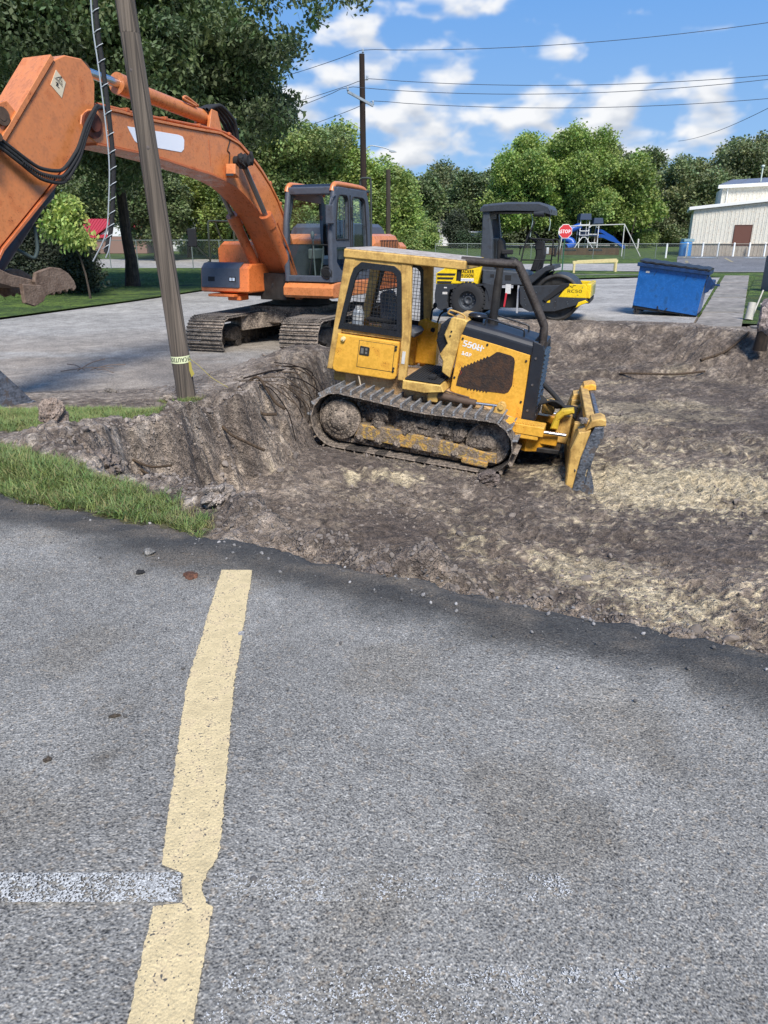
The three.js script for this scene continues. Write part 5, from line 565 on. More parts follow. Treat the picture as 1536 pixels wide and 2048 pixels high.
// ---------------------------------------------------------------- the road roller
{
  const ro = thing('road_roller', 'yellow and dark grey single drum road roller with canopy parked behind the bulldozer', 'road roller', [2.5, -.45, -21.03], -R(19));
  const Y = painted([250, 214, 44], .4), G = std(lin(72, 78, 86), .5, 0, { map: T.wear }), GD = std(lin(54, 58, 64), .55, 0, { map: T.wear }), dk = M.blackMatte;
  for (const s of [1, -1]) {
    const w = new THREE.Group(); w.name = 'wheel'; w.position.set(0, .47, s * .68); ro.add(w);
    const ty = mb().lathe([[.24, -.2], [.33, -.215], [.42, -.2], [.455, -.15], [.46, 0], [.455, .15], [.42, .2], [.33, .215], [.24, .2]], 44, new THREE.Matrix4().makeRotationX(Math.PI / 2)); for (let i = 0; i < 28; i++) { const a = i / 28 * Math.PI * 2; for (const [z, o] of [[-.14, 0], [-.045, .5], [.05, 0], [.14, .5]]) { const b = a + o * Math.PI * 2 / 28; ty.box(.05, .07, .075, Math.cos(b) * .455, Math.sin(b) * .455, z, { rz: b, b: .012 }); } } ty.build('tyre', M.rubber, w);
    mb().lathe([[0, .06], [.06, .07], [.07, .1], [.11, .1], [.12, .06], [.2, .05], [.225, .1], [.235, .19], [.26, .2], [.26, -.2], [0, -.2]].map(([r, y]) => [r, y]), 36, new THREE.Matrix4().makeRotationX(Math.PI / 2 * s)).build('rim', G, w);
    const bg = mb().cyl([0, 0, 0], [0, 0, .025 * s], .014, .014, 6).geo(); for (let i = 0; i < 10; i++) { const a = i / 10 * Math.PI * 2; part('wheel_bolt', bg, M.chrome, w).position.set(Math.cos(a) * .16, Math.sin(a) * .16, s * .055); }
  }
  mb().cyl([0, .47, -.6], [0, .47, .6], .1, .1, 16).box(.5, .3, .9, 0, .5, 0).build('rear_axle', dk, ro);
  const archLow = []; for (let i = 0; i <= 12; i++) { const a = Math.PI * (1.12 - i / 12 * 1.12); archLow.push([Math.cos(a) * .56, .46 + Math.sin(a) * .56]); }
  // grey chassis and yellow engine hood
  mb().ext([[-.88, .86], [-.92, .6], [-.9, .28], [-.72, .18], [-.58, .24], ...archLow.filter(([x, y]) => y < .9 || true).map(([x, y]) => [x, Math.min(y, .88)]), [.6, .5], [.62, .9]], -.82, .82, { b: .015 }).build('rear_chassis', GD, ro);
  const hoodP = [[-.9, .87], [-.9, 1.14], [-.8, 1.2], [-.26, 1.5], [-.1, 1.55], [.36, 1.55], [.36, 1.4], [.24, .88]]; const hd = mb().ext(hoodP, -.8, .8, { b: .03, bs: 3 }).build('engine_hood', Y, ro);
  for (let i = 0; i < 3; i++) { const y = 1.12 - i * .1, x1 = -.38 - i * .05; mb().ext([[-.86, y - .03], [-.86, y + .025], [x1 + .03, y + .025], [x1, y - .03]], .798, .806, { b: 0 }).build('vent', dk, hd); mb().ext([[-.86, y - .03], [-.86, y + .025], [x1 + .03, y + .025], [x1, y - .03]], -.806, -.798, { b: 0 }).build('vent', dk, hd); }
  for (let i = 0; i < 2; i++) mb().box(.05, .07, .01, .05 + i * .09, 1.47, .803, { b: .003 }).build('vent', dk, hd);
  decal('maker_lettering', .44, .22, (c, w, h) => { c.clearRect(0, 0, w, h); c.fillStyle = '#16120c'; c.font = `bold ${h * .5}px sans-serif`; c.textBaseline = 'alphabetic'; c.save(); c.scale(w * .94 / c.measureText('WACKER').width, 1); c.fillText('WACKER', w * .012, h * .45); c.restore(); c.save(); c.scale(w * .94 / c.measureText('NEUSON').width, 1); c.fillText('NEUSON', w * .012, h * .95); c.restore(); }, hd, [-.06, 1.15, .8075], [0, 0, 0], { px: 512 });
  decal('web_sticker', .4, .07, (c, w, h) => { c.fillStyle = '#f4f2ee'; c.fillRect(0, 0, w, h); c.fillStyle = '#4a4a44'; c.font = `italic bold ${h * .62}px sans-serif`; c.fillText('wackerneuson.com', w * .06, h * .72); }, hd, [-.06, .99, .8075], [0, 0, 0], { px: 256 });
  mb().box(.1, .09, .004, -.12, 1.33, .8065, { b: 0 }).build('red_sticker', std(lin(222, 150, 140), .5), hd); mb().box(.13, .06, .004, -.63, .64, .822, { b: 0 }).build('white_plate', M.white, ro); mb().box(.08, .03, .004, -.62, .78, .822, { b: 0 }).build('white_plate', M.white, ro);
  // operator platform
  mb().ext([[.36, .9], [.36, 1.26], [1.4, 1.2], [1.5, 1.1], [1.42, .88], [.6, .86]], -.78, .78, { b: .03, bs: 2 }).build('platform', G, ro);
  mb().ext([[1.42, .86], [1.44, 1.02], [1.98, 1.36], [2.2, 1.38], [2.22, 1.29], [2.0, 1.22], [1.6, .86]], -.6, .78, { b: .02 }).build('foot_guard', GD, ro); const hoses = mb(); const rr = rng(8); for (let i = 0; i < 14; i++) hoses.tube([[1.5 + rr() * .3, .85 + rr() * .1, .6 - rr() * .8], [1.8 + rr() * .2, .95 + rr() * .15, .6 - rr() * .8], [2.1, 1.2, .6 - rr() * .8]], .02, 6); hoses.box(.5, .3, 1.0, 1.78, .98, .1, { rz: .6 }); hoses.build('hydraulic_hoses', dk, ro).userData.kind = 'stuff';
  mb().box(.16, .13, .006, 1.04, 1.06, .785, { b: .002 }).build('vent_panel', dk, ro); mb().box(.1, .08, .006, .62, 1.1, .785, { b: .002 }).build('vent_panel', dk, ro);
  // canopy on its rear tower
  mb().ext([[.27, 1.2], [.28, 2.0], [.28, 2.75], [.44, 2.72], [.55, 1.98], [.62, 1.2]], .48, .72, { b: .02 }).build('canopy_post', G, ro); mb().ext([[.27, 1.2], [.28, 2.0], [.28, 2.75], [.44, 2.72], [.55, 1.98], [.62, 1.2]], -.72, -.52, { b: .02 }).build('canopy_post', G, ro); mb().box(.2, .86, 1.0, .42, 1.6, 0, { b: .02 }).box(.12, .25, 1.0, .36, 2.62, 0, { b: .02 }).build('canopy_rear_panel', GD, ro);
  mb().loft([[.22, 2.66, 2.74], [.3, 2.66, 2.83], [.9, 2.68, 2.88], [1.7, 2.66, 2.87], [1.92, 2.6, 2.80], [1.99, 2.58, 2.7]].map(([x, a, b]) => [[x, a, -.78], [x, b - .05, -.8], [x, b, -.72], [x, b, .72], [x, b - .05, .8], [x, a, .78]])).build('canopy_roof', G, ro); mb().box(1.5, .03, 1.4, 1.05, 2.65, 0, { b: .01 }).build('canopy_lining', dk, ro); mb().cyl([1.86, 2.62, .55], [1.99, 2.61, .55], .08, .09, 18).build('canopy_lamp', dk, ro); mb().cyl([1.6, 2.6, .72], [1.85, 2.6, .74], .07, .08, 18).build('canopy_lamp', GD, ro);
  mb().tube([[1.5, 2.64, .66], [1.56, 2.45, .66], [1.53, 2.2, .66], [1.52, 2.05, .66]], .012).tube([[1.9, 2.6, .4], [1.97, 2.4, .4], [1.95, 2.2, .4]], .012).build('hanging_cable', std(lin(150, 168, 160), .6), ro);
  // seat, steering column, rails
  mb().ext([[.62, 1.35], [1.1, 1.38], [1.12, 1.5], [1.0, 1.54], [.82, 1.54], [.74, 1.95], [.66, 2.02], [.6, 1.95], [.62, 1.5]], -.26, .26, { b: .05, bs: 3 }).build('seat', M.rubber, ro); mb().box(.3, .12, .14, .9, 1.68, .3, { b: .03 }).build('arm_rest', M.rubber, ro);
  mb().ext([[1.5, 1.2], [1.62, 1.6], [1.6, 1.85], [1.8, 1.95], [1.86, 1.6], [1.78, 1.2]], -.16, .16, { b: .04 }).box(.22, .24, .34, 1.7, 1.84, 0, { b: .04 }).tube([[1.7, 1.95, 0], [1.62, 2.08, 0], [1.52, 2.16, .05]], .022).build('steering_console', dk, ro); mb().add(new THREE.TorusGeometry(.2, .014, 8, 32), m4(1.5, 2.0, 0, Math.PI / 2, -.35, 0)).cyl([1.5, 2.0, 0], [1.64, 1.85, 0], .02, .02, 8).build('steering_wheel', dk, ro); mb().cyl([1.2, 1.6, .2], [1.22, 1.78, .2], .014, .014, 8).add(lump(.04, .05, .04, 4, .1, 2), m4(1.22, 1.8, .2)).build('joystick', dk, ro);
  mb().tube([[1.3, 1.2, .74], [1.42, 1.9, .74], [1.58, 2.3, .74], [1.62, 2.42, .74]], .018).tube([[1.34, 1.5, .74], [2.12, 1.5, .74]], .016).tube([[2.1, 1.36, .74], [2.12, 1.9, .74], [2.06, 1.98, .74], [1.55, 2.02, .74]], .018).tube([[1.4, 1.85, -.74], [2.06, 1.98, -.74], [2.12, 1.4, -.74]], .018).tube([[1.85, 1.36, .74], [1.75, 1.2, .74], [1.9, 1.9, .74]], .016).tube([[2.12, 1.42, .74], [2.2, 1.2, .74]], .012).build('hand_rail', dk, ro); mb().box(.05, .22, .14, 2.2, 1.7, .82, { b: .02 }).tube([[2.12, 1.6, .74], [2.18, 1.62, .8]], .012).build('mirror', dk, ro);
  mb().box(.06, .16, .1, 1.96, 1.72, .45, { b: .015 }).build('side_lamp', std([.6, .62, .6], .2), ro);
  // articulation and mid frame
  mb().ext([[.42, .24], [.46, .9], [.78, .9], [.8, .24]], .3, .8, { b: .015 }).build('side_ladder_panel', GD, ro); mb().box(1.0, .45, .9, .95, .5, 0, { b: .02 }).cyl([1.2, .25, 0], [1.2, .95, 0], .14, .14, 18).build('articulation', dk, ro); mb().box(.05, .36, .05, 1.0, .5, .8, { rz: -.12, b: .015 }).build('red_strut', std(lin(190, 44, 56), .5), ro); mb().box(.14, .24, .006, 1.06, .78, .79, { b: .002 }).build('white_notice', M.white, ro); mb().box(.05, .7, .05, 1.32, .52, .74, { b: .01 }).build('grey_strut', std(lin(170, 172, 176), .5), ro);
  // drum in its yoke
  const dr = mb().lathe([[0, -.74], [.5, -.74], [.54, -.7], [.585, -.7], [.59, -.68], [.59, .68], [.585, .7], [.54, .7], [.5, .72], [.5, .66], [0, .66]], 64, new THREE.Matrix4().makeRotationX(Math.PI / 2).setPosition(2.3, .58, 0)).build('drum', std([.09, .088, .085], .45, .5, { map: T.grimy }), ro);
  for (const s of [1, -1]) { const a = s > 0 ? .76 : -.86, b = s > 0 ? .86 : -.76; mb().ext([[1.36, .86], [2.36, .9], [2.5, .92], [2.37, .62], [3.05, .6], [3.12, .55], [3.08, .5], [2.3, .25], [1.66, .23], [1.5, .3], [1.4, .42]], a, b, { b: .012 }).build('yoke_side', GD, ro); const nz = mb().ext([[2.37, .61], [2.6, .94], [3.02, .93], [3.05, .88], [3.06, .6]], a, b + .002 * s, { b: .012 }).build('nose_panel', Y, ro); mb().ext([[1.98, .54], [2.42, .94], [2.62, .96], [2.62, .9], [2.06, .48]], s > 0 ? .83 : -.9, s > 0 ? .9 : -.83, { b: .015 }).build('handle_bar', dk, ro);
    if (s > 0) { decal('type_lettering', .4, .11, (c, w, h) => { c.clearRect(0, 0, w, h); c.fillStyle = '#2e2a14'; c.font = `${h * .95}px sans-serif`; c.scale(w * .94 / c.measureText('RC50').width, 1); c.fillText('RC50', w * .02, h * .86); }, nz, [2.76, .77, .867]); bolts('bolt', [[1.5, .75], [1.52, .55], [1.55, .4], [1.8, .72], [2.0, .4], [2.3, .5], [2.6, .5], [2.62, .45], [2.75, .56], [2.3, .34], [1.75, .3], [2.95, .86], [2.85, .68]], .858, .013, M.chrome, nz); mb().box(.08, .06, .006, 2.13, .5, .863, { b: .002 }).build('yellow_sticker', Y, nz); mb().tube([[2.63, .90, .867], [2.7, .86, .868], [2.72, .9, .868], [2.78, .91, .868]], .006, 5).build('black_scrawl', dk, nz); } }
  mb().box(.12, .36, 1.7, 3.1, .77, 0, { b: .03, s: 2 }).build('front_beam', Y, ro); mb().box(.03, .26, .9, 3.17, .76, 0, { b: .01 }).build('front_grille', std(lin(150, 150, 100), .6), ro); mb().ext([[2.82, .36], [2.88, .5], [3.05, .56], [3.12, .5], [2.98, .44]], .7, .88, { b: .015 }).build('tow_hook', Y, ro); mb().box(.3, .12, 1.4, 3.0, .52, 0, { b: .02 }).build('scraper_beam', dk, ro); mb().box(.2, .3, 1.5, 1.44, .6, 0, { b: .02 }).build('yoke_rear_beam', GD, ro);
}
// ---------------------------------------------------------------- trees and shrubs
function clumpGeo(n, r, leaf, seed, long = 1) {
  const q = rng(seed), P = [], N = []; const o = V(0, 0, 0), u = V(0, 0, 0), w = V(0, 0, 0), nn = V(0, 0, 0);
  for (let i = 0; i < n; i++) {
    o.set(q() * 2 - 1, q() * 2 - 1, q() * 2 - 1); if (o.lengthSq() > 1) o.normalize(); o.multiplyScalar(r); o.y *= .7;
    u.set(q() * 2 - 1, q() * 1.2 - .9, q() * 2 - 1).normalize(); nn.set(q() * 1.6 - .8, .5 + q(), q() * 1.6 - .8).normalize(); w.crossVectors(u, nn).normalize(); const l = leaf * (.7 + q() * .6) * long, b = leaf * (.34 + q() * .16), bend = l * .12;
    const A = o.clone(), B = o.clone().addScaledVector(u, l * .5).addScaledVector(w, b).addScaledVector(nn, -bend * 0), C = o.clone().addScaledVector(u, l).addScaledVector(nn, -bend), D = o.clone().addScaledVector(u, l * .5).addScaledVector(w, -b);
    for (const v of [A, B, C, A, C, D]) { P.push(v.x, v.y, v.z); }
  }
  const g = new THREE.BufferGeometry(); g.setAttribute('position', new THREE.Float32BufferAttribute(P, 3)); g.computeVertexNormals(); return g;
}
const leafMat = () => new THREE.MeshPhysicalMaterial({ color: new THREE.Color(1, 1, 1), roughness: .75, transmission: .38, thickness: 0, side: THREE.DoubleSide });
const LEAF = { std: leafMat() };
const barkMat = std([.62, .58, .54], .95, 0, { map: T.bark, bumpMap: T.bark, bumpScale: .04 });
const CL = { far: clumpGeo(16, .55, .24, 3), mid: clumpGeo(18, .42, .17, 4), near: clumpGeo(22, .36, .13, 5, 1.25), shrub: clumpGeo(20, .2, .06, 6), conifer: clumpGeo(14, .5, .2, 7, 1.3) };
function crownPoints(ells, n, q, o = {}) { // ells: [x, y, z, rx, ry, rz] in the tree's own axes
  const lobes = []; let vol = ells.map(e => e[3] * e[4] * e[5]), tot = vol.reduce((a, b) => a + b);
  ells.forEach((e, k) => { const K = Math.max(4, Math.round((o.lobes || 26) * Math.pow(vol[k] / tot, .7))); for (let i = 0; i < K; i++) { const t = q() * Math.PI * 2, c = q() * 2 - 1, s = Math.sqrt(1 - c * c), rr = Math.pow(q(), .45); const f = (.18 + q() * .2) * (o.lobeSize || 1); lobes.push([e[0] + Math.cos(t) * s * rr * e[3] * .88, e[1] + c * rr * e[4] * .88, e[2] + Math.sin(t) * s * rr * e[5] * .88, f * Math.min(e[3], e[5]) * 1.15 + .12, f * e[4] * .95 + .12]); } });
  const area = lobes.map(l => l[3] * l[3]), sum = area.reduce((a, b) => a + b); const out = [];
  lobes.forEach((l, k) => { const m = Math.round(n * area[k] / sum); for (let i = 0; i < m; i++) { const t = q() * Math.PI * 2, c = Math.pow(q(), .75) * 2 - 1, s = Math.sqrt(1 - c * c), rr = q() < .1 ? 1 + q() * .55 : .62 + .45 * Math.sqrt(q()); out.push([l[0] + Math.cos(t) * s * l[3] * rr, l[1] + c * l[4] * rr, l[2] + Math.sin(t) * s * l[3] * rr, k]); } });
  return [out, lobes];
}
function tree(name, label, cat, group, x, d, o) {
  const q = rng(o.seed), y0 = o.y ?? farGround(x, d) - .05, t = thing(name, label, cat, [x, y0, -d], 0, group);
  const [pts, lobes] = crownPoints(o.ells, o.n, q, o); const mats = [], cols = [], c0 = o.color, M0 = new THREE.Matrix4(), Q = new THREE.Quaternion(), E = new THREE.Euler(), base = o.scale || 1; const lobeTone = lobes.map(() => .8 + q() * .42);
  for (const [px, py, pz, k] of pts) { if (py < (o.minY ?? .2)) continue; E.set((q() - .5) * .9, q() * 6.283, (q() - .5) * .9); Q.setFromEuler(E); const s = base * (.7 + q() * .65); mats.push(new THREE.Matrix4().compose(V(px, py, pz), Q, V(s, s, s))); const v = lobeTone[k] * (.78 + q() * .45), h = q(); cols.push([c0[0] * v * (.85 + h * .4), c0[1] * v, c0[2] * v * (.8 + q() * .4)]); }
  if (o.trunk) {
    const m = mb(), [r, top, lean = 0] = o.trunk, P = []; for (let i = 0; i <= 6; i++) { const s = i / 6; P.push([lean * s * s + (q() - .5) * r * .4 * (i ? 1 : 0), s * top, (q() - .5) * r * .4 * (i ? 1 : 0), r * (1 - s * .4) * (i === 0 ? 1.35 : 1)]); }
    const ringAt = (p, k) => { const a = []; for (let i = 0; i < 12; i++) { const w = i / 12 * 6.283, rr = p[3] * (1 + (vn(i * .9, k * 1.7, o.seed) - .5) * .3); a.push([p[0] + Math.cos(w) * rr, p[1], p[2] + Math.sin(w) * rr]); } return a; }; m.loft(P.map(ringAt));
    const nb = o.branches ?? 9; const big = lobes.slice().sort((a, b) => b[3] - a[3]); for (let i = 0; i < nb; i++) { const L = big[Math.floor(i * big.length / nb * .8)], s = .55 + q() * .45, a = [lean * s * s, s * top, 0]; const mid = [mix(a[0], L[0], .45), mix(a[1], L[1], .6) + .2, mix(a[2], L[2], .45)]; const c = new THREE.CatmullRomCurve3([V(...a), V(...mid), V(L[0], L[1], L[2])]); const S = []; for (let k = 0; k <= 6; k++) { const p = c.getPoint(k / 6), rr = r * .42 * (1 - k / 6.6); const ring = []; for (let w = 0; w < 6; w++) ring.push([p.x + Math.cos(w / 6 * 6.283) * rr, p.y + Math.sin(w / 6 * 6.283) * rr * .6, p.z + Math.sin(w / 6 * 6.283) * rr]); S.push(ring); } m.loft(S); }
    const tm = m.build('trunk', o.bark || barkMat, t);
  }
  inst('crown', CL[o.clump || 'mid'], LEAF.std, mats, cols, t); return t;
}
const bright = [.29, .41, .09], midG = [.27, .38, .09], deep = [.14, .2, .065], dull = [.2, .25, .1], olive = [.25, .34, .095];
// the great tree over the lawn at the left
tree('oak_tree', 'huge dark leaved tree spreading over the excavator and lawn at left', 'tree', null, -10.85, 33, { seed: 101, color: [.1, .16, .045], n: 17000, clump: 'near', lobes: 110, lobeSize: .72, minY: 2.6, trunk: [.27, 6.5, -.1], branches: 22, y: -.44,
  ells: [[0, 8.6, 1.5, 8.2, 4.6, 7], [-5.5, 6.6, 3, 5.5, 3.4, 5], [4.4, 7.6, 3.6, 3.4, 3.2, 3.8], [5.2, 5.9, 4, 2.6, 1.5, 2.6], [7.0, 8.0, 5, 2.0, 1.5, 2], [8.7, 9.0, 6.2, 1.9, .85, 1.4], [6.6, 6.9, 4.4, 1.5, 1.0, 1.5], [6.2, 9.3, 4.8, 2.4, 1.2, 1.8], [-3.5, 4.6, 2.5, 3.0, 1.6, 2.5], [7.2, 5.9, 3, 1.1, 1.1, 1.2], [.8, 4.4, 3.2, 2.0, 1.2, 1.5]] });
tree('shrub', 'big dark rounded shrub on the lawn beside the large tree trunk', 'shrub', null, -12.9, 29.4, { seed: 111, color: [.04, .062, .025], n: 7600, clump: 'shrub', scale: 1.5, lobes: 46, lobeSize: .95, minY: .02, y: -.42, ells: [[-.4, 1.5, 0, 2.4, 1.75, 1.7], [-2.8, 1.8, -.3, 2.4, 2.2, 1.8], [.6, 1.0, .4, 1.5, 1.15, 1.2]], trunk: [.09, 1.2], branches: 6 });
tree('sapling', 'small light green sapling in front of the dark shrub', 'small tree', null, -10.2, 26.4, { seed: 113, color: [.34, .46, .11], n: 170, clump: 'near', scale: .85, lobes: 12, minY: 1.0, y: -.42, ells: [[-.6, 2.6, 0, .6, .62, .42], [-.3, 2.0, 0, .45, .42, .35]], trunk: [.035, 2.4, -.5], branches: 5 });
// middle distance
const far = [
  ['light green tree behind the boom beyond the street', -16.5, 66, bright, [[0, 5.2, 0, 4.2, 3.6, 3.6], [2.6, 4.2, .5, 2.4, 2.6, 2.2]], 2600, .2, 4, 'broad_tree'],
  ['dark green tree left of the excavator cab beyond the street', -17.6, 60, deep, [[0, 3.6, 0, 3.0, 2.9, 2.6], [-.6, 5.0, -.5, 2.2, 2.2, 2]], 2600, .2, 3, 'broad_tree'],
  ['yellow green bushy tree under the boom arch', -12.4, 63, [.26, .34, .07], [[0, 2.9, 0, 2.6, 2.4, 2.2], [-1.3, 4.8, 0, 2.3, 2, 2]], 1800, .16, 3, 'broad_tree'],
  ['tall light tree with airy crown directly behind the excavator cab', -6.7, 57, olive, [[0, 7.4, 0, 4.3, 3.0, 3.4], [-2.6, 6.2, .5, 3.2, 3, 2.6], [-1, 4, .5, 4, 2.6, 2.6], [2, 4.2, 0, 3, 2.6, 2.6]], 3200, .22, 5, 'broad_tree'],
  ['airy green tree left of the tall utility pole', -3.9, 60, bright, [[0, 6.6, 0, 2.8, 2.7, 2.4], [1.2, 4.4, 0, 2.6, 2.6, 2.2]], 2000, .2, 5, 'broad_tree'],
  ['rounded green tree right of the tall utility pole', .2, 61, bright, [[-.2, 4.4, 0, 2.5, 2.4, 2.4], [-.8, 2.8, .5, 2.4, 2.2, 2.2], [1.4, 3.0, 0, 1.4, 2.0, 1.5]], 2500, .18, 4, 'broad_tree'],
  ['dark tree in the gap left of the white house', 3.4, 100, deep, [[0, 5.0, 0, 4, 4.0, 3.4]], 1700, .25, 4, 'broad_tree'],
  ['dull green tree right above the white house', 8.6, 112, dull, [[0, 5.6, 0, 4.6, 4.6, 4]], 1900, .25, 5, 'broad_tree'],
  ['dark tall tree behind the roller canopy', 12.6, 106, deep, [[0, 5.2, 0, 4.6, 4.6, 4], [-1.5, 7, 0, 2.6, 2.4, 2.4]], 2100, .25, 5, 'broad_tree'],
  ['bright green tree left of the playground tower', 14.2, 77, bright, [[0, 6.2, 0, 3.8, 3.8, 3.4], [-2.1, 3.9, .6, 2.6, 2.8, 2.4], [1.5, 3.4, .5, 2.8, 2.2, 2.4]], 3400, .25, 5, 'broad_tree'],
  ['tallest bright green tree above the playground tower', 18.3, 76, bright, [[0, 6.9, 0, 4.2, 3.7, 3.6], [.8, 3.8, .8, 3.6, 2.5, 2.8]], 3400, .25, 6, 'broad_tree'],
  ['bright green tree above the swing frame right leg', 22.9, 78, [.24, .34, .07], [[0, 5.7, 0, 4.0, 3.6, 3.4], [1.4, 3.8, .6, 3, 2.4, 2.6], [-1.8, 3.4, .6, 2.6, 2.2, 2.2]], 3200, .24, 5, 'broad_tree'],
  ['dark pine crowned tree behind the bright green trees', 30.4, 112, deep, [[0, 9.2, 0, 4.4, 3.8, 3.6], [2, 5, 0, 4, 4, 3.4]], 1900, .3, 7, 'broad_tree'],
  ['dark tree between the bright trees and the oak wall', 36.6, 114, deep, [[0, 8.6, 0, 4, 4.2, 3.6], [0, 4, 0, 4, 3.4, 3.4]], 1800, .3, 6, 'broad_tree'],
  ['dull green oak left of the metal building', 39.8, 103, dull, [[0, 6.6, 0, 4.6, 4.6, 4], [-1, 3, 1, 4.6, 3, 3.4]], 2600, .3, 5, 'broad_tree'],
  ['dull green oak rising behind the lean-to roof', 44.8, 104, dull, [[0, 7.9, 0, 5, 5.2, 4.4], [0, 3, 0, 5, 3, 4]], 2600, .3, 6, 'broad_tree'],
  ['tall dull oak rising behind the building roof', 51, 106, dull, [[0, 9, 0, 5.4, 5.4, 4.6], [0, 4, 0, 5, 4, 4]], 2600, .3, 7, 'broad_tree'],
  ['dull oak at the right edge above the roof', 57.5, 106, dull, [[0, 8.6, 0, 5, 5.6, 4.6], [0, 4, 0, 5, 4, 4]], 2200, .3, 7, 'broad_tree'],
  ['dark tree far left behind the brick house', -33, 88, deep, [[0, 6, 0, 6, 5.5, 4.6]], 2200, .25, 5, 'broad_tree'],
  ['dark green tree right behind the brick house', -23.5, 86, [.12, .18, .05], [[0, 6, 0, 5.6, 5, 4.4]], 2200, .25, 5, 'broad_tree'],
  ['mid green tree behind the small porch house', -16.5, 92, midG, [[0, 6, 0, 5.4, 5.4, 4.4]], 2200, .25, 5, 'broad_tree'],
  ['green tree far behind the excavator boom foot', -9.5, 95, midG, [[0, 5.6, 0, 5, 5, 4]], 1900, .25, 5, 'broad_tree'],
  ['green tree far behind the tall utility pole', -1.6, 98, midG, [[0, 5.2, 0, 4.8, 4.8, 4]], 1800, .25, 4, 'broad_tree'],
  ['dark tree at the far left frame edge beyond the lawn', -44, 86, deep, [[0, 6.5, 0, 7, 6, 5]], 2200, .3, 5, 'broad_tree'],
];
far.forEach(([label, x, d, color, ells, n, tr, th, nm], i) => { if (d > 75 && d < 79) { x *= 1.22; d *= 1.22; ells = ells.map(e => e.map(v => v * 1.2)); n *= 1.15; th *= 1.2; } return tree(nm, label, 'tree', null, x, d, { seed: 200 + i * 7, color, n: Math.round(n * 1.35), clump: d > 70 ? 'far' : 'mid', scale: d > 95 ? 1.25 : d > 70 ? 1.0 : 1.05, lobes: 62, lobeSize: .78, minY: .4, trunk: [tr, th, 0], branches: 8, ells }); });
const sh = [['dark conical bush right of the white house', 8.4, 94, [.045, .07, .025], [[0, 1.9, 0, 1.5, 2.0, 1.3]], 700], ['clipped dark green hedge behind the chain fence', 11.1, 93, [.035, .075, .02], [[-1, .9, 0, 1.5, .9, 1], [1.1, .85, 0, 1.4, .85, 1]], 800], ['leafy light bush left of the white house', 4.6, 90, midG, [[0, 1.6, 0, 1.8, 1.7, 1.4]], 700], ['small bush beside the far pole', 32.2, 96, midG, [[0, .9, 0, 1.5, 1.0, 1.1]], 400], ['green bush before the small porch house', -17.2, 72, midG, [[0, .9, 0, 1.6, 1.0, 1.2]], 450], ['tall leafy bush at the fence behind the short pole', 1.6, 72, midG, [[0, 1.6, 0, 1.7, 1.7, 1.3]], 600]];
sh.forEach(([label, x, d, color, ells, n], i) => tree('bush', label, 'bush', null, x, d, { seed: 400 + i * 5, color, n, clump: 'shrub', scale: 2.6, lobes: 16, minY: .05, trunk: [.06, .7], branches: 4, ells }));
{ // understorey that closes the wood
  const q = rng(555), mats = [], cols = []; for (let i = 0; i < 9000; i++) { const x = -70 + q() * 150, d = 114 + q() * 12 + Math.abs(x) * .02, h = Math.pow(q(), 1.2) * (5.5 + 3 * vn(x * .12, 3, 9)); const s = 1.5 + q() * 1.2; mats.push(new THREE.Matrix4().compose(V(x, farGround(x, d) + h, -d), new THREE.Quaternion().setFromEuler(new THREE.Euler(q(), q() * 6, q())), V(s, s, s))); const v = (.6 + q() * .5) * (.8 + .5 * vn(x * .3, h * .3, 10)); cols.push([.1 * v, .14 * v, .045 * v]); }
  const m = inst('far_wood', CL.far, LEAF.std, mats, cols); m.userData.label = 'dark green undergrowth of the wood along the horizon';
}
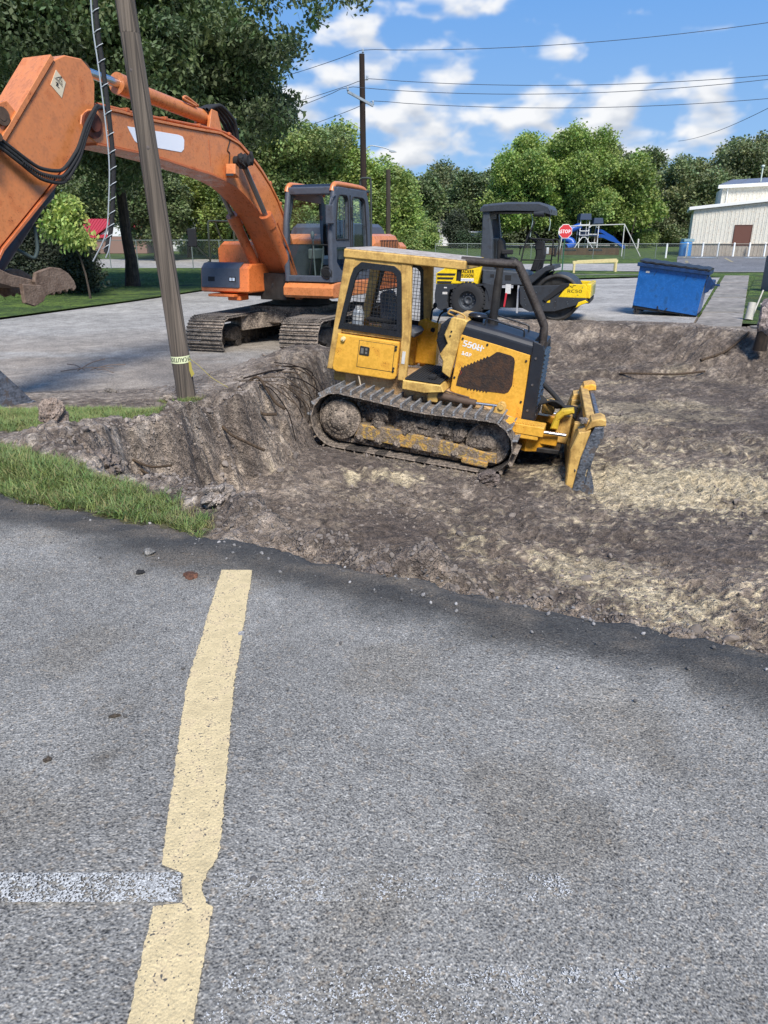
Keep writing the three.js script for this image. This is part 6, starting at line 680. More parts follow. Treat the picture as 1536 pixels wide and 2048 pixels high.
// ---------------------------------------------------------------- metal building and its forecourt
{
  const ribbed = std(lin(233, 229, 216), .6, 0, { map: T.wear }), skirtM = std(lin(176, 168, 156), .7, 0, { map: T.wear }), trim = std(lin(232, 230, 222), .55), roofM = std(lin(120, 124, 134), .5, .2);
  const b = thing('metal_building', 'cream ribbed metal building with lean-to, grey roof and brown door', 'building', [0, -.12, 0]);
  const z = -69.5, x0 = 27.35, x1 = 48, top = x => 3.82 + (x - x0) * .1, yb = 1.06;
  const panel = (xa, xb, ya, yfun, zz, mat, name) => { const m = mb().ext([[xa + .006, ya], [xb - .006, ya], [xb - .006, yfun(xb)], [xa + .006, yfun(xa)]], zz - .06, zz, { b: 0 }); for (let k = 0; k < 3; k++) { const xx = xa + (k + .5) * (xb - xa) / 3; m.ext([[xx - .035, ya], [xx + .035, ya], [xx + .02, yfun(xx) - .02], [xx - .02, yfun(xx) - .02]], zz - .01, zz + .03, { b: 0 }); } m.build(name, mat, b); };
  for (let x = x0; x < x1; x += .95) { if (x > 30.6 && x < 31.7) { } panel(x, x + .95, yb, top, z, ribbed, 'wall_panel'); panel(x, x + .95, 0, () => yb - .03, z + .02, skirtM, 'skirt_panel'); }
  mb().box(x1 - x0 + .2, .05, .12, (x0 + x1) / 2, yb - .01, z + .05, { b: 0 }).build('skirt_trim', skirtM, b);
  mb().box(.1, 3.82, 9, x0 - .03, 1.9, z - 4.5, { b: 0 }).build('side_wall', ribbed, b);
  const dr = mb().box(1.32, 1.62, .05, 31.45, 1.72, z + .05, { b: .01 }).build('door', std(lin(104, 66, 52), .6), b); const df = mb().box(.07, 1.7, .08, 30.77, 1.74, z + .06).box(.07, 1.7, .08, 32.13, 1.74, z + .06).box(1.43, .07, .08, 31.45, 2.56, z + .06).build('door_frame', std(lin(92, 60, 48), .6), dr);
  mb().ext([[x0 - .5, 3.8], [x1, 3.8 + (x1 - x0 + .5) * .1], [x1, 4.06 + (x1 - x0 + .5) * .1], [x0 - .5, 4.06]], z - 9, z + .35, { b: .02 }).build('lean_to_roof', trim, b);
  const z2 = -73; for (let x = 29.6; x < 52; x += 1) panel(x, x + 1, 3.6, xx => 5.72 + (xx - 29.6) * .035, z2, ribbed, 'upper_wall_panel');
  mb().box(.12, 2.1, 10, 29.56, 4.75, z2 - 5, { b: 0 }).build('upper_side_wall', ribbed, b); mb().box(.1, 2.2, .1, 29.95, 4.6, z2 + .1).build('downpipe', trim, b);
  mb().ext([[29.1, 5.68], [52, 6.48], [52, 6.76], [29.1, 5.96]], z2 - .1, z2 + .4, { b: .02 }).build('upper_fascia', trim, b);
  const rf = mb().loft([[[29.1, 5.97, z2 + .38], [52, 6.77, z2 + .38], [52, 6.72, z2 + .38]], [[30.8, 7.05, z2 - 11], [53, 7.85, z2 - 11], [53, 7.8, z2 - 11]]]).build('upper_roof', roofM, b); for (let i = 0; i < 16; i++) { const t = i / 15; mb().bar([29.3 + t * 22, 6.0 + t * .78, z2 + .36], [31 + t * 21.5, 7.08 + t * .78, z2 - 11], .05, .05).build('roof_rib', roofM, rf); }
  mb().cyl([32.7, 6.2, z2 - 2], [32.7, 7.55, z2 - 2], .06, .06, 10).lathe([[0, 0], [.14, 0], [.14, .16], [0, .2]], 12, m4(32.7, 7.5, z2 - 2)).build('vent_pipe', std(lin(200, 210, 196), .6), b); mb().box(.12, .2, .12, 33.4, 6.45, z2 - 2).build('roof_vent', trim, b);
  for (const c of b.children) { c.position.x -= 27.35; c.position.z += 69.5; } b.position.set(27.35, -.12, -69.5); b.rotation.y = -R(20);
  const ord = ['leftmost', 'second', 'third', 'fourth', 'fifth', 'sixth', 'seventh', 'eighth']; const proto = mb().cyl([0, 0, 0], [0, 1.12, 0], .075, .075, 14).lathe([[.075, 0], [.06, .04], [0, .055]], 14, m4(0, 1.12, 0)).geo(); const wm = std(lin(240, 240, 236), .5);
  [[22.6, 65], [25.25, 67.4], [26.6, 67.4], [27.95, 67.4], [29.3, 67.4], [30.65, 67.4], [32.0, 67.4], [33.35, 67.4]].forEach(([x, d], i) => { const p = part('bollard', proto, wm); p.position.set(x + 1.05, -.14 + (i ? 0 : -.03), -d); tag(p, `white pipe bollard, ${ord[i]} of the row before the metal building`, 'bollard', 'white bollards before the metal building'); });
  const court = scene.getObjectByName('building_forecourt'); const pm = std(lin(228, 214, 170), .8, 0, { map: T.chip });
  const line = (x0, d0, x1, d1, w) => { const dx = x1 - x0, dd = d1 - d0, l = Math.hypot(dx, dd), nx = dd / l * w / 2, nd = -dx / l * w / 2; const y = (x, d) => farGround(x, d) + .022; const g = new THREE.BufferGeometry(); const A = [x0 + nx, d0 + nd], B = [x0 - nx, d0 - nd], C = [x1 - nx, d1 - nd], D = [x1 + nx, d1 + nd]; g.setAttribute('position', new THREE.Float32BufferAttribute([A, B, C, A, C, D].flatMap(([x, d]) => [x, y(x, d), -d]), 3)); g.setAttribute('uv', new THREE.Float32BufferAttribute([0, 0, 1, 0, 1, 3, 0, 0, 1, 3, 0, 3], 2)); g.computeVertexNormals(); part('painted_line', g, pm, court); };
  line(22.3, 56.8, 25.8, 66.5, .22); line(26.0, 57.6, 28.2, 64, .2); line(30.0, 54.2, 32.4, 66, .24); line(33, 54, 34.6, 66, .08);
  for (const [x, d, nm] of [[26.6, 64.6, 0], [30.9, 64.2, 1]]) { const g = new THREE.CircleGeometry(1, 24); g.rotateX(-Math.PI / 2); const m = part('parking_marking', g, std(lin(150, 178, 196), .8), court); m.scale.set(1.1, 1, .7); m.position.set(x, farGround(x, d) + .022, -d); const g2 = new THREE.RingGeometry(.35, .62, 20, 1, .6, 4.6); g2.rotateX(-Math.PI / 2); const k = part('parking_marking', g2, std(lin(232, 236, 236), .8), court); k.position.set(x, farGround(x, d) + .028, -d); }
  const tk = thing('tank', 'blue plastic barrel with grey lid at the left corner of the metal building', 'barrel', [26.45, -.14, -68.2]); mb().lathe([[0, 0], [.5, 0], [.52, .1], [.52, 1.15], [.48, 1.22], [0, 1.24]], 24).build('barrel_body', std(lin(62, 128, 186), .45), tk); mb().box(.9, .24, .8, .1, 1.36, 0, { b: .03 }).build('barrel_lid', std(lin(124, 152, 160), .5), tk);
}
// ---------------------------------------------------------------- dumpster
{
  const B = std(lin(40, 108, 186), .4, 0, { map: T.wear, roughnessMap: T.wearRough }), D = std(lin(26, 66, 122), .5, 0, { map: T.grimy }), dk = M.blackMatte;
  const d = thing('dumpster', 'blue steel dumpster on casters with black lids at the pavement edge', 'dumpster', [7.18, -.45, -21.15]); d.rotation.order = 'YXZ'; d.rotation.set(0, -R(27), -R(5));
  const W0 = -.24, W1 = 1.46, zb = -1.25, sl = (y) => (y - .22) * .05;
  mb().loft([[.22, 0, .02], [1.18, 0, .06], [1.36, 0, .1]].map(([y, a, o]) => [[W0 - o * .2, y + .02, o], [W1 + o * .4, y - .04, o], [W1 + o * .4, y - .04, zb + (y > 1.3 ? .0 : 0)], [W0 - o * .2, y + .02, zb]])).build('bin_body', B, d);
  mb().box(1.86, .1, .06, .61, 1.31, .12, { b: .015, rz: -.025 }).box(.06, .1, 1.36, 1.52, 1.28, -.57, { b: .015 }).box(.06, .1, 1.36, -.27, 1.33, -.57, { b: .015 }).build('rim_channel', D, d);
  mb().box(1.72, .09, 1.2, .61, .19, -.6, { b: .015 }).build('bin_base', std(lin(24, 26, 32), .7, 0, { map: T.grimy }), d);
  mb().tube([[.42, .3, .04], [.46, .22, .08], [.55, .17, .09], [.64, .22, .08], [.68, .28, .04]], .014).build('pull_ring', dk, d);
  for (const s of [0, 1]) { const secs = []; for (let i = 0; i <= 10; i++) { const x = -.27 + s * .91 + i * .0905; const y = 1.41 - x * .03 + Math.sin(i * 2.2 + s) * .012; secs.push([[x, y - .02, .16], [x, y + .02, .16], [x, y + .06, -.55], [x, y + .02, -1.28], [x, y - .02, -1.28]]); } mb().loft(secs).build('lid', std([.02, .021, .024], .5, 0), d); }
  const pk = mb().box(.16, .22, .9, 1.6, .98, -.6, { b: .02 }).box(.26, .05, .05, 1.72, 1.0, -.25, { b: .01 }).ext([[1.5, 1.25], [1.72, 1.05], [1.6, .8], [1.5, .75]], -.2, -.14, { b: .008 }).build('fork_pocket', D, d);
  for (const z of [-.05, -1.05]) for (const x of [-.12, 1.12]) { const c = new THREE.Group(); c.name = 'caster'; c.position.set(x, 0, z); d.add(c); const h = x > 1 ? .11 : .085; mb().cyl([0, h * 1, -.025], [0, h, .025], .085, .085, 20).build('wheel', M.rubber, c); mb().box(.09, .02, .09, 0, .2, 0).box(.015, .12, .05, 0, .15, .04).box(.015, .12, .05, 0, .15, -.04).build('fork', M.darkSteel, c); }
  mb().box(.1, .05, .004, -.02, 1.16, .062, { b: 0 }).build('white_sticker', M.white, d); mb().tube([[.22, 1.2, .066], [.19, 1.15, .066], [.16, 1.08, .066]], .006, 5).tube([[1.0, 1.18, .066], [.99, 1.1, .066], [.97, 1.04, .066]], .005, 5).build('scratch', std([.02, .03, .05], .8), d).userData.kind = 'stuff';
}
// ---------------------------------------------------------------- stop sign, barrier rails, playground
{
  const s = thing('stop_sign', 'red octagonal STOP sign on green post on the grass island', 'stop sign', [10.66, -.45, -46]); mb().box(.06, 2.7, .06, 0, 1.35, -.05, { b: .008 }).build('post', std(lin(40, 92, 66), .6), s);
  const oct = r => Array.from({ length: 8 }, (_, i) => [Math.cos((i + .5) * Math.PI / 4) * r, Math.sin((i + .5) * Math.PI / 4) * r]); const f = mb().ext(oct(.42), -.02, 0, { b: .004 }).build('sign_plate', std(lin(236, 226, 222), .5), s); f.position.set(0, 2.3, 0); const rd = mb().ext(oct(.385), -.002, .004, { b: .001 }).build('red_field', std(lin(206, 52, 56), .5), f);
  decal('stop_lettering', .62, .27, (c, w, h) => { c.clearRect(0, 0, w, h); c.fillStyle = '#f3ece8'; c.font = `bold ${h * 1.02}px sans-serif`; c.scale(w * .98 / c.measureText('STOP').width, 1); c.fillText('STOP', w * .01, h * .88); }, f, [0, 0, .007]);
  mb().box(.12, .16, .01, -.36, -.05, .006, { b: 0 }).build('white_patch', M.white, f);
  const cr = std(lin(228, 212, 156), .6, 0, { map: T.wear }); const rail = (label, a, b, posts) => { const t = thing('barrier_rail', label, 'barrier rail', [a[0], farGround(a[0], a[1]), -a[1]], 0, 'cream steel barrier rails'); mb().bar([0, .62, 0], [b[0] - a[0], .66, -(b[1] - a[1])], .09, .16).build('beam', cr, t); for (const k of posts) mb().box(.12, .64, .12, (b[0] - a[0]) * k, .32, -(b[1] - a[1]) * k).build('post', cr, t); };
  rail('cream barrier rail on two posts, front one on the island', [10.85, 44.4], [13.85, 45.8], [.04, .97]); rail('cream barrier rail angled behind the front one', [11.4, 45.6], [14.3, 47.6], [.98]);
  const g0 = farGround(25, 88), pw = std(lin(222, 222, 220), .6), pb = std(lin(34, 84, 168), .4), pd = std(lin(58, 72, 96), .6), wood = std(lin(176, 146, 104), .8, 0, { map: T.wood });
  const p = thing('playground_tower', 'white playground tower with blue roofs and blue slides', 'playground set', [23.2, g0, -88]); p.scale.setScalar(1.0);
  for (const [x, z, h] of [[-1.2, 0, 3.2], [-.2, 0, 3.2], [-1.2, -1.2, 3.2], [-.2, -1.2, 3.2], [.8, .3, 2.9], [.8, -1, 2.9]]) mb().box(.085, h, .085, x, h / 2, z).build('post', pw, p);
  for (const y of [1.5, 1.95, 2.6]) mb().box(1.1, .08, .08, -.7, y, .06).build('cross_rail', pw, p); mb().box(1.0, .08, .08, .3, 1.6, .1).build('cross_rail', pw, p); mb().box(1.0, .08, .08, .3, .7, .1).build('cross_rail', pw, p);
  for (const [a, b] of [[[-1.9, 0, .5], [-.9, 1.3, .1]], [[.4, 0, .5], [-.5, 1.3, .1]], [[-.2, 2.3, .1], [.3, 2.7, .1]], [[.3, 2.7, .1], [.7, 2.3, .1]], [[-.9, 1.3, .1], [-.5, 1.3, .1]]]) mb().bar(a, b, .075, .075).build('brace', pw, p);
  mb().box(2.1, .1, 1.4, -.2, 1.45, -.5).build('deck', pd, p); mb().box(1.6, .7, .05, -.4, 1.9, -1.2).build('back_panel', pd, p);
  mb().ext([[-1.35, 3.1], [-1.3, 3.75], [-.15, 3.75], [-.05, 3.1]], -1.3, .25, { b: .03 }).build('roof', pd, p); mb().ext([[.15, 2.7], [.2, 3.3], [1.15, 3.3], [1.25, 2.7]], -1.1, .45, { b: .03 }).build('roof', pd, p);
  mb().tube([[-1.1, 2.5, -.3], [-2.2, 2.1, -.1], [-3.2, 2.0, .2], [-3.3, 1.3, .8], [-2.3, .9, 1], [-2.2, .5, 1.2], [-3.0, .25, 1.6]], .36, 14, 60).build('tube_slide', pb, p);
  for (const z of [.25, -.6]) { const secs = []; for (let i = 0; i <= 12; i++) { const t = i / 12, x = .85 + t * 3.1, y = mix(1.75 + (z > 0 ? -.45 : .1), .12, t * t * (1.6 - .6 * t)) + Math.sin(t * 12) * .05; secs.push([[x, y + .28, z + .3], [x, y, z + .26], [x, y, z - .26], [x, y + .28, z - .3], [x, y - .06, z - .26], [x, y - .06, z + .26]]); } mb().loft(secs).build('slide', pb, p); }
  const bd = mb(); tag(mb().box(7.2, .62, .1, 18.2, .3, 0).build('timber_border', wood), 'tan timber border board in front of the playground tower', 'border board').position.set(0, farGround(18, 72) - .02, -72);
  const sw = thing('swing_set', 'grey steel swing frame with two black swings', 'swing set', [15.6, farGround(16, 68), -68]), sm = std(lin(168, 168, 160), .5, .3); mb().cyl([0, 2.45, 0], [5.35, 2.62, -.4], .05, .05, 10).build('top_bar', sm, sw); for (const [a, b] of [[[0, 2.45, 0], [-.5, 0, .9]], [[0, 2.45, 0], [-.3, 0, -1.2]], [[5.35, 2.62, -.4], [5.1, 0, .5]], [[5.35, 2.62, -.4], [6.7, 0, .6]]]) mb().cyl(a, b, .045, .045, 10).build('leg', sm, sw);
  for (const x of [.65, 2.9]) { const wx = mb(); for (const o of [-.45, .45]) wx.cyl([x + o * .7, 2.48, -.1], [x + o, .58, 0], .014, .014, 6); const st = mb().lathe([[.36, -.05], [.55, -.06], [.6, 0], [.55, .1], [.4, .1], [.36, 0]], 24, m4(x, .5, 0)).build('swing_seat', M.rubber, sw); wx.build('swing_chain', M.darkSteel, st); }
}
// ---------------------------------------------------------------- chain link fences
function fence(label, pts, h, step, mesh) {
  const t = thing('chain_fence', label, 'fence', [pts[0][0], farGround(...pts[0]), -pts[0][1]]), gm = std(lin(132, 140, 134), .5, .4); const wires = mb(); const o = [pts[0][0], farGround(...pts[0]), pts[0][1]];
  for (let i = 0; i + 1 < pts.length; i++) { const [ax, ad] = pts[i], [bx, bd] = pts[i + 1], L = Math.hypot(bx - ax, bd - ad), n = Math.max(1, Math.round(L / step)); const P = k => { const x = mix(ax, bx, k), d = mix(ad, bd, k); return [x - o[0], farGround(x, d) - o[1], -(d - o[2])]; }; for (let k = i ? 1 : 0; k <= n; k++) { const p = P(k / n); mb().cyl(p, [p[0], p[1] + h, p[2]], .03, .03, 8).build('post', gm, t); } const a = P(0), b = P(1); mb().cyl([a[0], a[1] + h, a[2]], [b[0], b[1] + h, b[2]], .02, .02, 8).build('top_rail', gm, t); const m = Math.round(L / mesh); for (let k = -Math.round(h / mesh); k < m; k++) for (const s of [0, 1]) { const k0 = k / m, k1 = (k + h / mesh) / m, u0 = clamp(k0), u1 = clamp(k1); if (u1 <= u0) continue; const f0 = (u0 - k0) / (k1 - k0), f1 = (u1 - k0) / (k1 - k0); const p = P(u0), q = P(u1); wires.bar([p[0], p[1] + h * (s ? 1 - f0 : f0), p[2]], [q[0], q[1] + h * (s ? 1 - f1 : f1), q[2]], .005, .005); } }
  wires.build('wire_netting', gm, t).userData.kind = 'stuff';
}
fence('chain link fence along the left lawn and the street', [[-21, 49.4], [-5.2, 49.4]], 1.75, 1.75, .16);
fence('chain link fence before the field, behind the roller', [[4.2, 63.5], [12, 63.3], [27, 62.6]], 1.15, 2.4, .13);
// ---------------------------------------------------------------- houses
{
  const brick = std(lin(142, 112, 100), .85), whiteP = std(lin(222, 224, 224), .7), red = std(lin(170, 54, 66), .5), green = std(lin(120, 124, 120), .7);
  const h = thing('brick_house', 'brown brick house with white gable and red metal roof', 'house', [-25.15, farGround(-25, 75), -75]);
  mb().box(4.5, 1.55, 6, 0, .78, -3, { b: 0 }).build('wall', brick, h); mb().ext([[-2.35, 1.55], [2.35, 1.55], [0, 3.05]], -.04, .02, { b: 0 }).build('gable', whiteP, h);
  for (const s of [1, -1]) mb().ext([[0, 3.14], [2.75 * s, 1.4], [2.75 * s, 1.5], [0, 3.24]], -6.2, .35, { b: .01 }).build('roof', red, h); mb().loft([[[-4.6, 1.5, .4], [-1.2, 1.5, .4], [-1.2, 1.4, .4], [-4.6, 1.4, .4]], [[-4.6, 3.15, -2.6], [-.2, 3.15, -2.6], [-.2, 3.05, -2.6], [-4.6, 3.05, -2.6]]]).build('wing_roof', red, h); for (let i = 0; i < 14; i++) mb().bar([-4.5 + i * .25, 1.54, .38], [-4.5 + i * .3, 3.2, -2.6], .03, .05).build('roof_rib', red, h); mb().box(3.0, 1.5, 3, -2.9, .75, -1.4, { b: 0 }).build('wing_wall', brick, h);
  const c = thing('porch_house', 'small white house with porch behind the left chain fence', 'house', [-20.6, farGround(-20, 82), -82]); mb().box(5.4, 2.2, 4, 0, 1.1, -2, { b: 0 }).build('wall', whiteP, c); mb().ext([[-3, 2.15], [3, 2.15], [2.4, 3.1], [-2.4, 3.1]], -4.2, .9, { b: .01 }).build('roof', green, c); for (const x of [-2.4, -.4, 1.6, 2.6]) mb().box(.14, 2.1, .14, x, 1.05, .7).build('porch_post', whiteP, c); mb().box(5.4, .1, .1, 0, .9, .7).build('porch_rail', whiteP, c); for (const x of [-1.4, .8]) { const w = mb().box(.8, 1.0, .06, x, 1.2, .01).build('window', whiteP, c); mb().box(.66, .86, .02, x, 1.2, .05).build('pane', M.black, w); }
  const w = thing('white_house', 'small white house with grey gable roof behind the field fence', 'house', [6.4, farGround(6, 104), -104]); mb().box(4.4, 2.3, 6, 0, 1.15, -3, { b: 0 }).build('wall', whiteP, w); mb().ext([[-2.2, 2.3], [2.2, 2.3], [0, 3.9]], -.03, .02, { b: 0 }).build('gable', std(lin(190, 188, 186), .8), w); for (const s of [1, -1]) mb().ext([[0, 4.0], [2.6 * s, 2.15], [2.6 * s, 2.28], [0, 4.14]], -6.2, .3, { b: .01 }).build('roof', std(lin(140, 136, 136), .8), w); mb().box(2.2, .12, 1.6, 2.9, 2.1, -.8).build('porch_roof', whiteP, w); mb().box(.12, 2, .12, 3.8, 1.05, -.1).build('porch_post', whiteP, w); const wn = mb().box(.9, 1.1, .05, .6, 1.3, .02).build('window', whiteP, w); mb().box(.74, .94, .02, .6, 1.3, .05).build('pane', M.black, wn);
  const s2 = thing('white_shed', 'low white shed behind the clipped hedge', 'shed', [12.0, farGround(12, 99), -99]); mb().box(6, 1.7, 3, 0, .85, -1.5, { b: 0 }).build('wall', whiteP, s2); mb().ext([[-3.2, 1.65], [3.2, 1.65], [3.1, 1.85], [-3.1, 1.85]], -3.2, .3, { b: .01 }).build('roof', std(lin(206, 208, 210), .6), s2);
}
// ---------------------------------------------------------------- poles and wires in the distance
{
  const pw = std(lin(96, 78, 68), .9, 0, { map: T.wood }), gp = std(lin(134, 128, 120), .9, 0, { map: T.wood }), al = std(lin(168, 176, 180), .5, .3), ins = std(lin(150, 160, 168), .35), wire = std(lin(58, 66, 78), .7);
  const u = thing('utility_pole', 'tall brown utility pole with pale crossarm behind the excavator cab', 'utility pole', [-1.18, -.45, -45]); mb().cyl([.06, 0, 0], [0, 11.1, 0], .2, .145, 14).build('pole', pw, u);
  mb().bar([-.74, 9.2, .85], [.58, 8.72, -.35], .1, .13).build('crossarm', al, u); for (const [x, y, z] of [[-.74, 9.25, .85], [.58, 8.77, -.35], [.28, 9.9, 0], [.06, 11.15, 0]]) mb().lathe([[0, 0], [.055, 0], [.06, .05], [.04, .08], [.06, .13], [.045, .2], [0, .22]], 12, m4(x, y, z)).build('insulator', ins, u); mb().bar([0, 9.85, 0], [.3, 9.9, 0], .04, .04).build('bracket', al, u);
  mb().tube([[.12, 6.3, 0], [.25, 6.62, .02], [.5, 6.72, .05], [1.2, 6.6, .1], [1.55, 6.48, .12]], .03).build('lamp_arm', al, u); mb().ext([[1.45, 6.42], [1.5, 6.5], [1.75, 6.46], [1.88, 6.38], [1.6, 6.36]], .02, .22, { b: .015 }).build('lamp_head', al, u);
  const W = (label, pts) => { const P = []; for (let s = 0; s + 1 < pts.length; s++) { const [a, b, sag] = [pts[s], pts[s + 1], pts[s][3] || 0]; for (let i = s ? 1 : 0; i <= 16; i++) { const t = i / 16; P.push([mix(a[0], b[0], t), mix(a[1], b[1], t) - sag * 4 * t * (1 - t), mix(a[2], b[2], t)]); } } const m = mb().tube(P, .015, 5, P.length * 2).build('power_line', wire); tag(m, label, 'power line', 'overhead power lines'); };
  W('topmost overhead wire running right from the pole top', [[-16, 11.2, -62, .4], [-1.1, 10.85, -45, .6], [24.5, 11.95, -40.5, .8], [60, 12.5, -36]]);
  W('second overhead wire from the bracket below the pole top', [[-18, 9.6, -66, .4], [-.9, 9.5, -45, .6], [24.5, 9.5, -41, .8], [60, 9.6, -36]]);
  W('overhead wire from the left end of the crossarm', [[-18, 8.6, -66, .4], [-1.92, 8.98, -44.15, .75], [24.2, 9.42, -40.8, .8], [60, 9.6, -36]]);
  W('lowest overhead wire from the right end of the crossarm', [[-16, 7.7, -66, .4], [-.6, 8.5, -45.35, .6], [24.8, 8.55, -41.5, .8], [60, 8.6, -36]]);
  W('steep service wire sloping down behind the bright trees', [[16.8, 4.6, -32, .15], [5.6, 0, 0, 0]].length ? [[26.0, 9.4, -72, .5], [16.6, 7.4, -30, .1], [20, 9.5, -24]] : []);
  const sp = thing('short_pole', 'short weathered wooden pole right of the excavator cab', 'pole', [.29, -.4, -54]); mb().cyl([0, 0, 0], [0, 6.15, 0], .17, .145, 12).build('pole', gp, sp);
  const lp = thing('slim_pole', 'slim leaning wooden pole at the left lawn fence', 'pole', [-16.2, -.45, -50]); mb().cyl([0, 0, 0], [-.2, 4.3, 0], .12, .09, 10).build('pole', pw, lp);
  const rp = thing('far_utility_pole', 'distant leaning utility pole with crossarm left of the metal building', 'utility pole', [38, .3, -110]); mb().cyl([0, 0, 0], [.25, 6.6, 0], .15, .11, 10).build('pole', gp, rp); mb().box(1.6, .12, .1, .25, 6.4, 0).build('crossarm', gp, rp);
  const mp = thing('marker_post', 'short white marker post beside the far street', 'post', [30, farGround(30, 92), -92]); mb().cyl([0, 0, 0], [0, 1.0, 0], .1, .1, 10).lathe([[.1, 0], [.06, .05], [0, .06]], 10, m4(0, 1, 0)).build('post_shaft', M.white, mp);
  const tp = thing('bare_pole', 'thin pale leaning pole behind the swing frame', 'pole', [28.3, farGround(28, 90), -90]); mb().cyl([0, 0, 0], [.45, 3.6, 0], .08, .05, 8).build('pole', gp, tp);
}
// ---------------------------------------------------------------- leaning pole, tape, hanging cable
{
  const gy = soilHeight(-2.42, 9.0), wood = std([.72, .67, .64], .92, 0, { map: T.wood, bumpMap: T.woodBump, bumpScale: .012 });
  const P0 = V(-2.46, gy - .1, -9.05), P1 = V(-3.06, 9.5, -9.15); const at = y => { const t = (y - P0.y) / (P1.y - P0.y); return P0.clone().lerp(P1, t); };
  const p = thing('leaning_pole', 'weathered grey wooden pole leaning beside the pit with tape round it', 'utility pole', P0.toArray()); const S = []; for (let i = 0; i <= 40; i++) { const t = i / 40, q = P0.clone().lerp(P1, t).sub(P0), r = mix(.114, .09, t), ring = []; for (let k = 0; k < 22; k++) { const a = k / 22 * 6.283, rr = r * (1 + (vn(k * 1.1, i * .3, 601) - .5) * .02 + (vn(i * .8, 3, 602) - .5) * .04); ring.push([q.x + Math.cos(a) * rr, q.y, q.z + Math.sin(a) * rr]); } S.push(ring); } const pm = mb().loft(S).build('pole', wood, p);
  for (const [y, a, r] of [[2.55, 1.3, .02], [1.3, 1.9, .018], [3.3, 1.8, .016], [.75, 1.5, .015]]) { const c = at(y).sub(P0); mb().add(lump(r, r * 1.3, r * .5, 7, .3, 2), m4(c.x + Math.cos(a) * .1, c.y, c.z + Math.sin(a) * .1, 0, -a + Math.PI / 2)).build('knot', std([.12, .1, .09], .95), pm); }
  const t = thing('caution_tape', 'pale yellow caution tape tied round the leaning wooden pole', 'tape', [0, 0, 0]); const yt = .235, c = at(yt); const tt = canvasTex(1024, 96, (x, w, h) => { x.fillStyle = '#dfe3b4'; x.fillRect(0, 0, w, h); x.fillStyle = '#1c2420'; x.font = `bold ${h * .82}px sans-serif`; for (let i = 0; i < 3; i++) x.fillText('CAUTION', i * w / 3 + 10, h * .8); }); tt.wrapS = THREE.RepeatWrapping; tt.center.set(.5, .5); tt.rotation = Math.PI; tt.repeat.set(1, 1);
  const band = new THREE.CylinderGeometry(.117, .12, .085, 40, 1, true); const bm = part('tape_band', band, std([1, 1, 1], .5, 0, { map: tt }), t); bm.position.copy(c); bm.rotation.set(0, 1.0, .07);
  const yl = std(lin(170, 156, 74), .6); mb().tube([[c.x + .115, c.y, c.z + .03], [c.x + .25, c.y - .06, c.z + .15], [c.x + .42, c.y - .19, c.z + .25], [c.x + .62, c.y - .3, c.z + .3]], .0035, 6).build('tape_tail', yl, t); mb().ext([[0, 0], [.03, -.02], [.035, -.1], [.06, -.16], [.02, -.2], [.0, -.12]], 0, .003, { b: 0, m: m4(c.x + .11, c.y - .02, c.z + .06) }).build('tape_scrap', yl, t);
  // cable
  const cb = thing('hanging_cable', 'black cable lashed to a pale wire hanging left of the leaning pole', 'cable', [0, 0, 0]); const path = [[183, -40], [190, 60], [200, 130], [215, 250], [222, 330], [221, 400], [217, 460], [207, 505]].map(([x, y]) => { const r = (x - 768) / 1462.3, q = (y - 1024) / 1462.3, S = Math.sin(R(20.75)), C = Math.cos(R(20.75)), d = 9.3, k = d / (C - q * S); return [r * k, 1.65 + (-S - q * C) * k, -d]; });
  const curve = new THREE.CatmullRomCurve3(path.map(a => V(...a))); const pt = curve.getPoints(80).map(v => v.toArray()); mb().tube(pt.map(([x, y, z]) => [x + .028, y, z]), .026, 10, 160).build('cable', M.rubber, cb); const wpts = pt.map(([x, y, z], i) => [x - .012 - (i > 66 ? ((i - 66) / 14) ** 2 * .05 : 0), y, z + .02]); wpts.push([wpts.at(-1)[0] - .07, wpts.at(-1)[1] - .1, -9.28]); const wm = std(lin(176, 182, 184), .5, .3); mb().tube(wpts, .009, 6, 170).build('wire', wm, cb); mb().tube([[pt[72][0] + .05, pt[72][1], -9.28], [pt[78][0] + .06, pt[78][1] - .02, -9.27], [pt[80][0] + .03, pt[80][1] - .06, -9.27]], .008, 6).build('wire_end', wm, cb);
  for (let i = 2; i < 80; i += 5) { const [x, y, z] = pt[i]; mb().tube([[x - .02, y - .025, z + .022], [x + .03, y + .005, z + .034], [x + .07, y + .03, z + .01]], .0055, 5).build('tie', wm, cb); }
}
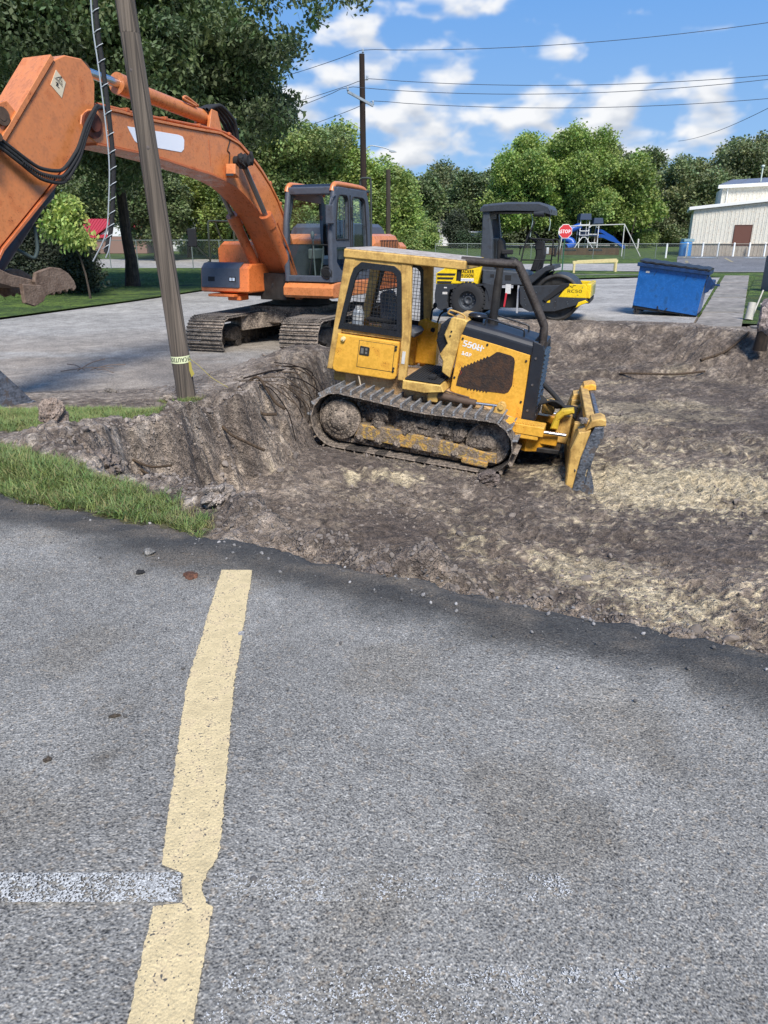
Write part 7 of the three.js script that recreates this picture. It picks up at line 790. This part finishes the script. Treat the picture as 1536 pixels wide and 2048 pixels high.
// ---------------------------------------------------------------- clods, pebbles, roots, grass
const clodMat = std([1, 1, 1], .96, 0);
function withUv(g, s = 1) { const h = g.index ? g.toNonIndexed() : g; if (!h.attributes.normal) h.computeVertexNormals(); return uvBox(h); }
{
  const geos = [0, 1, 2].map(k => { const g = new THREE.IcosahedronGeometry(1, 1), p = g.attributes.position; for (let i = 0; i < p.count; i++) { const x = p.getX(i), y = p.getY(i), z = p.getZ(i); const h = .55 + .9 * vn(x * 1.7 + 5 + k * 7, y * 1.7 + z * 1.3 + 9, 701 + k); p.setXYZ(i, x * h, y * h * .75, z * h); } const gf = g.index ? g.toNonIndexed() : g; gf.computeVertexNormals(); return gf; });
  const q = rng(707), parts = {}; const put = (n, pick, size, tone, set) => { let k = 0, tries = 0; while (k < n && tries++ < n * 14) { const [x, d] = pick(); const w = set(x, d); if (q() > w) continue; const s = size(); const y = soilHeight(x, d, parts); sets[k % 3].m.push(new THREE.Matrix4().compose(V(x, y + s * .2, -d), new THREE.Quaternion().setFromEuler(new THREE.Euler(q() * 6, q() * 6, q() * 6)), V(s * (.8 + q() * .6), s * (.7 + q() * .4), s * (.8 + q() * .6)))); const v = tone(x, d) * (.75 + q() * .5); sets[k % 3].c.push([.18 * v, .15 * v, .125 * v]); k++; } };
  const sets = [0, 1, 2].map(() => ({ m: [], c: [] }));
  const fan = (d0, d1) => () => { const d = d0 * Math.pow(d1 / d0, q()); return [(q() * 2 - 1) * (d * .62 + .4), d]; };
  const dens = (x, d) => { if (lotDist(x, d) > -.02) return 0; const [r, w] = rimDist(x, d); if (r < -2.2) return 0; if (grassMask(x, d) > .02) return .04; const rim = Math.exp(-(((r - .1) / (.35 + w * .3)) ** 2)); return clamp(.12 + (d < 5.4 && x > -1 ? .25 : .85) * rim * ss(.3, .6, fbm(x * 1.3, d * 1.3, 3, 711)) + .5 * ss(.5, .7, fbm(x * .8, d * .8, 3, 712))); };
  put(20000, fan(2.6, 19.5), () => .0035 + Math.pow(q(), 3.5) * .013, (x, d) => .8 + .7 * fbm(x * 1.2, d * 1.2, 2, 713), dens);
  put(320, fan(5, 19), () => .015 + Math.pow(q(), 3) * .035, (x, d) => .8 + .6 * fbm(x * 1.2, d * 1.2, 2, 714), dens);
  put(420, () => { const t = q() * 17 | 0, a = rim[t + 6 > 25 ? 12 : t + 6], b = rim[(t + 6 > 25 ? 12 : t + 6) + 1], s = q(); return [mix(a[0], b[0], s) + (q() - .5) * .5, mix(a[1], b[1], s) + (q() - .5) * .4]; }, () => .006 + Math.pow(q(), 3) * .02, () => 1.5, (x, d) => lotDist(x, d) > -.05 || d < 5.2 ? 0 : 1);
  sets.forEach((s, k) => { const m = inst('soil_clods', geos[k], clodMat, s.m, s.c); m.userData.label = ['loose grey brown soil clods strewn over the pit', 'rounded soil crumbs strewn over the pit floor', 'small dirt lumps strewn over the pit banks'][k]; });
  // grit on the asphalt
  const gm = [], gc = []; for (let i = 0; i < 5200; i++) { const d = .9 + Math.pow(q(), .75) * 4.2, x = (q() * 2 - 1) * (d * .62 + .4), l = lotDist(x, d); if (l < -.12) continue; const near = Math.exp(-l / .28), pile = blob(x, d, -1.0, 3.62, .4, .15); if (q() > near * .9 + .02 + pile) continue; const s = .0016 + Math.pow(q(), 4) * .008; gm.push(new THREE.Matrix4().compose(V(x, s * .3 + (l < .3 ? -.05 * (1 - Math.max(l, 0) / .3) ** 2 : 0) + .004, -d), new THREE.Quaternion().setFromEuler(new THREE.Euler(q() * 6, q() * 6, q() * 6)), V(s, s, s))); const w = q(); const v = w > .9 ? 1.5 : w > .5 ? .9 : .4; gc.push([.25 * v, .235 * v, .22 * v]); }
  inst('grit', geos[1], clodMat, gm, gc).userData.label = 'loose grit and pebbles along the broken asphalt edge';
  // named lumps
  function crumbly(w, h, d, seed) { const g = new THREE.IcosahedronGeometry(1, 12), p = g.attributes.position, nn = V(0, 0, 0); for (let i = 0; i < p.count; i++) { const x = p.getX(i), y = p.getY(i), z = p.getZ(i); const u = x * 1.7 + z * .9 + seed, v = y * 1.7 - z * 1.4 + seed * 2; const q = .72 + (fbm(u, v, 2, seed) - .5) * .8 + (clods(u * 1.6, v * 1.6, seed) - .4) * .3 + (clods(u * 4.2, v * 4.2, seed + 3) - .4) * .16; p.setXYZ(i, x * w * q, y * h * q, z * d * q); } g.computeVertexNormals(); return g; }
  const lumpThing = (name, label, cat, x, d, w, h, l, col, seed, grp, dy = 0) => { const g = withUv(crumbly(w, h, l, seed)); const m = part(name, g, std([col[0] * 1.05, col[1] * .98, col[2] * .9], .95, 0, { map: T.soil, bumpMap: T.soilBump, bumpScale: .02 })); m.position.set(x, soilHeight(x, d) + h * .45 + dy, -d); m.rotation.y = seed; tag(m, label, cat, grp); return m; };
  lumpThing('dirt_clod', 'large pinkish clod standing on the grass left of the pit', 'dirt clod', -3.02, 6.55, .12, .15, .11, [.62, .52, .46], 3);
  lumpThing('dirt_clod', 'grey clod slab on the spoil left of the dark hole', 'dirt clod', -2.45, 6.05, .26, .16, .2, [.42, .37, .34], 8);
  lumpThing('dirt_clod', 'whitish crumbly clod at the hole rim beside the grass', 'dirt clod', -1.38, 5.0, .15, .08, .11, [.72, .65, .6], 11); lumpThing('dirt_clod', 'whitish clod next to the asphalt corner of the grass', 'dirt clod', -1.08, 4.5, .14, .08, .1, [.7, .64, .59], 14); lumpThing('dirt_clod', 'pale clod row on the asphalt edge below the smooth slab', 'dirt clod', -.02, 3.62, .08, .04, .06, [.42, .37, .34], 17, null, .0); lumpThing('dirt_clod', 'pale rounded clod at the asphalt edge left of the sandy patch', 'dirt clod', .34, 3.4, .07, .04, .05, [.45, .4, .36], 23); lumpThing('dirt_clod', 'brown clod lying in front of the bulldozer idler', 'dirt clod', 1.3, 8.6, .14, .09, .12, [.36, .31, .29], 27);
  lumpThing('stone', 'pale flat stone at the foot of the leaning pole', 'stone', -2.62, 8.78, .06, .04, .05, [.95, .86, .76], 31, null, .03); lumpThing('stone', 'whitish stone on the grass edge left of the pole', 'stone', -3.0, 7.35, .06, .03, .05, [.85, .8, .72], 33); lumpThing('stone', 'grey stone on the road dirt left of the pole', 'stone', -3.75, 9.9, .11, .06, .09, [.5, .48, .46], 37);
  const bone = (x, d) => soilHeight(x, d);
  // roots and sticks
  const pale = std(lin(172, 152, 130), .9, 0, { map: T.wood }), darkR = std(lin(92, 76, 66), .95, 0, { map: T.bark });
  const root = (label, pts, r, m = pale, name = 'root', grp) => { const o = mb().tube(pts.map(([x, y, d]) => [x, y, -d]), r, 7, pts.length * 8).build(name, m); tag(o, label, name === 'root' ? 'root' : name, grp); };
  const on = (x, d, up = .02) => [x, soilHeight(x, d) + up, d];
  root('long pale root slanting across the dark hole wall', [[-2.0, -.28, 8.3], [-1.74, -.44, 8.02], [-1.55, -.5, 7.9], [-1.33, -.59, 7.85]], .018); root('short root sticking out below the spoil ridge', [[-2.6, -.3, 7.0], [-2.4, -.36, 6.72], [-2.2, -.4, 6.62], [-2.0, -.38, 6.6]], .012); root('forked root in the dark hole below the ridge', [[-2.5, -.42, 6.9], [-2.28, -.47, 6.66], [-2.1, -.52, 6.6], [-1.9, -.53, 6.58]], .012); root('curved white root on the bank behind the bulldozer', [on(-1.75, 9.1, .02), on(-1.55, 9.0, .08), [-1.35, -.28, 8.95], [-1.22, -.36, 8.9]], .018); root('broken pale root stub on the bank edge', [on(-1.75, 8.75, .05), [-1.5, -.36, 8.7], [-1.3, -.38, 8.7]], .02);
  const q2 = rng(733); for (let i = 0; i < 16; i++) { const d = 8.7 + q2() * 2.3, x = -1.5 + (d - 8.7) * .12 + (q2() - .5) * .3, y = soilHeight(x - .2, d) + .02, l = .25 + q2() * .5; root('thin root hanging down the bank behind the bulldozer rear', [[x - .3, y, d], [x - .02, y - .02, d + (q2() - .5) * .3], [x + .14 + q2() * .16, y - l * .5, d + (q2() - .5) * .4], [x + .16 + q2() * .2, y - l, d + (q2() - .5) * .5]], .004 + q2() * .006, q2() > .5 ? pale : darkR, 'root', 'thin roots hanging down the bank'); }
  root('long pale branch lying on the far pit bank', [on(5.15, 16.0, .06), on(5.7, 15.8, .08), on(6.3, 15.85, .06), on(7.0, 16.0, .05)], .024, pale, 'branch'); root('bent dark branch half buried in the far bank', [on(7.0, 16.3, .04), on(7.6, 16.5, .1), on(8.2, 16.8, .05)], .03, pale, 'branch');
  root('twig on the mound in front of the excavator', [on(-2.0, 10.4), on(-1.6, 10.55, .05), on(-1.3, 10.7, .02)], .012, darkR, 'stick'); root('flat splinter on the mound left of the bulldozer', [on(-1.75, 9.7), on(-1.55, 9.72, .03)], .014, pale, 'stick');
  const twigM = std(lin(128, 112, 100), .9); const dt = thing('dead_branch', 'dry forked branch lying on the dusty road left of the pole', 'branch', [-4.75, -.43, -11.9]); for (const [a, b] of [[[-.45, .03, .1], [.35, .06, -.05]], [[-.2, .03, .05], [.12, .16, -.35]], [[.0, .04, .02], [.5, .09, -.2]], [[-.1, .03, 0], [-.5, .08, -.3]], [[.1, .04, 0], [.45, .03, .25]]]) mb().tube([a, [(a[0] + b[0]) / 2, (a[1] + b[1]) / 2 + .03, (a[2] + b[2]) / 2], b], .008, 6).build('twig', twigM, dt);
  // litter on the asphalt
  const bit = (name, label, cat, x, d, w, l, h, col, seed) => { const m = part(name, withUv(lump(w, h, l, seed, .6, 3)), std(col, .9, 0, { map: T.soil })); m.position.set(x, h * .5, -d); m.rotation.y = seed * 1.7; tag(m, label, cat); }; 
  bit('bark_chip', 'brown bark chip on the asphalt left of the yellow line', 'bark chip', -.985, 2.24, .02, .009, .006, [.16, .12, .08], 2); bit('dirt_crumb', 'small dark crumb on the asphalt at far left', 'dirt crumb', -2.0, 3.24, .018, .009, .007, [.12, .1, .08], 3); bit('dirt_crumb', 'dark crumb left of the rusty patch near the line top', 'dirt crumb', -1.27, 3.45, .02, .016, .012, [.05, .05, .05], 4); bit('rust_scrap', 'rusty brown scrap beside the top of the yellow line', 'scrap', -1.0, 3.42, .045, .03, .01, [.3, .13, .07], 5); bit('dirt_crumb', 'brown crumb at the left frame edge beside the dark stain', 'dirt crumb', -1.13, 2.0, .013, .009, .008, [.18, .14, .1], 6); bit('paper_scrap', 'crumpled white paper scrap on the right edge of the yellow line', 'paper scrap', -.63, 2.83, .016, .014, .008, [.85, .85, .85], 7); bit('stone', 'small round grey stone in the dirt left of the line top', 'stone', -1.3, 3.7, .03, .025, .02, [.5, .48, .44], 8);
  // short grass
  const bl = []; { const g = []; const r = rng(41); const P = []; for (let i = 0; i < 9; i++) { const a = r() * 6.28, h = .024 + r() * .042, lean = .02 + r() * .07, w = .0021, ox = (r() - .5) * .05, oz = (r() - .5) * .05, c = Math.cos(a), s = Math.sin(a), mx = ox + c * lean * .35, mz = oz + s * lean * .35, tx = ox + c * lean, tz = oz + s * lean; P.push(ox - s * w, 0, oz + c * w, ox + s * w, 0, oz - c * w, mx + s * w * .8, h * .6, mz - c * w * .8, ox - s * w, 0, oz + c * w, mx + s * w * .8, h * .6, mz - c * w * .8, mx - s * w * .8, h * .6, mz + c * w * .8, mx - s * w * .8, h * .6, mz + c * w * .8, mx + s * w * .8, h * .6, mz - c * w * .8, tx, h, tz); } const gg = new THREE.BufferGeometry(); gg.setAttribute('position', new THREE.Float32BufferAttribute(P, 3)); gg.computeVertexNormals(); bl.push(gg); }
  const gM = [], gC = []; let n = 0; while (n < 62000) { const d = 3.9 + q() * 6.4, x = -6.4 + q() * 5.6; if (Math.abs(x) > d * .62 + .4) continue; const g = grassMask(x, d); n++; if (lotDist(x, d) > .02 || g < .0 || q() > ss(-.0, .2, g) * (.6 + .4 * vn(x * 3, d * 3, 741))) continue; const s = (.7 + q() * .7) * (.75 + .5 * ss(.05, .4, g)) * (d > 6.6 ? .8 : 1); gM.push(new THREE.Matrix4().compose(V(x, soilHeight(x, d) - .005, -d), new THREE.Quaternion().setFromEuler(new THREE.Euler((q() - .5) * .5, q() * 6.28, (q() - .5) * .5)), V(s, s, s))); const v = .75 + q() * .55, y = q() < .16; gC.push(y ? [.3 * v, .26 * v, .1 * v] : [.18 * v * (.8 + .5 * q()), .255 * v, .065 * v]); }
  inst('grass_blades', bl[0], new THREE.MeshPhysicalMaterial({ color: new THREE.Color(1, 1, 1), roughness: .6, transmission: .25, thickness: 0, side: THREE.DoubleSide }), gM, gC).userData.label = 'green grass blades on the verge between asphalt and pit';
  const lm = [], lc = []; for (let i = 0; i < 24000; i++) { const d = 15.5 + Math.pow(q(), 1.5) * 30, x = -5 - q() * (d * .55 + 4); const edge = mix(-15.5, -4.6, clamp((d - 14.2) / 32)); if (x > edge + (d < 20 ? mix(1, 0, (d - 14) / 6) : 0) - .15 - ss(19, 32, d) * .6 || -x > d * .62) continue; const s = 1.0 + q() * .8; lm.push(new THREE.Matrix4().compose(V(x, -.42, -d), new THREE.Quaternion().setFromEuler(new THREE.Euler(0, q() * 6.28, 0)), V(s, s * .8, s))); const v = .7 + q() * .5; lc.push([.12 * v, .2 * v, .045 * v]); }
  inst('lawn_blades', bl[0], gM.length ? std([1, 1, 1], .7) : null, lm, lc).userData.label = 'short blades of the mown lawn under the big tree';
}
// ---------------------------------------------------------------- scraps at the right edge
{
  const whiteP = std(lin(206, 202, 190), .6, 0, { map: T.wear }), gy = std(lin(96, 104, 114), .5, .2, { map: T.wear });
  const pp = thing('drain_pipe', 'short pale pipe standing at the pavement corner', 'pipe', [9.5, -.42, -19.6]); mb().cyl([0, 0, 0], [.08, .42, -.1], .1, .1, 20, true).cyl([0, .0, 0], [.08, .42, -.1], .085, .085, 20, true).build('pipe_wall', whiteP, pp);
  tag(mb().cyl([9.75, -.3, -19.9], [10.05, .28, -20.2], .02, .02, 8).build('white_rod', whiteP), 'thin white rod leaning over the grass strip', 'rod'); tag(mb().tube([[9.65, .0, -19.4], [9.8, -.2, -19.1], [10.1, -.33, -18.9], [10.5, -.36, -18.8]], .03, 8).build('white_hose', whiteP), 'curved white hose lying at the kerb block', 'hose');
  const q = rng(77); for (let i = 0; i < 3; i++) { tag(mb().tube([[10 + i * .12, -.36 + i * .06, -19.2], [10.3 + i * .1, -.26, -19.3 - i * .2], [10.55, -.3 + i * .1, -19.6]], .035 - i * .006, 8).build('scrap_pipe', [whiteP, gy, M.rustyBar][i]), ['pale scrap pipe beside the right kerb block', 'grey scrap pipe beside the right kerb block', 'rusty scrap pipe beside the right kerb block'][i], 'scrap pipe'); }
  tag(mb().box(.7, 1.35, .7, 15.42, .22, -30.2, { b: .04 }).build('grey_cabinet', gy), 'grey upright metal cabinet at the right frame edge', 'cabinet'); tag(mb().cyl([11.12, -.5, -21.8], [11.5, 1.0, -22.2], .1, .1, 14).build('grey_pipe', gy), 'grey leaning steel pipe at the right frame edge', 'pipe'); tag(mb().cyl([11.38, -.5, -21.8], [11.72, 1.1, -22.2], .12, .12, 14).build('grey_pipe', gy), 'thicker grey steel pipe beside the leaning one', 'pipe');
  const bx = part('broken_concrete', withUv(lump(.22, .36, .22, 44, .5, 3)), std([.8, .66, .6], .9, 0, { map: T.soil, bumpMap: T.soilBump, bumpScale: .03 })); bx.position.set(8.22, -.02, -16.1); tag(bx, 'pinkish broken concrete lump on a stump at the right edge', 'concrete lump'); tag(mb().cyl([8.16, -.7, -16.1], [8.18, -.15, -16.1], .14, .12, 12).build('stump', std([.3, .24, .2], .95, 0, { map: T.bark })), 'dark wooden stump under the pinkish concrete lump', 'stump');
}
renderer.render(scene, camera);
